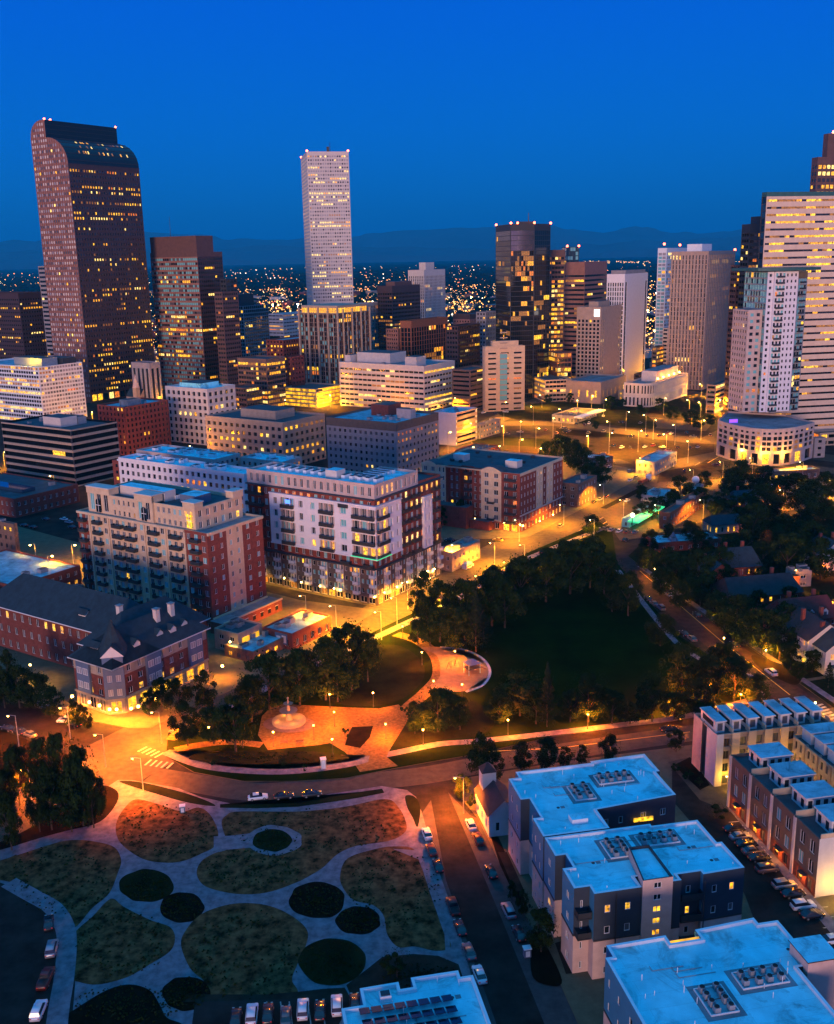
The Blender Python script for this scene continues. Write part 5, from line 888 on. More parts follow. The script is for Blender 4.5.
# --- assorted low buildings
LOW = [
 ('flat-roofed brick warehouse with broad blue roof at the left edge', (14, 606, 586, -60, 80, 2), 'brick_dark', 'roof_light', .1, 'warehouse'),
 ('small dark brick annex with blue roof beside the cream condominium', (62, 612, 594, 51, 84, 2), 'brick_dark', 'roof_light', .05, 'building'),
 ('long dark brick warehouse with raised skylight strip beside the parking yard', (14, 518, 499, -60, 78, 2), 'brick_dark', 'roof_dark', .03, 'warehouse'),
 ('cluttered low industrial building with pale blue roof under the banded office', (28, 502, 490, -60, 46, 2), 'stone_grey', 'roof_light', .1, 'warehouse'),
 ('brick-fronted building with amber windows cut by the left edge', (13, 560, 524, -60, 17, 2), 'brick_brown', 'roof_dark', .35, 'building'),
 ('low stone shed beyond the slate roofs at the left edge', (18, 620, 603, -60, 27, 2), 'stone_tan', 'roof_grey', .0, 'building'),
 ('brown brick shop with large blue flat roof and painted wall panel', (292, 651, 634, 262, 331, 2), 'brick_red', 'roof_light', .1, 'shop'),
 ('single-storey shop with pale blue roof just below the painted wall', (253, 664, 652, 224, 290, 2), 'brick_brown', 'roof_light', .25, 'shop'),
 ('sandy service wing with two bright garage openings by the slate roofs', (238, 655, 634, 214, 262, 2), 'stone_tan', 'roof_dark', .0, 'building'),
 ('low stone-fronted shop with grey roof beside the yellow street corner', (452, 572, 553, 436, 480, 2), 'stone_tan', 'roof_grey', .05, 'shop'),
 ('three-storey stone walk-up with dark blue roof right of the red-brick block', (578, 508, 484, 559, 597, 2), 'brick_brown', 'roof_dark', .04, 'building'),
 ('small building with bright blue roof among trees below the railway yard', (604, 470, 459, 569, 613, 2), 'brick_brown', 'roof_light', .04, 'building'),
 ('white single-storey store with blue roof beside the truck', (655, 476, 462, 636, 677, 2), 'stone_grey', 'roof_light', .2, 'shop'),
 ('low white building with blue roof behind the trees near the avenue', (665, 504, 497, 641, 677, 2), 'stone_white', 'roof_light', .02, 'building'),
 ('tiny pale blue cottage roof under the water tank among trees', (696, 498, 489, 689, 704, 2), 'stone_grey', 'roof_light', .0, 'building'),
 ('salmon brick two-storey building with dark hipped-looking roof near the car lot', (670, 530, 513, 660, 706, 2), 'brick_orange', 'roof_dark', .02, 'building'),
 ('wide building with bright blue metal roof and small dormers', (658, 553, 543, 645, 722, 1), 'brick_dark', 'roof_light', .0, 'building'),
 ('turquoise-lit drive-in store with bright awning near the junction', (630, 528, 519, 622, 652, 2), 'led_pale', 'roof_light', .3, 'shop'),
 ('long brown building with narrow blue roof below the curved podium', (766, 482, 472, 759, 820, 1), 'brick_brown', 'roof_light', .03, 'building'),
 ('rust-coloured low building left of the yard behind the red-brick block', (480, 464, 452, 455, 500, 2), 'brick_dark', 'roof_dark', .0, 'building'),
 ('small white open pavilion by the busy orange junction', (480, 439, 424, 476, 500, 2), 'stone_grey', 'roof_light', .4, 'building'),
 ('bright petrol-station canopy building in the middle of the junction', (575, 424, 416, 552, 597, 2), 'stone_grey', 'roof_dark', .5, 'shop'),
 ('small lit kiosk with pale roof beneath the green verge', (628, 400, 391, 618, 642, 2), 'stone_tan', 'roof_grey', .5, 'building'),
 ('low white-roofed court building among the right-hand trees', (796, 588, 572, 786, 812, 1), 'stone_grey', 'roof_grey', .0, 'building'),
 ('orange-lit garage with white roof edge in the right-hand alley', (775, 592, 578, 771, 800, 1), 'brick_orange', 'roof_dark', .0, 'garage'),
 ('narrow brick garage row with pale blue coping behind the red roof', (748, 596, 584, 740, 769, 1), 'brick_red', 'roof_grey', .0, 'garage'),
 ('grey flat-roofed block half cut by the right edge', (828, 620, 606, 822, 880, 1), 'stone_grey', 'roof_light', .0, 'building'),
]
mat('led_pale', (.25, .6, .6), .5, .05, 1)
for (lab, sp, wall, roof, p, cat) in LOW:
    b = tower({'shop': 'shop_building', 'garage': 'garage', 'warehouse': 'warehouse'}.get(cat, 'low_building'), lab, sp, wall, Lf=dict(bay=3.6, fh=3.6, ww=.42, wh=.45, p=p, gl=('glass', 'glass_blind'), litset=['lit_yellow', 'lit_amber']), roof=roof, par=.6, units=random.randint(2, 5), cat=cat, near=True, fr='frame_white' if p < .2 else 'frame_dark', top=.6)
    if 'skylight' in lab: b.box('skylight', b.wr * .3, b.wr * .5, b.wl * .15, b.wl * .8, b.h - .5, b.h + 1.2, 'glass_sky')
    if 'painted wall' in lab and 'brown' in lab:
        q = MB(); q.box(-.06, 0, 2, 7, 1.5, 5, 'panel_bluegrey'); q.box(-.10, -.06, 2.5, 4.2, 2, 4.4, 'stucco_white'); q.box(-.10, -.06, 4.8, 6.4, 2.6, 4.0, 'stucco_white'); b.part('painted_panel', q)
    if 'garage openings' in lab:
        for k in (0, 1): q = MB(); q.box(b.wr * (.15 + .4 * k), b.wr * (.45 + .4 * k), -.08, 0, 2, 5, 'lit_garage'); b.part('garage_opening', q)
        wall_lamps(b, [(230, 641), (246, 633)], 2500, z=5)
    if 'sandy' not in lab and 'canopy' in lab:
        q = MB(); q.box(-2, b.wr + 2, -6, -.1, b.h - 1.3, b.h - .3, 'metal_white'); b.part('canopy', q)
        for k in range(4): lamp_light(b.e, (b.wr * k / 3, -4, b.h - 2), 1500, (1, .6, .2), .6, spot=150)
    if 'turquoise' in lab:
        q = MB(); q.box(-3, b.wr + 3, -5, -.1, 3.4, 4.0, 'led_green'); b.part('awning', q); q = MB(); q.cyl((-5, -3, 0), (-5, -3, 6), .2, .2, 6, 'metal_dark'); q.cyl((-5.3, -3.3, 7.4), (-4.9, -2.9, 7.4), 1.0, 1.0, 12, 'sign_white'); b.part('round_sign', q)
        for k in range(3): lamp_light(b.e, (b.wr * k / 2, -4, 3), 420, (.1, 1, .6), .5, spot=140)
    if 'orange-lit garage' in lab: lamp_light(b.e, (b.wr * .2, -3, 6), 6000, (1, .3, .02), .4); lamp_light(b.e, (b.wr * .8, -5, 5), 4000, (1, .3, .02), .4)
    if 'wide building with bright' in lab:
        for k in (0, 1): q = MB(); x = b.wr * (.3 + .4 * k); q.cyl((x, 4, b.h - .5), (x, 4, b.h + 3), 2.4, .05, 4, 'panel_bluegrey'); b.part('dormer', q)
    b.finish()
# --- pitched-roof houses at the right
def house(label, x, y, wx, wy, eave, ridge, wall, roofm, g=1, porch=True, lit=.1, chim=2, gx=True, dorm=0):
    p = G(x, y); _, _, rot = axes(g); b = Bld('house', label, 'house', p, rot, None, True, 'frame_white'); o = .5
    b.face((0, wy), (0, 0), 0, eave, 3, 3.1, .35, .5, wall, p=lit, gl=('glass', 'glass_blind'), litset=['lit_yellow']); b.face((0, 0), (wx, 0), 0, eave, 3, 3.1, .35, .5, wall, p=lit, gl=('glass', 'glass_blind'), litset=['lit_yellow', 'lit_amber']); b.plain((wx, 0), (wx, wy), 0, eave, wall); b.plain((wx, wy), (0, wy), 0, eave, wall)
    q = MB(); r = eave + ridge
    if gx:  # ridge along y, gable to the front
        q.poly(((-o, -o, eave - .2), (wx / 2, -o, r), (wx / 2, wy + o, r), (-o, wy + o, eave - .2)), roofm); q.poly(((wx + o, -o, eave - .2), (wx + o, wy + o, eave - .2), (wx / 2, wy + o, r), (wx / 2, -o, r)), roofm)
        b.w.poly(((0, 0, eave), (wx, 0, eave), (wx / 2, 0, r - .3)), wall); b.w.poly(((0, wy, eave), (wx, wy, eave), (wx / 2, wy, r - .3)), wall)
    else:
        q.poly(((-o, -o, eave - .2), (wx + o, -o, eave - .2), (wx + o - 1.5, wy / 2, r), (-o + 1.5, wy / 2, r)), roofm); q.poly(((-o, wy + o, eave - .2), (wx + o, wy + o, eave - .2), (wx + o - 1.5, wy / 2, r), (-o + 1.5, wy / 2, r)), roofm); q.poly(((-o, -o, eave - .2), (-o + 1.5, wy / 2, r), (-o, wy + o, eave - .2)), roofm); q.poly(((wx + o, -o, eave - .2), (wx + o, wy + o, eave - .2), (wx + o - 1.5, wy / 2, r)), roofm)
    b.part('roof', q)
    for k in range(chim): cx_ = wx * (.3 + .45 * k); b.box('chimney', cx_ - .5, cx_ + .5, wy * .6, wy * .6 + 1, eave, r + 1.6, 'brick_red')
    for k in range(dorm):
        cx_ = wx * (k + 1) / (dorm + 1); q = MB(); q.box(cx_ - 1, cx_ + 1, .6, wy * .4, eave, eave + 2.0, 'stucco_white'); q.poly(((cx_ - 1.3, .3, eave + 1.9), (cx_, .3, eave + 3.1), (cx_, wy * .45, eave + 3.1), (cx_ - 1.3, wy * .45, eave + 1.9)), roofm); q.poly(((cx_ + 1.3, .3, eave + 1.9), (cx_, .3, eave + 3.1), (cx_, wy * .45, eave + 3.1), (cx_ + 1.3, wy * .45, eave + 1.9)), roofm); q.poly(((cx_ - 1, .58, eave + 1.9), (cx_ + 1, .58, eave + 1.9), (cx_, .58, eave + 3)), 'stucco_white'); q.box(cx_ - .5, cx_ + .5, .5, .59, eave + .6, eave + 1.7, 'lit_yellow' if k == 0 else 'glass_blind'); b.part('dormer', q)
    if porch:
        q = MB(); q.box(wx * .1, wx * .9, -2.8, -.02, 2.9, 3.15, 'stucco_white', roofm)
        for k in range(4): xx = wx * (.13 + .245 * k); q.box(xx - .12, xx + .12, -2.7, -2.46, 0, 2.9, 'stucco_white')
        q.box(wx * .1, wx * .9, -2.8, -.03, 0, .5, 'concrete'); b.part('porch', q)
    b.finish(); return b
house('white turreted house with lit side windows at the right edge', 806, 668, 13, 15, 8.5, 4.6, 'stucco_white', 'shingle_brown', lit=.25)
house('pale gabled house cut by the right edge behind the blue spruce', 824, 676, 11, 12, 7.5, 4.4, 'stucco_white', 'slate', lit=.12)
house('brick house under a big dark red roof with two small dormers', 783, 640, 19, 12, 6.2, 5.2, 'brick_dark', 'shingle_red', porch=False, gx=False, dorm=3, chim=2)
house('wide brick rowhouse with long brown shingle roof and chimneys', 730, 616, 26, 14, 6.5, 4.6, 'brick_dark', 'shingle_brown', porch=False, gx=False, chim=2)
house('brick house with blue slate roof and small white porch', 703, 595, 13, 12, 6.5, 4.6, 'brick_red', 'slate', lit=.03)
house('slate-roofed brick house higher up beside the tall elm', 722, 588, 15, 12, 7.5, 5.6, 'brick_red', 'slate', porch=False, gx=False, chim=2)
house('white clapboard house with grey roof at the upper right edge', 820, 572, 12, 11, 7, 4.5, 'stucco_white', 'slate', porch=False, lit=0)
house('small cottage with dark blue roof squeezed among the dense trees', 735, 512, 14, 10, 5, 4, 'brick_dark', 'slate', porch=False, gx=False, chim=1)
house('low house with glimpse of lit eaves behind the blue-roofed hall', 712, 535, 15, 9, 4.5, 3, 'stone_tan', 'slate', porch=False, gx=False, chim=0, lit=.5)
# small lookout on the street corner
def kiosk():
    p = G(489, 838); b = Bld('chapel_house', 'narrow house with white square belvedere beside the street corner lamp', 'house', p, axes(1)[2], None, True, 'frame_white')
    b.face((0, 11), (0, 0), 0, 5.2, 3.4, 4, .35, .4, 'stucco_white', p=.0, gl=('glass',)); b.face((0, 0), (6.5, 0), 0, 5.2, 3.2, 4, .35, .4, 'stucco_white', p=.0, gl=('glass',)); b.plain((6.5, 0), (6.5, 11), 0, 5.2, 'stucco_white'); b.plain((6.5, 11), (0, 11), 0, 5.2, 'stucco_white')
    q = MB(); q.poly(((-.4, -.4, 5.0), (3.25, -.4, 8.4), (3.25, 11.4, 8.4), (-.4, 11.4, 5.0)), 'shingle_brown'); q.poly(((6.9, -.4, 5.0), (3.25, -.4, 8.4), (3.25, 11.4, 8.4), (6.9, 11.4, 5.0)), 'shingle_brown'); q.poly(((0, 0, 5.0), (6.5, 0, 5.0), (3.25, 0, 8.2)), 'stucco_white'); b.part('roof', q)
    q = MB(); q.box(.9, 3.9, 8.5, 11.5, 5, 10.2, 'stucco_white'); q.cyl((2.4, 10, 10.2), (2.4, 10, 12), 2.4, .05, 4, 'shingle_brown'); b.part('belvedere', q); b.finish()
kiosk()
# ================================================================= foreground apartments and rowhouses
random.seed(11)
OA = G(577, 971); RA, LA, ROTA = axes(1)
def wp(a, c, z=0): return OA + RA * (a * K) + LA * (c * K) + Vector((0, 0, z))
def flats(label, poly, h, pink, origin, fans=(), solar=None, extra=(), lowz=.46, seedlit=.06):
    """flat white-roofed apartment house; poly in grid units, counter-clockwise"""
    o = wp(*origin); b = Bld('apartment_house', label, 'apartment house', o, ROTA, None, True, 'frame_white'); P = [((x - origin[0]) * K, (y - origin[1]) * K) for x, y in poly]; hz = h * lowz; n = len(P)
    gl = ('glass', 'glass_blind', 'glass')
    for i in range(n):
        A, B = P[i], P[(i + 1) % n]; L_ = math.hypot(B[0] - A[0], B[1] - A[1]); horiz = abs(B[1] - A[1]) < abs(B[0] - A[0]); back = (horiz and B[0] < A[0]) or (not horiz and B[1] > A[1])
        if back: b.plain(A, B, 0, h, 'siding_dark'); continue
        um = 'siding_blue' if not horiz else ('siding_dark' if i % 2 == 0 or L_ > 5 else 'siding_dark'); ty = pink.get(i, 1)
        if L_ < 2.2: b.plain(A, B, 0, hz, 'stucco_pink' if ty else um); b.plain(A, B, hz, h, um); continue
        kw = dict(bay=max(3.2, min(4.6, L_ / 2)), ww=.28, wh=.36, p=seedlit if not horiz else .22, gl=gl, litset=['lit_yellow', 'lit_amber'], rec=.12)
        b.face(A, B, 0, hz, fh=hz / 2, wall='stucco_pink' if ty else um, **kw); b.face(A, B, hz, h - .9, fh=(h - .9 - hz) / 2, wall=um, **kw); b.plain(A, B, h - .9, h, um)
        if ty:
            q = MB(); A_, B_ = Vector(A), Vector(B); d = (B_ - A_).normalized(); nr = Vector((d.y, -d.x)); m = (A_ + B_) / 2 + nr * .05; q.obox((m.x, m.y, hz), Vector((d.x, d.y, 0)) * (L_ / 2), Vector((nr.x, nr.y, 0)) * .05, Vector((0, 0, .15)), 'metal_dark'); b.part('trim_band', q)
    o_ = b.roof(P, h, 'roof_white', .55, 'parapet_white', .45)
    for (x, y) in fans:
        q = MB(); x0, y0 = (x - origin[0]) * K, (y - origin[1]) * K; z = h - .55
        cols, rows = 4, 2; W_, D_ = (6.2 * K, 3.0 * K) if (x, y) == fans[-1] and len(fans) > 1 else (3.6 * K, 4.6 * K)
        if W_ < D_: cols, rows = 2, 4
        for a0, a1, c0, c1 in ((0, W_, 0, .12), (0, W_, D_ - .12, D_), (0, .12, .12, D_ - .12), (W_ - .12, W_, .12, D_ - .12)): q.box(x0 + a0, x0 + a1, y0 + c0, y0 + c1, z, z + .28, 'metal_white')
        b.part('condenser_curb', q); q = MB(); q.poly(((x0 + .15, y0 + .15, z + .02), (x0 + W_ - .15, y0 + .15, z + .02), (x0 + W_ - .15, y0 + D_ - .15, z + .02), (x0 + .15, y0 + D_ - .15, z + .02)), 'roof_light'); q.poly(((x0 - .8, y0 - .8, z + .01), (x0 + W_ + .8, y0 - .8, z + .01), (x0 + W_ + .8, y0 + D_ + .8, z + .01), (x0 - .8, y0 + D_ + .8, z + .01)), 'roof_grey'); b.part('condenser_mat', q)
        for i in range(cols):
            for j in range(rows):
                cx_ = x0 + W_ * (i + .5) / cols + random.uniform(-.12, .12); cy_ = y0 + D_ * (j + .5) / rows + random.uniform(-.12, .12); q = MB(); q.box(cx_ - .42, cx_ + .42, cy_ - .42, cy_ + .42, z + .12, z + 1.0, 'metal_grey'); q.cyl((cx_, cy_, z + 1.0), (cx_, cy_, z + 1.1), .38, .38, 8, 'rubber'); b.part('condenser', q)
        q = MB(); q.cyl((x0 + .3, y0 + D_ / 2, z + .3), (x0 + W_ - .3, y0 + D_ / 2, z + .3), .07, .07, 5, 'metal_dark'); b.part('pipe', q)
    xs = [p[0] for p in P]; ys = [p[1] for p in P]; bb = (min(xs), max(xs), min(ys), max(ys))
    def inside(x, y):
        c = False
        for i in range(n):
            (x1, y1), (x2, y2) = P[i], P[i - 1]
            if (y1 > y) != (y2 > y) and x < (x2 - x1) * (y - y1) / (y2 - y1) + x1: c = not c
        return c
    for k in range(4):                       # conduits, drains and a few walk pads on the membrane
        x, y = random.uniform(bb[0] + 2, bb[1] - 6), random.uniform(bb[2] + 2, bb[3] - 2); ln = random.uniform(3, 8)
        if inside(x, y) and inside(x + ln + .5, y) and inside(x + ln, y + 1): q = MB(); q.box(x, x + ln, y, y + .09, h - .5, h - .42, 'metal_grey'); q.box(x, x + .09, y + .1, y + 1.1, h - .5, h - .42, 'metal_grey'); b.part('pipe', q)
    for k in range(5):
        x, y = random.uniform(bb[0] + 1.5, bb[1] - 1.5), random.uniform(bb[2] + 1.5, bb[3] - 1.5)
        if inside(x, y) and inside(x + 1, y + 1) and inside(x - 1, y - 1): q = MB(); q.cyl((x, y, h - .55), (x, y, h - .5), .32, .32, 8, 'metal_dark'); q.box(x + .5, x + 1.3, y - .4, y + .4, h - .55, h - .52, 'roof_grey'); b.part('condenser_mat', q)
    k = 0
    while k < 17:
        x, y = random.uniform(bb[0] + 1, bb[1] - 1), random.uniform(bb[2] + 1, bb[3] - 1)
        if inside(x, y) and inside(x + .8, y + .8) and inside(x - .8, y - .8): q = MB(); q.cyl((x, y, h - .55), (x, y, h + random.uniform(.2, .7)), .06, .06, 5, 'metal_white'); b.part('vent_pipe', q); k += 1
    return b
# upper block
b1 = flats('uppermost white-roofed apartment house, nearest the park road', [(-1, 18.2), (-1, 12.9), (9.7, 12.9), (9.7, 18.4), (15.8, 19.0), (23.9, 19.8), (23.9, 27.6), (24.6, 27.6), (24.6, 34), (14.3, 33.6), (14.3, 33.0), (.6, 33), (.6, 31), (-1.2, 31), (-1.2, 24), (.3, 24), (.3, 18.2)], 16.5, {}, (0, 13), fans=((7.6, 22.2), (13.2, 26.2)))
b1.box('roof_hatch', 4.6 * K, 7.2 * K, 2.6 * K, 4.4 * K, 15.9, 17.0, 'metal_white', 'roof_white')
q = MB(); q.box(1.5 * K, 3.9 * K, -.1 * K - .25, -.1 * K - .02, 12.4, 16.2, 'brick_red'); b1.part('red_panel', q)
q = MB(); q.box(17.5 * K, 23.4 * K, 4.6 * K, 5.9 * K, 8, 8.3, 'siding_blue'); b1.part('porch_roof', q)
q = MB(); q.box(16.2 * K, 19.5 * K, 5.9 * K - .4, 5.9 * K - .2, 12.6, 13.4, 'lit_yellow'); b1.part('lit_band', q); b1.finish()
# middle block
b2 = flats('middle white-roofed apartment house with pink stair tower and lit stair windows', [(-.9, -.5), (1.4, -.5), (1.4, -2.3), (8.4, -2.3), (8.4, 0.2), (11.0, .2), (11.0, -2), (14.5, -2), (14.5, -.6), (18.1, -.6), (18.1, -1.4), (24.6, -1.2), (24.6, 5.6), (23.8, 5.6), (23.8, 12), (16.2, 12), (16.2, 12.6), (-.9, 12.6), (-.9, 7.6), (.7, 7.6), (.7, 4.4), (-.9, 4.4)], 16.5, {}, (0, 0), fans=((7.0, 5.6), (12.6, 7.4)))
q = MB(); b2.face((8.4 * K, -2.6 * K), (12.9 * K, -2.6 * K), 0, 17.9, 5, 2.3, .34, .5, 'stucco_pink', p=.95, rec=.15, litset=['lit_yellow', 'lit_amber'], rows={0: .6, 1: .9, 2: .9, 3: 1, 4: 1, 5: 1, 6: 0, 7: 0})
b2.plain((12.9 * K, -2.6 * K), (12.9 * K, 5.6 * K), 0, 17.9, 'stucco_pink'); b2.plain((12.9 * K, 5.6 * K), (9.7 * K, 5.6 * K), 0, 17.9, 'stucco_pink'); b2.plain((9.7 * K, 5.6 * K), (8.4 * K, -2.6 * K), 0, 17.9, 'stucco_pink')
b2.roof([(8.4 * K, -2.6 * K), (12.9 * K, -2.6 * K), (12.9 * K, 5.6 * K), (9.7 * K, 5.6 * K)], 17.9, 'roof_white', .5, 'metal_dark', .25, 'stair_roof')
for z in (4.2, 8.2, 12.2): balcony(b2, (14.5 * K, -.6 * K), (1, 0), 1.9 * K, z, 3.9, 1.5, 'metal_dark')
for z in (8.0, 11.8): balcony(b2, (-.9 * K, -.5 * K), (1, 0), 1.1 * K, z, 2.4, 1.9, 'metal_dark')
q = MB()
for x in (4.6, 12.3, 17.9): q.box(x * K, x * K + .14, -2.3 * K - .16, -2.3 * K - .02, 0, 16, 'metal_dark')
b2.part('downpipe', q)
wall_lamps(b2, [(628.5, 936), (664, 931), (650, 917), (700, 905), (600, 944)], 2600, (1, .45, .03), 3.0, outd=1.2, r=.16); wall_lamps(b2, [(545, 890), (548, 904)], 1500, (1, .38, .03), 3.0, outd=.3, r=.14); b2.finish()
# lower block
b3 = flats('lowest white-roofed apartment house, cut by the bottom right edge', [(-2, -21.1), (-2, -32), (0, -32), (0, -34), (20.5, -34), (20.5, -21.8), (25.3, -21.8), (25.3, -18.7), (22.9, -18.7), (22.9, -13.0), (20.1, -13), (20.1, -11.8), (11.4, -12.4), (11.4, -14.2), (7.2, -14.2), (7.2, -12.6), (-1, -12.8), (-1, -15), (-2, -15), (-2, -18)], 16.5, {}, (0, -34), fans=((6.4, -26.8), (12.2, -23.6)))
b3.box('stair_tower', 21.2 * K, 25.3 * K, 11.2 * K, 15.3 * K, 0, 18, 'stucco_pink', 'roof_white'); b3.box('stair_tower', 21.0 * K, 25.5 * K, 11.0 * K, 15.5 * K, 18.01, 18.2, 'metal_dark', 'roof_white')
q = MB(); q.box(7.3 * K, 11.3 * K, 20.1 * K, 20.3 * K, 13.5, 16.4, 'lit_garage'); b3.part('lit_balcony_wall', q); b3.finish()
lamp_light(b3.e, (9.2 * K, 21.2 * K, 14.5), 350, (1, .62, .1), .2)
# solar-roofed block at the bottom
b4 = flats('white-roofed apartment house with dark solar panels at the bottom edge', [(-35.6, -30), (-19, -30), (-19, -14.4), (-20.6, -14.4), (-20.6, -13.2), (-26.6, -13.2), (-26.6, -14.9), (-28.2, -14.9), (-28.2, -13.6), (-33, -13.7), (-33, -16.6), (-35.6, -16.6)], 16.5, {}, (-35.6, -30))
for r_ in range(5):
    for c_ in range(8):
        x = (2.6 + c_ * 1.42) * K + r_ * .12; y = (12.2 - r_ * 1.9) * K - c_ * 0.0; q = MB(); q.obox((x, y, 16.7), Vector((.72, 0, 0)), Vector((0, .82, -.22)), Vector((0, .012, .045)), 'solar'); q.box(x - .6, x + .6, y + .6, y + .68, 15.95, 16.4, 'metal_white'); b4.part('solar_panel', q)
b4.unit(5.4 * K, 14.2 * K, 15.95, 1.6, 1.3, 1.1, 'metal_white'); b4.finish()
# --- west rowhouses: facade to the lit lane, roof monitors
def rows_w():
    a0, c0, a1 = 43.3, 43.0, 67.0; h = 13.0; o = wp(a0, c0); b = Bld('rowhouse_terrace', 'cream rowhouse terrace with seven blue-roofed attics above a yellow-lit lane', 'rowhouses', o, ROTA, None, True); wr = (a1 - a0) * K; d = 9.6 * K; n = 7; u = wr / n
    b.face((0, d), (0, d * .62), 0, h, 9, h, .01, .01, 'stone_pink', p=0); b.face((0.9, d * .62), (0.9, d * .42), 0, h - .6, 9, h, .01, .01, 'taupe', p=0); b.plain((0, d * .62), (.9, d * .62), 0, h, 'taupe'); b.plain((.9, d * .42), (0, d * .42), 0, h, 'stucco_white'); b.plain((0, d * .42), (0, 0), 0, h, 'stucco_white')
    for k in range(n):
        x = k * u; b.plain((x, 0), (x + u * .42, 0), 0, h, 'stucco_white' if k == 0 else 'stone_cream'); b.face((x + u * .42, .5), (x + u * .94, .5), 0, h - .8, u * .52, (h - .8) / 4, .74, .66, 'stone_tan', p=.12, gl=('glass', 'glass_blind'), edge=.1, litset=['lit_yellow'], rows={0: .5}); b.plain((x + u * .42, 0), (x + u * .42, .5), 0, h, 'stone_cream'); b.plain((x + u * .94, .5), (x + u * .94, 0), 0, h, 'stone_cream'); b.plain((x + u * .94, 0), (x + u, 0), 0, h, 'stone_cream')
        q = MB(); xa, xb, ya, yb = x + u * .14, x + u * .70, 2.0, d * .80; q.box(xa, xb, ya, yb, h - .6, h + 2.2, 'stucco_white'); q.box(xa - .25, xb + .25, ya - .5, yb + .3, h + 2.2, h + 2.45, 'stucco_white', 'roof_light'); b.part('attic', q)
        q = MB(); q.box(xa - .03, xa, ya + 1, yb - 1, h + .4, h + 1.7, 'glass'); q.box(xa + .5, xb - .5, ya - .03, ya, h - .1, h + 1.7, 'glass_blind'); b.part('window', q)
        b.box('terrace_divider', x + u - .1, x + u + .1, .3, 2, h - .4, h + .9, 'stone_cream')
    b.plain((wr, 0), (wr, d), 0, h, 'stone_cream'); b.plain((wr, d), (0, d), 0, h, 'stone_cream'); b.roof([(0, 0), (wr, 0), (wr, d), (0, d)], h, 'roof_dark', .6, 'stone_tan', .25)
    for k in range(n): q = MB(); l_ = (k * u + u * .68, -.35, 2.6); q.ball(l_, .14, 'bulb_yellow', 6, 4); b.part('wall_lamp', q); lamp_light(b.e, (l_[0], -1.3, 2.8), 900, (1, .5, .03), .2)
    b.finish()
rows_w()
def rows_b():
    a0, c0, c1 = 42.5, 7.8, 36.2; h = 12.4; o = wp(a0, c0); b = Bld('rowhouse_terrace', 'long taupe rowhouse terrace with pale piers and four blue-roofed attics over the car park', 'rowhouses', o, ROTA, None, True); wl = (c1 - c0) * K; d = 9.2 * K; n = 4; u = wl / n
    for k in range(n):
        y0 = wl - k * u; y1 = y0 - u; s = u * .09
        b.plain((-.25, y0), (-.25, y0 - s), 0, h, 'stucco_white'); b.plain((-.25, y0 - s), (0, y0 - s), 0, h, 'stucco_white'); b.plain((0, y0), (-.25, y0), 0, h, 'stucco_white')
        b.face((0, y0 - s), (0, y1), h * .28, h - .7, (u - s) / 2, (h * .72 - .7) / 2, .52, .66, 'taupe', p=.04, gl=('glass_teal', 'glass_blind', 'glass'), edge=.5, litset=['lit_orange'], fr='frame_white'); b.plain((0, y0 - s), (0, y1), h - .7, h, 'taupe'); b.face((0, y0 - s), (0, y1), 0, h * .28, (u - s) / 2, h * .28, .5, .7, 'brick_dark', p=.1, gl=('glass', 'glass_blind'), edge=.5, litset=['lit_amber'])
        q = MB(); yy = y0 - u * .56; q.box(-1.2, -.02, yy - .9, yy + .9, 2.9, 3.1, 'metal_dark'); q.box(-.12, -.02, yy - .6, yy + .6, 0, 2.3, 'brick_red'); b.part('doorway', q); q = MB(); q.ball((-.45, yy, 2.6), .16, 'bulb_orange', 6, 4); b.part('wall_lamp', q); lamp_light(b.e, (-1.5, yy, 2.5), 700, (1, .28, .02), .2)
        q = MB(); xa, xb, ya, yb = d * .30, d * .92, y1 + u * .18, y0 - u * .22; q.box(xa, xb, ya, yb, h - .6, h + 2.3, 'stucco_white'); q.box(xa - .4, xb + .4, ya - .4, yb + .4, h + 2.3, h + 2.55, 'stucco_white', 'roof_light'); b.part('attic', q)
        for j in range(4): x = xa + (xb - xa) * (j + .5) / 4; q = MB(); q.box(x - .45, x + .45, ya - .05, ya, h - .3, h + 1.7, 'glass'); b.part('window', q)
        for j in range(2): yy2 = ya + (yb - ya) * (j + .5) / 2; q = MB(); q.box(xa - .05, xa, yy2 - .5, yy2 + .5, h - .1, h + 1.6, 'glass'); b.part('window', q)
        b.box('terrace_divider', .3, d * .7, y1 + .02, y1 + .24, h - .6, h + .9, 'stone_cream')
    b.face((0, 0), (d, 0), 0, h, 5, h / 4, .01, .01, 'stucco_white', p=0); b.plain((d, 0), (d, wl), 0, h, 'stone_cream'); b.plain((d, wl), (0, wl), 0, h, 'stone_cream'); b.roof([(0, 0), (d, 0), (d, wl), (0, wl)], h, 'roof_dark', .6, 'taupe', .25)
    lamp_light(b.e, (3, -3.5, 3), 1500, (1, .5, .03), .2); b.finish()
rows_b()
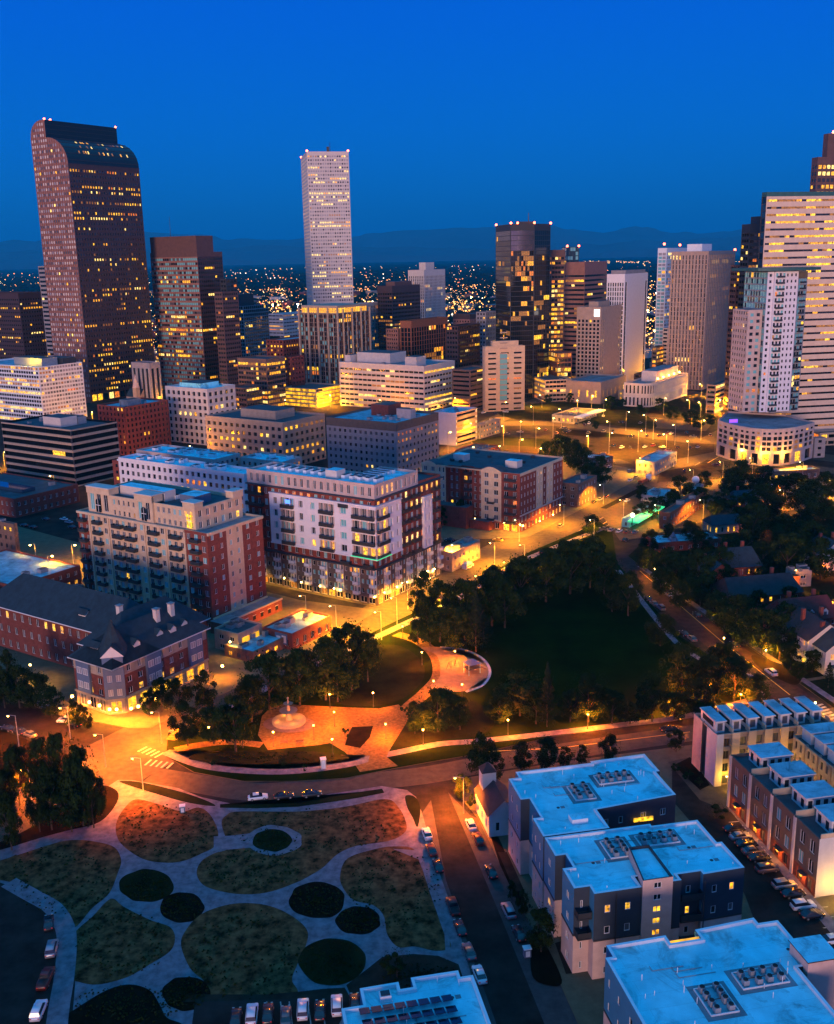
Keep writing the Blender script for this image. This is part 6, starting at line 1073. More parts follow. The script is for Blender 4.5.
def rows_c():
    a0, c0 = 58.0, 20.0; h = 12.0; o = wp(a0, c0); b = Bld('rowhouse_terrace', 'third rowhouse terrace at the right edge, tan walls lit yellow under white attics', 'rowhouses', o, ROTA, None, True); wl = 21 * K; d = 9 * K; n = 5; u = wl / n
    for k in range(n):
        y0 = wl - k * u; y1 = y0 - u; b.face((0, y0), (0, y1 + .5), 0, h, u / 2 - .3, h / 4, .45, .6, 'stone_tan', p=.1, gl=('glass', 'glass_blind'), edge=.3, litset=['lit_yellow']); b.plain((0, y1 + .5), (.8, y1 + .5), 0, h, 'stone_tan'); b.plain((.8, y1 + .5), (.8, y1), 0, h, 'stone_cream'); b.plain((.8, y1), (0, y1), 0, h, 'stone_tan')
        q = MB(); q.box(1.8, d * .9, y1 + u * .2, y0 - u * .1, h - .6, h + 2.2, 'stucco_white'); q.box(1.4, d * .94, y1 + u * .12, y0 - u * .05, h + 2.2, h + 2.45, 'stucco_white', 'roof_light'); b.part('attic', q)
        q = MB(); q.ball((-.4, y0 - u * .5, 2.6), .14, 'bulb_yellow', 6, 4); b.part('wall_lamp', q); lamp_light(b.e, (-1.4, y0 - u * .5, 2.6), 800, (1, .5, .03), .2)
    b.plain((0, 0), (d, 0), 0, h, 'stone_cream'); b.plain((d, 0), (d, wl), 0, h, 'stone_cream'); b.plain((d, wl), (0, wl), 0, h, 'stone_cream'); b.roof([(0, 0), (d, 0), (d, wl), (0, wl)], h, 'roof_dark', .6, 'stone_tan', .25); b.finish()
rows_c()
# --- fountain, shelter box, benches, play set
def fountain():
    p = G(289, 722, .2); e = empty('fountain', p, 0, 'tiered stone fountain glowing in the middle of the brick plaza', 'fountain')
    q = MB(); q.cyl((0, 0, 0), (0, 0, .7), 4.4, 4.4, 28, 'stone_fountain'); q.build('basin', e); q = MB(); q.cyl((0, 0, .7), (0, 0, .72), 4.0, 4.0, 28, 'stone_fountain'); q.build('water', e)
    q = MB(); q.cyl((0, 0, .7), (0, 0, 3.0), .8, .5, 12, 'stone_fountain'); q.cyl((0, 0, 3.0), (0, 0, 3.4), .5, 2.4, 18, 'stone_fountain'); q.cyl((0, 0, 3.4), (0, 0, 5.0), .45, .3, 10, 'stone_fountain'); q.cyl((0, 0, 5.0), (0, 0, 5.3), .3, 1.3, 14, 'stone_fountain'); q.cyl((0, 0, 5.3), (0, 0, 6.6), .25, .12, 8, 'stone_fountain'); q.ball((0, 0, 6.8), .3, 'stone_fountain'); q.build('tiers', e)
    for k in range(4): t = k * math.pi / 2 + .5; lamp_light(e, (3 * math.cos(t), 3 * math.sin(t), 1.6), 260, (1, .30, .02), .2)
fountain()
tag(sheet('fountain_ring', [(289 + 26 * math.cos(t * math.pi / 12), 724 + 8.5 * math.sin(t * math.pi / 12)) for t in range(24)], .20, 'brick_brown'), kind='structure')
def bench(x, y, lab):
    e = empty('park_bench', G(x, y, .2), ROTA, lab, 'bench', 'plaza benches'); q = MB(); q.box(-1, 1, -.25, .25, .42, .48, 'wood'); q.build('seat', e); q = MB(); q.box(-1, 1, .22, .28, .5, .9, 'wood'); q.build('backrest', e)
    for s in (-.8, .8): q = MB(); q.box(s - .05, s + .05, -.22, .22, 0, .419, 'metal_dark'); q.build('leg', e)
bench(284, 744, 'left one of the two benches below the fountain'); bench(300, 743.5, 'right one of the two benches below the fountain')
def booth(x, y, lab, name='utility_box', w=1.1, d=1.0, h=2.4, m='panel_bluegrey', cat='utility box'):
    e = empty(name, G(x, y, .2), ROTA, lab, cat); q = MB(); q.box(-w, w, -d, d, 0, h, m); q.box(-w - .1, w + .1, -d - .1, d + .1, h, h + .18, 'metal_white'); q.build('cabinet', e); q = MB(); q.box(-w * .6, w * .6, -d - .04, -d, .2, h - .3, 'metal_white'); q.build('door', e)
booth(323.5, 768, 'pale portable toilet standing on the verge below the plaza', 'portable_toilet', .6, .6, 2.4, 'stucco_white', 'portable toilet'); booth(182.7, 812, 'small blue bin at the edge of the round lawn path', 'litter_bin', .55, .5, 1.5, 'panel_bluegrey', 'bin'); booth(527, 956, 'pale meter box beside the street tree', 'utility_box', .6, .5, 1.6, 'panel_bluegrey')
def playset():
    e = empty('play_structure', G(472, 673, .2), .5, 'blue and red climbing frame on the orange-lit play area', 'playground frame'); q = MB(); q.box(-2, 2, -1.5, 1.5, 1.7, 1.85, 'metal_dark')
    q.build('platform', e)
    for a in (-1.9, 1.9):
        for c in (-1.4, 1.4): q = MB(); q.cyl((a, c, 0), (a, c, 3.3), .08, .08, 6, 'led_pale'); q.build('post', e)
    q = MB(); q.cyl((0, 0, 3.3), (0, 0, 4.5), 2.9, .1, 4, 'panel_bluegrey'); q.build('canopy', e); q = MB(); q.obox((3.4, 0, .95), Vector((1.6, 0, -.85)), Vector((0, .4, 0)), Vector((.02, 0, .04)), 'brick_red'); q.build('slide', e)
playset()
def swing(x, y, lab):
    e = empty('swing_frame', G(x, y, .2), .9, lab, 'swing'); q = MB()
    for a in (-2, 2):
        for s in (-1, 1): q.cyl((a, s, 0), (a, 0, 2.5), .06, .06, 5, 'metal_dark')
    q.cyl((-2, 0, 2.5), (2, 0, 2.5), .06, .06, 5, 'metal_dark'); q.build('frame', e)
    for a in (-.8, .8): q = MB(); q.box(a - .25, a + .25, -.1, .1, .5, .55, 'rubber'); q.cyl((a - .22, 0, .55), (a - .22, 0, 2.45), .02, .02, 4, 'metal_dark'); q.cyl((a + .22, 0, .55), (a + .22, 0, 2.45), .02, .02, 4, 'metal_dark'); q.build('seat', e)
swing(453, 668, 'dark swing frame on the orange-lit play area')
def tank():
    e = empty('water_tank', G(695, 493), 0, 'round pale blue tank on legs among the trees near the junction', 'tank'); q = MB(); q.ball((0, 0, 6.8), 1.9, 'metal_white', 14, 8); q.build('tank_ball', e)
    for k in range(4): t = k * math.pi / 2; q = MB(); q.cyl((2.2 * math.cos(t), 2.2 * math.sin(t), 0), (1.3 * math.cos(t), 1.3 * math.sin(t), 6.0), .18, .18, 6, 'metal_grey'); q.build('leg', e)
tank()
# ================================================================= trees
random.seed(33)
def crown_mesh(seed, kind):
    rnd = random.Random(seed); q = MB(); m = {'a': ('leaf_dark', 'leaf_mid', 'leaf_dark'), 'b': ('leaf_mid', 'leaf_olive', 'leaf_dark'), 'c': ('leaf_blue', 'leaf_dark', 'leaf_blue'), 's': ('leaf_dark', 'leaf_mid', 'leaf_dark')}[kind[0]]
    def leaf(c, n, s, mm):
        u = n.orthogonal().normalized(); a = rnd.uniform(0, 6.3); v = n.cross(u); u, v = u * math.cos(a) + v * math.sin(a), v * math.cos(a) - u * math.sin(a); u *= s; v *= s * rnd.uniform(.5, .9); q.poly((c - u, c - v * .8, c + u, c + v), mm)
    def rdir():
        while 1:
            v = Vector((rnd.uniform(-1, 1), rnd.uniform(-1, 1), rnd.uniform(-1, 1)))
            if .05 < v.length < 1: return v.normalized()
    if kind[0] == 'c':
        for i in range(2300):
            t = rnd.random() ** .75; r = .5 * (1 - t) ** .8 * (.72 + .28 * math.sin(t * 46 + rnd.uniform(-.5, .5))) + .02; a = rnd.uniform(0, 6.3); rr = r * math.sqrt(rnd.uniform(.35, 1)); c = Vector((rr * math.cos(a), rr * math.sin(a), .06 + .94 * t)); n = (Vector((math.cos(a), math.sin(a), .7)) + rdir() * .6).normalized(); leaf(c, n, .022, rnd.choice(m))
        return q.mesh('crown')
    nl = 26 if kind[0] != 's' else 9; lobes = []
    for i in range(nl):
        a = rnd.uniform(0, 6.3); t = rnd.random(); rr = rnd.uniform(.12, .40) * math.sin(math.pi * (.16 + .80 * t)) ** .7 * 1.05; s_ = rnd.uniform(.085, .175) * (1.1 - .35 * t)
        lobes.append((Vector((rr * math.cos(a), rr * math.sin(a), .20 + .70 * t)), s_, rnd.choice(m), rnd.uniform(.75, 1.1)))
    for c, s_, mm, fl in lobes:
        k = int(4200 / nl * (s_ / .13) ** 1.6)
        for i in range(k):
            d = rdir()
            if d.z < -.3 and rnd.random() < .6: d.z = -d.z
            p = c + Vector((d.x * s_, d.y * s_, d.z * s_ * fl * .8)) * rnd.uniform(.55, 1.12); leaf(p, (d + rdir() * .7).normalized(), rnd.uniform(.018, .034), mm if rnd.random() < .8 else rnd.choice(m))
    for i in range(300):
        d = rdir(); p = Vector((d.x * .47, d.y * .47, .55 + d.z * .44)) * rnd.uniform(.9, 1.05); leaf(p, rdir(), .018, rnd.choice(m))
    return q.mesh('crown')
def trunk_mesh(seed):
    rnd = random.Random(seed); q = MB(); q.cyl((0, 0, 0), (.01, 0, .26), .030, .021, 7, 'bark'); q.cyl((.01, 0, .26), (.0, .015, .55), .021, .012, 6, 'bark')
    for k in range(6):
        a = k * 1.05 + rnd.uniform(-.3, .3); z = rnd.uniform(.2, .45); q.cyl((0, 0, z), (.3 * math.cos(a), .3 * math.sin(a), z + rnd.uniform(.18, .36)), .011, .003, 5, 'bark')
    return q.mesh('trunk')
CR = {'a': [crown_mesh(i, 'a%d' % i) for i in range(5)], 'b': [crown_mesh(20 + i, 'b%d' % i) for i in range(3)], 'c': [crown_mesh(40 + i, 'c%d' % i) for i in range(2)], 's': [crown_mesh(60 + i, 's%d' % i) for i in range(2)]}
TR = [trunk_mesh(i) for i in range(4)]
def tree(x, yt, yb, w, kind='a', label='', group=None, zb=.12):
    p = G(x, yb, zb); h = topz(p, yt) - zb; px = (PX(p + Vector((1, 0, h * .5)))[0] - PX(p + Vector((0, 0, h * .5)))[0]); wm = w / px
    h = min(max(h, 2.5), 21); e = empty('shrub' if kind == 's' else 'conifer_tree' if kind == 'c' else 'broadleaf_tree', p, random.uniform(0, 6.28), label, 'shrub' if kind == 's' else 'tree', group)
    for nm, me in (('trunk', random.choice(TR)), ('crown', random.choice(CR[kind]))):
        o = D.objects.new(nm, me); COL.objects.link(o); o.parent = e; o.scale = (wm * (1.0 if nm == 'crown' else .8), wm * (1.0 if nm == 'crown' else .8), h)
    return e
def grove(phrase, group, lst, what=None):
    lst = sorted(lst, key=lambda t: t[0]); n = len(lst)
    for i, t in enumerate(lst):
        k = t[4] if len(t) > 4 else 'a'; w_ = {'a': 'dark leafy tree', 'b': 'olive-green leafy tree', 'c': 'conical dark conifer', 's': 'low round bush'}[k]; tree(t[0], t[1], t[2], t[3], k, '%s %s, %s' % (w_, phrase, ordn(i, n)), group)
grove('beside the brick fountain plaza', 'trees beside the fountain plaza', [(188, 700, 746, 38), (236, 692, 752, 54, 'b'), (214, 704, 744, 38), (270, 650, 714, 62), (300, 645, 706, 52), (326, 632, 700, 60), (352, 603, 690, 56), (338, 650, 702, 46), (205, 668, 714, 30), (180, 676, 716, 28), (252, 672, 722, 40), (368, 628, 682, 34, 'b'), (243, 700, 748, 30)])
grove('along the top of the big lawn', 'trees along the top of the big lawn', [(424, 568, 630, 36), (440, 576, 642, 46), (430, 600, 646, 32), (465, 562, 640, 50), (476, 590, 652, 36, 'c'), (492, 556, 626, 46), (505, 575, 628, 42), (520, 548, 612, 46), (546, 536, 602, 52), (570, 528, 594, 52), (590, 533, 588, 46), (604, 550, 594, 40), (628, 570, 616, 34), (612, 582, 612, 28), (456, 604, 652, 34), (418, 618, 646, 26), (484, 612, 640, 26, 'c'), (660, 612, 646, 34)])
grove('along the bottom of the big lawn', 'trees along the bottom of the big lawn', [(438, 686, 732, 50), (520, 668, 716, 52, 'b'), (500, 690, 724, 36), (547, 662, 727, 26, 'c'), (588, 670, 722, 46), (612, 690, 724, 36), (570, 688, 722, 32), (652, 672, 722, 38, 'b'), (681, 640, 700, 48), (706, 652, 702, 46), (734, 655, 700, 50), (700, 678, 718, 42), (756, 672, 706, 34), (674, 690, 720, 34), (630, 702, 724, 28), (536, 690, 724, 34), (415, 700, 734, 22), (460, 694, 730, 34), (720, 640, 690, 36)])
grove('on the verge south of the park road', 'trees on the verge south of the park road', [(480, 730, 780, 36, 'b'), (462, 772, 800, 22, 'b'), (522, 740, 772, 30), (545, 736, 768, 34), (565, 746, 768, 22), (609, 733, 762, 24), (582, 744, 766, 18), (676, 728, 752, 20), (494, 750, 782, 24)])
grove('beside the near street', 'small trees beside the near street', [(541, 905, 952, 38), (523, 888, 918, 16), (512, 880, 900, 12), (470, 792, 812, 14, 's'), (397, 950, 978, 34, 's')])
grove('in the clump left of the crossing', 'trees left of the ringed lawns', [(20, 742, 806, 38), (44, 735, 806, 44), (63, 728, 818, 46), (84, 740, 826, 46), (94, 765, 828, 30), (40, 782, 832, 26, 'b'), (72, 785, 832, 36), (4, 768, 818, 26), (12, 790, 850, 30), (52, 765, 830, 36), (102, 775, 815, 16)])
grove('in front of the slate-roofed building', 'street trees by the slate-roofed building', [(5, 668, 708, 32, 'b'), (20, 663, 708, 42, 'b'), (36, 672, 708, 38), (52, 688, 718, 30), (75, 698, 730, 24, 'b'), (10, 648, 694, 26, 'b'), (162, 676, 712, 30), (150, 690, 716, 20), (88, 706, 730, 14, 'b')])
grove('by the red-brick apartment block', 'trees by the red-brick block', [(442, 505, 528, 14), (460, 498, 526, 17), (591, 513, 536, 24), (560, 434, 460, 30), (600, 454, 488, 32), (583, 446, 478, 28), (574, 438, 470, 26), (548, 440, 466, 20), (588, 462, 492, 26)])
grove('beyond the avenue near the stone podium', 'trees near the stone podium', [(680, 474, 502, 30), (652, 496, 520, 26), (735, 466, 498, 40), (744, 492, 526, 38), (757, 478, 500, 28), (795, 472, 500, 44), (810, 478, 502, 26), (716, 498, 516, 22), (780, 474, 498, 26), (640, 502, 522, 18), (704, 470, 490, 20), (826, 470, 500, 24), (668, 490, 512, 24), (700, 486, 508, 26), (722, 488, 512, 28), (770, 496, 520, 32), (825, 498, 520, 26), (640, 484, 500, 18), (764, 464, 486, 26), (740, 458, 500, 40), (765, 482, 520, 40), (800, 488, 524, 38), (822, 484, 520, 34)])
grove('over the old houses at the right', 'trees over the old houses', [(741, 528, 564, 44, 'b'), (780, 512, 548, 38), (811, 518, 562, 44), (762, 540, 572, 30), (646, 545, 571, 28, 'b'), (667, 546, 588, 36), (690, 553, 592, 34), (727, 594, 632, 38), (746, 610, 646, 42), (779, 612, 660, 46, 'b'), (820, 590, 620, 34), (828, 662, 688, 20, 'c'), (798, 660, 680, 20), (757, 588, 616, 26), (723, 648, 680, 24), (790, 640, 672, 24), (668, 522, 545, 16), (712, 560, 590, 26), (700, 530, 556, 30), (806, 545, 570, 26), (700, 575, 606, 30), (748, 580, 606, 32), (804, 608, 636, 32), (728, 566, 596, 28), (790, 585, 612, 30), (755, 560, 584, 28, 'b'), (826, 625, 652, 26), (812, 648, 672, 24), (680, 580, 612, 28), (660, 565, 596, 26), (735, 536, 566, 34), (690, 520, 546, 26), (800, 520, 545, 34), (772, 632, 656, 22), (650, 528, 556, 22), (672, 550, 590, 42), (700, 548, 600, 46), (736, 592, 637, 44), (762, 606, 654, 46), (784, 600, 645, 40), (716, 588, 624, 36), (752, 500, 545, 44), (786, 530, 578, 42), (820, 535, 580, 40), (722, 545, 588, 36), (690, 574, 603, 32)])
grove('among the orange-lit roads below the towers', 'trees among the orange-lit roads', [(566, 436, 452, 16), (548, 374 + 20, 404, 12), (570, 392, 404, 10), (610, 395, 410, 18), (622, 398, 408, 10), (660, 397, 412, 16), (672, 405, 420, 18), (690, 408, 424, 18), (697, 416, 430, 16), (710, 414, 426, 12), (640, 404, 416, 16), (732, 432, 446, 10), (596, 420, 430, 8)])
grove('in beds beside the car park', 'bushes beside the car park', [(716, 804, 818, 24, 's'), (677, 762, 774, 14, 's'), (688, 768, 780, 14, 's'), (700, 776, 786, 12, 's'), (556, 800 + 70, 884, 8, 's'), (404, 704, 718, 12, 's'), (345, 725, 740, 10, 's'), (283, 758, 768, 8, 's'), (212, 758, 768, 8, 's'), (304, 762, 772, 8, 's')])
# far trees in the dark plain: nobody could count them
fm = MB(); rnd = random.Random(4)
for k in range(2600):
    y = rnd.uniform(300, 340) if rnd.random() < .3 else rnd.uniform(266, 305); x = rnd.uniform(-20, 860); p = G(x, y + 3 - .02 * (x - 417)); r = rnd.uniform(5, 13) * (1 + p.y / 9000)
    if p.y > 15000: continue
    q0 = Vector((p.x, p.y, r * .45)); n0 = len(fm.v); fm.ball(q0, r, 'leaf_blue', 5, 3, .55)
tag(fm.build('far_treetops'), kind='stuff')
# ================================================================= vehicles
mat('car_white', (.62, .64, .68), .3, 0, spec=.6); mat('car_silver', (.30, .33, .37), .3, 0, metal=.4); mat('car_dark', (.018, .02, .024), .25, 0, spec=.6); mat('car_red', (.07, .009, .007), .3, 0, spec=.6); mat('car_blue', (.03, .08, .2), .3, 0, spec=.6); mat('car_grey', (.12, .13, .14), .3, 0, metal=.3); mat('car_yellow', (.55, .38, .05), .4, 0)
def loft(secs, m, q):
    i0 = len(q.v); n = len(secs[0]); k = q.mi(m)
    for s in secs: q.v += s
    for a in range(len(secs) - 1):
        for b_ in range(n): q.f.append((i0 + a * n + b_, i0 + a * n + (b_ + 1) % n, i0 + (a + 1) * n + (b_ + 1) % n, i0 + (a + 1) * n + b_)); q.m.append(k)
    q.f.append(tuple(i0 + b_ for b_ in range(n))[::-1]); q.m.append(k); q.f.append(tuple(i0 + (len(secs) - 1) * n + b_ for b_ in range(n))); q.m.append(k)
CARP = {'sedan': dict(L=4.5, W=.88, belt=.92, roof=1.43, prof=[(-2.25, .55), (-2.15, .86), (-1.5, .95), (1.0, .93), (1.9, .80), (2.22, .62)], cab=[(-1.75, .93), (-1.1, 1.40), (.25, 1.43), (1.05, .92)]),
        'suv': dict(L=4.6, W=.94, belt=1.05, roof=1.72, prof=[(-2.3, .62), (-2.25, 1.02), (-1.6, 1.08), (1.0, 1.06), (1.95, .98), (2.28, .70)], cab=[(-2.2, 1.06), (-1.95, 1.66), (.3, 1.72), (1.15, 1.05)]),
        'pickup': dict(L=5.4, W=.95, belt=1.05, roof=1.78, prof=[(-2.7, .65), (-2.68, 1.08), (-1.6, 1.08), (1.3, 1.08), (2.4, 1.0), (2.7, .72)], cab=[(-.75, 1.06), (-.6, 1.72), (.7, 1.78), (1.5, 1.06)])}
CM = {}
def car_parts(kind, col):
    if (kind, col) in CM: return CM[kind, col]
    P = CARP[kind]; W_ = P['W']; R_ = []
    q = MB(); secs = []
    for x, z in P['prof']:
        w = W_ * (.86 if abs(x) > P['L'] / 2 - .15 else 1); secs.append([(x, -w * .96, .28), (x, -w, .5), (x, -w * .97, z - .06), (x, -w * .88, z), (x, w * .88, z), (x, w * .97, z - .06), (x, w, .5), (x, w * .96, .28)])
    loft(secs, col, q)
    c = P['cab']; secs = []
    for x, z in c[1:3]: secs.append([(x, -W_ * .72, z - .05), (x, -W_ * .66, z + .01), (x, W_ * .66, z + .01), (x, W_ * .72, z - .05)])
    loft(secs, col, q)
    if kind == 'pickup': q.box(-2.62, -.8, -W_ * .8, W_ * .8, 1.085, 1.09, 'rubber'); 
    body = q.mesh('body', True); R_.append(('body', body, []))
    q = MB(); (x0, z0), (x1, z1), (x2, z2), (x3, z3) = c; wb, wt = W_ * .90, W_ * .71
    A = [(x0, -wb, z0), (x3, -wb, z3), (x3, wb, z3), (x0, wb, z0)]; B = [(x1, -wt, z1 - .04), (x2, -wt, z2 - .04), (x2, wt, z2 - .04), (x1, wt, z1 - .04)]
    for i in range(4): j = (i + 1) % 4; q.poly((A[i], A[j], B[j], B[i]), 'glass')
    R_.append(('windows_glass', q.mesh('cabin_glass'), []))
    for sx in (-1, 1):
        for sy in (-1, 1):
            q = MB(); x = sx * P['L'] * .30 + .02; y = sy * (W_ - .1); q.cyl((x, y - .11, .33), (x, y + .11, .33), .33, .33, 12, 'rubber'); q.cyl((x, y + sy * .1, .33), (x, y + sy * .125, .33), .19, .17, 8, 'metal_grey'); R_.append(('wheel', q.mesh('wheel'), []))
    e = P['L'] / 2
    for sy in (-1, 1):
        q = MB(); q.box(e - .1, e - .01, sy * W_ * .62 - .17, sy * W_ * .62 + .17, .60, .74, 'head_lamp'); R_.append(('headlight', q.mesh('headlight'), [])); q = MB(); q.box(-e - .01, -e + .08, sy * W_ * .66 - .13, sy * W_ * .66 + .13, .66, .84, 'tail_red'); R_.append(('taillight', q.mesh('taillight'), []))
    CM[kind, col] = R_; return R_
DIRA, DIRB, DIRC, DIRD = (math.pi / 2 - a for a in (AZ1, AZ1 + math.pi / 2, AZ2, AZ2 - math.pi / 2))
def car(x, y, ang, kind, col, label, group, z=.02):
    p = G(x, y, z); e = empty({'sedan': 'parked_car', 'suv': 'parked_suv', 'pickup': 'pickup_truck'}[kind], p, ang, label, {'sedan': 'car', 'suv': 'car', 'pickup': 'pickup'}[kind], group)
    for nm, me, _ in car_parts(kind, 'car_' + col): o = D.objects.new('window' if nm == 'windows_glass' else nm, me); COL.objects.link(o); o.parent = e
    return e
CN = {'sedan': 'sedan', 'suv': 'estate car', 'pickup': 'pickup truck'}
def park(where, group, lst, z=.02):
    lst = sorted(lst, key=lambda t: (t[1], t[0]) if len(lst) and abs(lst[0][1] - lst[-1][1]) > abs(lst[0][0] - lst[-1][0]) else (t[0], t[1])); n = len(lst); vert = abs(lst[0][1] - lst[-1][1]) > abs(lst[0][0] - lst[-1][0])
    for i, (x, y, a, k, c) in enumerate(lst):
        od = ['farthest', 'second farthest', 'third farthest', 'fourth farthest', 'fifth farthest', 'sixth farthest', 'seventh farthest', 'eighth farthest', 'ninth farthest', 'tenth farthest', 'eleventh farthest', 'twelfth farthest', 'thirteenth farthest'][i] if vert and i < 13 else ordn(i, n)
        car(x, y, a + random.uniform(-.03, .03), k, c, '%s %s %s, %s' % ({'dark': 'black', 'grey': 'dark grey'}.get(c, c), CN[k], where, od), group, z)
park('at the left kerb of the near street', 'cars at the left kerb of the near street', [(427, 836, DIRA, 'sedan', 'white'), (431.5, 852, DIRA, 'sedan', 'red'), (438, 868, DIRA, 'sedan', 'dark'), (453, 909, DIRA, 'pickup', 'red'), (460, 930, DIRA, 'sedan', 'dark'), (469, 954, DIRA, 'sedan', 'grey'), (479.5, 977, DIRA, 'sedan', 'white')])
park('at the right kerb of the near street', 'cars at the right kerb of the near street', [(471, 827, DIRA, 'sedan', 'white'), (478, 841, DIRA, 'sedan', 'red'), (491, 874, DIRA, 'sedan', 'dark'), (508.5, 913, DIRA, 'suv', 'silver'), (519, 936, DIRA, 'sedan', 'dark')])
park('parked on the curved park road', 'cars on the curved park road', [(258, 799, DIRB + .04, 'sedan', 'white'), (284, 798, DIRB + .02, 'sedan', 'dark'), (312, 796, DIRB, 'sedan', 'dark')])
park('in the car row below the ringed lawns', 'cars in the row below the ringed lawns', [(252, 1017, DIRA - .1, 'suv', 'white'), (268, 1016, DIRA - .1, 'sedan', 'dark'), (286, 1019, DIRA - .1, 'sedan', 'grey'), (303, 1012, DIRA - .1, 'suv', 'white'), (320, 1013, DIRA - .1, 'sedan', 'dark'), (337, 1008, DIRA - .1, 'suv', 'white'), (355, 1006, DIRA - .1, 'sedan', 'dark'), (236, 1021, DIRA - .1, 'sedan', 'dark')], .22)
park('beside the curved walk at the lower left', 'cars by the curved walk', [(49, 925, DIRA + .1, 'sedan', 'dark'), (52, 951, DIRA, 'suv', 'silver'), (46, 981, DIRA - .15, 'pickup', 'red'), (39, 1013, DIRA - .1, 'suv', 'white')], .17)
park('on the upper kerb of the left-hand street', 'cars on the upper kerb of the left-hand street', [(19, 695, DIRD, 'sedan', 'white'), (29, 699, DIRD, 'sedan', 'dark'), (38, 705, DIRD + .2, 'sedan', 'silver'), (47, 709, DIRD, 'sedan', 'blue'), (66, 722, DIRD + .5, 'suv', 'white'), (74, 726, DIRD, 'sedan', 'dark')])
park('on the lower kerb of the left-hand street', 'cars on the lower kerb of the left-hand street', [(8, 730, DIRD, 'sedan', 'dark'), (19, 733, DIRD, 'suv', 'dark'), (30, 736, DIRD, 'sedan', 'grey')])
park('in the car park beside the taupe rowhouses', 'cars in the car park beside the rowhouses', [(734, 831, DIRB, 'sedan', 'dark'), (740, 838.5, DIRB, 'sedan', 'silver'), (746, 846, DIRB, 'sedan', 'dark'), (753, 853, DIRB, 'sedan', 'grey'), (759, 860, DIRB, 'sedan', 'dark'), (767, 871, DIRB, 'suv', 'grey'), (784, 887, DIRB, 'suv', 'silver'), (793, 896, DIRB, 'sedan', 'dark'), (803, 908, DIRB, 'suv', 'white'), (812, 917, DIRB, 'sedan', 'dark'), (833, 942, DIRB, 'sedan', 'white')], .17)
park('on the tree-lined street right of the lawn', 'cars on the tree-lined street', [(669, 596, DIRA, 'sedan', 'white'), (676.5, 601, DIRA, 'sedan', 'white'), (648, 600, DIRA, 'sedan', 'dark'), (654, 605, DIRA, 'sedan', 'grey'), (661, 609, DIRA, 'suv', 'blue'), (697, 616, DIRA, 'sedan', 'dark'), (735, 646, DIRA, 'sedan', 'dark'), (749, 679, DIRA, 'sedan', 'blue'), (771, 674, DIRA, 'suv', 'white'), (684, 635, DIRA, 'sedan', 'dark'), (692, 640, DIRA, 'sedan', 'grey')])
park('in the lot of the turquoise-lit store', 'cars in the lot of the turquoise store', [(603, 530, DIRD, 'sedan', 'grey'), (611, 531, DIRC, 'sedan', 'silver'), (619, 532, DIRC, 'sedan', 'white'), (627, 533, DIRC, 'sedan', 'red'), (635, 533, DIRC, 'sedan', 'blue'), (625, 541, DIRC, 'sedan', 'dark')], .17)
park('on the wide yellow avenue', 'cars on the yellow avenue', [(594, 503, DIRC, 'sedan', 'dark'), (600, 500, DIRC, 'sedan', 'silver'), (607, 497, DIRC, 'sedan', 'dark'), (627, 501.5, DIRC, 'sedan', 'white'), (630, 481, DIRC, 'sedan', 'white'), (636, 478, DIRC, 'sedan', 'grey'), (543, 553, DIRC, 'sedan', 'dark'), (498, 541, DIRD, 'sedan', 'yellow'), (560, 527, DIRC, 'sedan', 'grey')])
park('in the yard behind the brick warehouse', 'cars in the yard behind the warehouse', [(64, 520, DIRD, 'sedan', 'white'), (69, 523, DIRD, 'sedan', 'silver'), (24, 526, DIRD, 'sedan', 'dark'), (33, 528, DIRD, 'sedan', 'dark'), (46, 520, DIRD, 'sedan', 'dark'), (72, 528, DIRD, 'sedan', 'dark')], .17)
car(669, 731, DIRB, 'sedan', 'dark', 'black sedan driving past the cream rowhouse terrace', None); car(450, 541, DIRD, 'sedan', 'dark', 'black sedan in the dark side street by the red-brick block', None)
rr_ = random.Random(9)
far_c = []
for (x0, y0, x1, y1, n) in ((490, 432, 700, 436, 14), (470, 418, 560, 398, 8), (560, 412, 720, 440, 8), (600, 470, 720, 468, 6), (680, 510, 834, 470, 6), (560, 430, 600, 424, 6), (612, 446, 702, 450, 10)):
    for i in range(n): t = (i + rr_.random() * .8) / n; far_c.append((x0 + (x1 - x0) * t, y0 + (y1 - y0) * t + rr_.uniform(-3, 3)))
far_c.sort()
for i, (x, y) in enumerate(far_c): c_ = rr_.choice(('dark', 'white', 'silver', 'red', 'grey')); k_ = rr_.choice(('sedan', 'suv')); car(x, y, rr_.choice((DIRC, DIRD, DIRC + .3)), k_, c_, '%s %s on the orange-lit roads below the towers, %s' % ({'dark': 'black', 'grey': 'dark grey'}.get(c_, c_), CN[k_], ordn(i, len(far_c))), 'cars on the orange-lit roads')
def truck():
    e = empty('semi_truck', G(646, 482), DIRC, 'white lorry with flatbed trailer parked by the white store', 'lorry'); q = MB(); q.box(2, 5, -1.2, 1.2, .6, 3.0, 'car_white'); q.box(3.6, 4.8, -1.1, 1.1, 3.0, 3.5, 'car_white'); q.build('cab', e); q = MB(); q.box(4.98, 5.03, -1, 1, 1.8, 2.7, 'glass'); q.build('windscreen', e)
    q = MB(); q.box(-9, 1.6, -1.2, 1.2, 1.1, 1.35, 'metal_dark'); q.box(-8.5, -1, -1.1, 1.1, 1.36, 2.4, 'brick_red'); q.build('trailer', e)
    for x in (4, 1.2, -6.5, -7.7):
        for s in (-1, 1): q = MB(); q.cyl((x, s * 1.0, .5), (x, s * 1.25, .5), .5, .5, 12, 'rubber'); q.build('wheel', e)
truck()
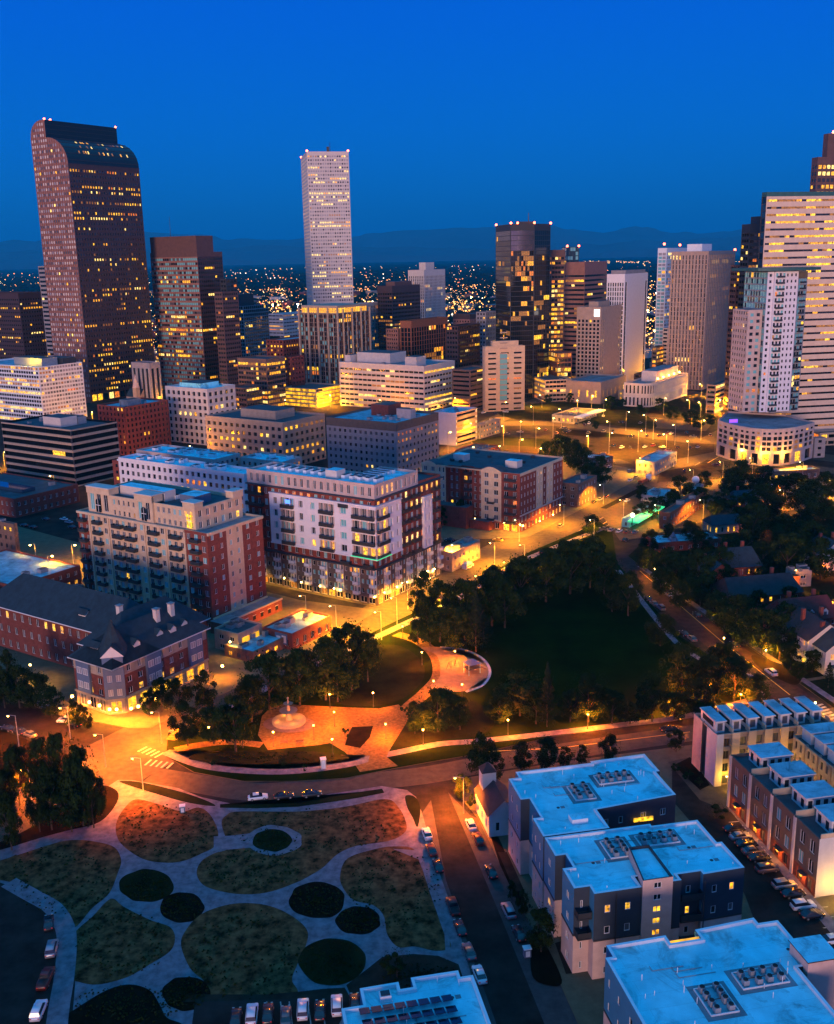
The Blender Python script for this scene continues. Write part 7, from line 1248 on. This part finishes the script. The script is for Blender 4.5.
def van():
    e = empty('delivery_van', G(468, 568), DIRC, 'white van with orange stripe parked at the end of the grey-roofed shop', 'van'); q = MB(); loft([[(x, -1, .3), (x, -1.02, z - .1), (x, -.9, z), (x, .9, z), (x, 1.02, z - .1), (x, 1, .3)] for x, z in ((-2.9, 2.4), (1.2, 2.5), (2.0, 1.5), (2.8, 1.2), (2.9, .7))], 'car_white', q); q.build('body', e); q = MB(); q.box(-2.8, 1.3, -1.05, -1.03, 1.0, 1.4, 'brick_orange'); q.build('stripe', e); q = MB(); q.poly(((1.25, -.85, 2.45), (2.02, -.85, 1.55), (2.02, .85, 1.55), (1.25, .85, 2.45)), 'glass'); q.build('windscreen', e)
    for x in (-1.8, 1.8):
        for s in (-1, 1): q = MB(); q.cyl((x, s * .9, .36), (x, s * 1.08, .36), .36, .36, 12, 'rubber'); q.build('wheel', e)
van()
# ================================================================= street lamps
LM = {}
def lmesh(k, f):
    if k not in LM: q = MB(); f(q); LM[k] = q.mesh(k[0])
    return LM[k]
def lamp(x, y, hgt, col='o', power=1500, kind='globe', label='', group=None, on=True, z=.14, az=0, face=None):
    """x, y: pixel of the light itself; the post stands straight below it"""
    w = G(x, y, hgt + z); p = Vector((w.x, w.y, z)); e = empty('street_lamp' if kind != 'globe' else 'park_lamp', p, az, label, 'lamp post', group)
    m = {'o': 'bulb_orange', 'y': 'bulb_yellow', 'w': 'bulb_white'}[col]; c = {'o': (1, .19, .004), 'y': (1, .345, .005), 'w': (1, .78, .45)}[col]; power *= {'o': 9.5, 'y': 12.5, 'w': 1}[col]
    def add(n, me, loc=(0, 0, 0)): o = D.objects.new(n, me); COL.objects.link(o); o.parent = e; o.location = loc; return o
    if kind == 'globe':
        add('post', lmesh(('post', hgt), lambda q: (q.cyl((0, 0, 0), (0, 0, .6), .16, .10, 8, 'metal_dark'), q.cyl((0, 0, .6), (0, 0, hgt - .35), .07, .05, 7, 'metal_dark')))); add('globe', lmesh(('globe', col), lambda q: q.ball((0, 0, 0), .21, m, 10, 7)), (0, 0, hgt - .08)); add('lamp_cap', lmesh(('lamp_cap', 1), lambda q: q.cyl((0, 0, .2), (0, 0, .42), .22, .04, 8, 'metal_dark')), (0, 0, hgt - .02))
        lamp_light(e, (0, 0, hgt - .08), power, c, .36)
    else:
        add('pole', lmesh(('pole', hgt), lambda q: (q.cyl((1.8, 0, 0), (1.8, 0, hgt + .1), .12, .07, 7, 'metal_grey'), q.cyl((1.8, 0, hgt + .05), (.25, 0, hgt + .25), .05, .05, 6, 'metal_grey')))); add('lamp_head', lmesh(('lamp_head', 1), lambda q: q.box(-.45, .4, -.16, .16, .06, .22, 'metal_grey')), (0, 0, hgt)); add('bulb', lmesh(('bulb', col, kind), lambda q: q.ball((0, 0, -.02), .26 if kind == 'cobra' else .42, m, 8, 6, .6)), (0, 0, hgt))
        lamp_light(e, (0, 0, hgt - .35), power, c, .35 if kind == 'cobra' else .6, spot=160)
        if kind == 'tall' and int(x) % 2 == 0: lamp_light(e, (0, 0, hgt - .2), power * .22, c, .6)
    return e
def lamps(phrase, group, lst, **kw):
    lst = sorted(lst); n = len(lst)
    for i, t in enumerate(lst): lamp(t[0], t[1], kw.get('h', 4.2), kw.get('col', 'o'), kw.get('power', 1500) * (t[2] if len(t) > 2 else 1), kw.get('kind', 'globe'), '%s, %s' % (phrase, ordn(i, n)), group, z=kw.get('z', .14), az=kw.get('az', 0) + (t[3] if len(t) > 3 else 0))
lamps('glowing globe lamp around the fountain plaza', 'lamps around the fountain plaza', [(313.4, 725), (334, 711.6, 1.3), (273, 731.7), (332, 738.8), (208.7, 727, 1.6), (373, 692.5, 1.2), (329.5, 694), (385.6, 723.7, 1.3), (421.8, 652), (433.6, 680.7, 1.2), (402.4, 626), (240, 731, 1.2), (455, 651, 1.6), (462, 684, 1.2)], power=1500)  # last entries are unseen globes added to brighten the playground sand
lamps('orange globe lamp among the trees of the big lawn', 'lamps around the big lawn', [(508, 719.6, 2), (588, 714, 2.6), (667, 702.5, 4), (423, 729.5, 3), (504, 562, .6), (475.5, 575.8, .6), (709.4, 684.7, 1.6), (741, 694, 3), (736, 668.7, .5)], power=1700)
lamps('amber lamp on the tree-lined street', 'lamps on the tree-lined street', [(654.7, 568.6, .8), (686, 591, .4), (723.5, 618.7, 1), (724, 637.8, .4), (766, 650, 1.6), (815.5, 702.3, 1.2)], power=2000, col='y')
lamps('tall orange street lamp at the near crossing', 'lamps at the near crossings', [(151.7, 712.5, 3.2, 0), (132.4, 758.6, 1.6, 0), (455, 778, 1.8, 0), (95, 735, 1.4, 0), (20, 770, .9, 0), (60, 708, 1.2, 0), (8, 716, .8, 0)], power=4600, h=8.5, kind='cobra', z=.02)
lamps('yellow street lamp on the wide avenue', 'lamps on the wide avenue', [(391, 598, 1), (430, 578, 1), (402, 583, .8), (452, 545, 1), (490, 543, 1), (520, 545, .7), (515, 520, 1), (560, 505, 1), (590, 520, .6), (600, 485, 1), (640, 458, 1), (655, 505, .5), (620, 500, .6), (690, 470, 1), (720, 462, 1), (750, 458, 1), (700, 500, .5), (800, 462, 1), (826, 478, .8), (780, 490, .6), (375, 612, .9), (330, 606, .9), (300, 596, .7), (255, 583, .8)], power=7000, h=9.5, kind='cobra', col='y', z=.02)
lamps('amber lamp in the right-hand alleys', 'lamps in the right-hand alleys', [(779, 486, .8), (796, 570, .5), (826, 560, .6), (757, 520, .4), (832, 600, .5)], power=2000, h=6, kind='cobra')
lst = []
rnd = random.Random(3)
for x, y in ((452, 432), (470, 425), (478, 410), (500, 426), (520, 420), (505, 404), (540, 430), (530, 405), (560, 408), (575, 402), (590, 396), (606, 400), (560, 436), (585, 434), (610, 431), (640, 432), (665, 436), (690, 440), (645, 414), (665, 400), (685, 398), (700, 404), (640, 380), (610, 420), (520, 440), (540, 448), (497, 446), (475, 448), (455, 456), (512, 455), (655, 420), (672, 424), (628, 410), (600, 385), (705, 420), (552, 420), (440, 420)): lst.append((x + rnd.uniform(-3, 3), y + rnd.uniform(-2, 2), rnd.uniform(.5, 1.5), rnd.uniform(0, 6)))
lamps('tall sodium street lamp in the bright junction below the towers', 'lamps in the bright junction', lst, power=8500, h=13, kind='tall', col='y', z=.02)
lst = []
for x, y in ((5, 452), (50, 476), (92, 412), (100, 416), (118, 476), (52, 556), (75, 545), (30, 545),  (92, 540), (160, 405), (170, 398), (285, 400), (232, 398), (210, 394), (330, 395), (88, 420), (100, 450), (150, 452), (190, 446), (455, 398), (540, 395), (565, 380), (660, 372), (720, 400), (735, 415), (700, 384), (380, 400), (465, 385), (268, 395)): lst.append((x, y, rnd.uniform(.4, 1.2) * (.14 if y > 470 else 1), rnd.uniform(0, 6)))
lamps("amber street lamp between the office blocks", "lamps between the office blocks", lst, power=17000, h=10, kind='tall', col='y', z=.02)
# far city lights, thousands of them
cl = MB(); rnd = random.Random(12)
def spark(p, r, m):
    i = len(cl.v); k = cl.mi(m); cl.v += [(p.x - r, p.y, p.z), (p.x + r, p.y, p.z), (p.x, p.y, p.z + r), (p.x, p.y, p.z - r), (p.x, p.y - r, p.z), (p.x, p.y + r, p.z)]
    for f in ((0, 4, 2), (4, 1, 2), (1, 5, 2), (5, 0, 2), (0, 3, 4), (4, 3, 1), (1, 3, 5), (5, 3, 0)): cl.f.append(tuple(i + a for a in f)); cl.m.append(k)
mat('spark_orange', (.5, .3, .1), .5, 0, em=(1, .36, .06), es=4.0); mat('spark_yellow', (.5, .4, .2), .5, 0, em=(1, .55, .14), es=4.5); mat('spark_white', (.6, .6, .6), .5, 0, em=(1, .82, .55), es=5); mat('spark_red', (.5, .1, .1), .5, 0, em=(1, .14, .08), es=2)
SM = ['spark_orange'] * 8 + ['spark_yellow'] * 6 + ['spark_white'] * 2 + ['spark_red']
for k in range(10500):
    t = rnd.random(); x = rnd.uniform(-10, 850)
    if rnd.random() < .90: y = 284 + 72 * rnd.random() ** 1.2
    else: y = 264 + 24 * rnd.random()
    if rnd.random() < .5: x = round(x / 46) * 46 + rnd.gauss(0, 9)
    p = G(x, y - .0196 * (x - 417) + 1.5, rnd.uniform(6, 14)); d = (p - CAM).length
    if d > 21000: continue
    spark(p, d / F * rnd.choice((.25, .3, .35, .5, .75)) * (1.15 if y > 297 else .7), rnd.choice(SM))
for i in range(70): p = G(560 + 90 * rnd.random(), 262 + rnd.uniform(-1, 1), 8); spark(p, (p - CAM).length / F * .35, 'spark_yellow') if p.y > 0 and (p - CAM).length < 23000 else None
tag(cl.build('city_lights'), kind='stuff')
for x in range(0, 860, 34):
    for y in (340, 318, 300):
        p = G(x + rnd.uniform(-12, 12), y - .0196 * (x - 417) + rnd.uniform(-5, 5), 16); d = (p - CAM).length; e = empty('street_lamp', (p.x, p.y, 0), 0, 'tall street lamp glowing in the distant city', 'lamp post', 'distant street lamps')
        q = MB(); q.cyl((0, 0, 0), (0, 0, 15.6), .3, .2, 5, 'metal_grey'); q.build('pole', e); q = MB(); q.ball((0, 0, 16), 1.0 + d / 3000, rnd.choice(('bulb_orange', 'bulb_yellow', 'bulb_yellow', 'bulb_white')), 6, 4); q.build('bulb', e); lamp_light(e, (0, 0, 14), 170000 * (d / 1500) ** 1.2, rnd.choice(((1, .3, .03), (1, .42, .05), (1, .6, .25))), 1.5, spot=155)
# ================================================================= air
hz = MB(); hz.box(-34000, 34000, -400, 40000, -31, 1900, 'haze') if False else None
m = D.materials.new('haze'); m.use_nodes = True; t = m.node_tree; t.nodes.clear(); o_ = t.nodes.new('ShaderNodeOutputMaterial'); v_ = t.nodes.new('ShaderNodeVolumePrincipled'); t.links.new(v_.outputs[0], o_.inputs['Volume'])
v_.inputs['Color'].default_value = (.02, .60, .98, 1); v_.inputs['Density'].default_value = 3.6e-5; v_.inputs['Anisotropy'].default_value = 0.0
MAT['haze'] = m; hz = MB(); hz.box(-62000, 62000, -400, 61000, -1 - 60, 2600, 'haze'); tag(hz.build('haze'), kind='stuff')
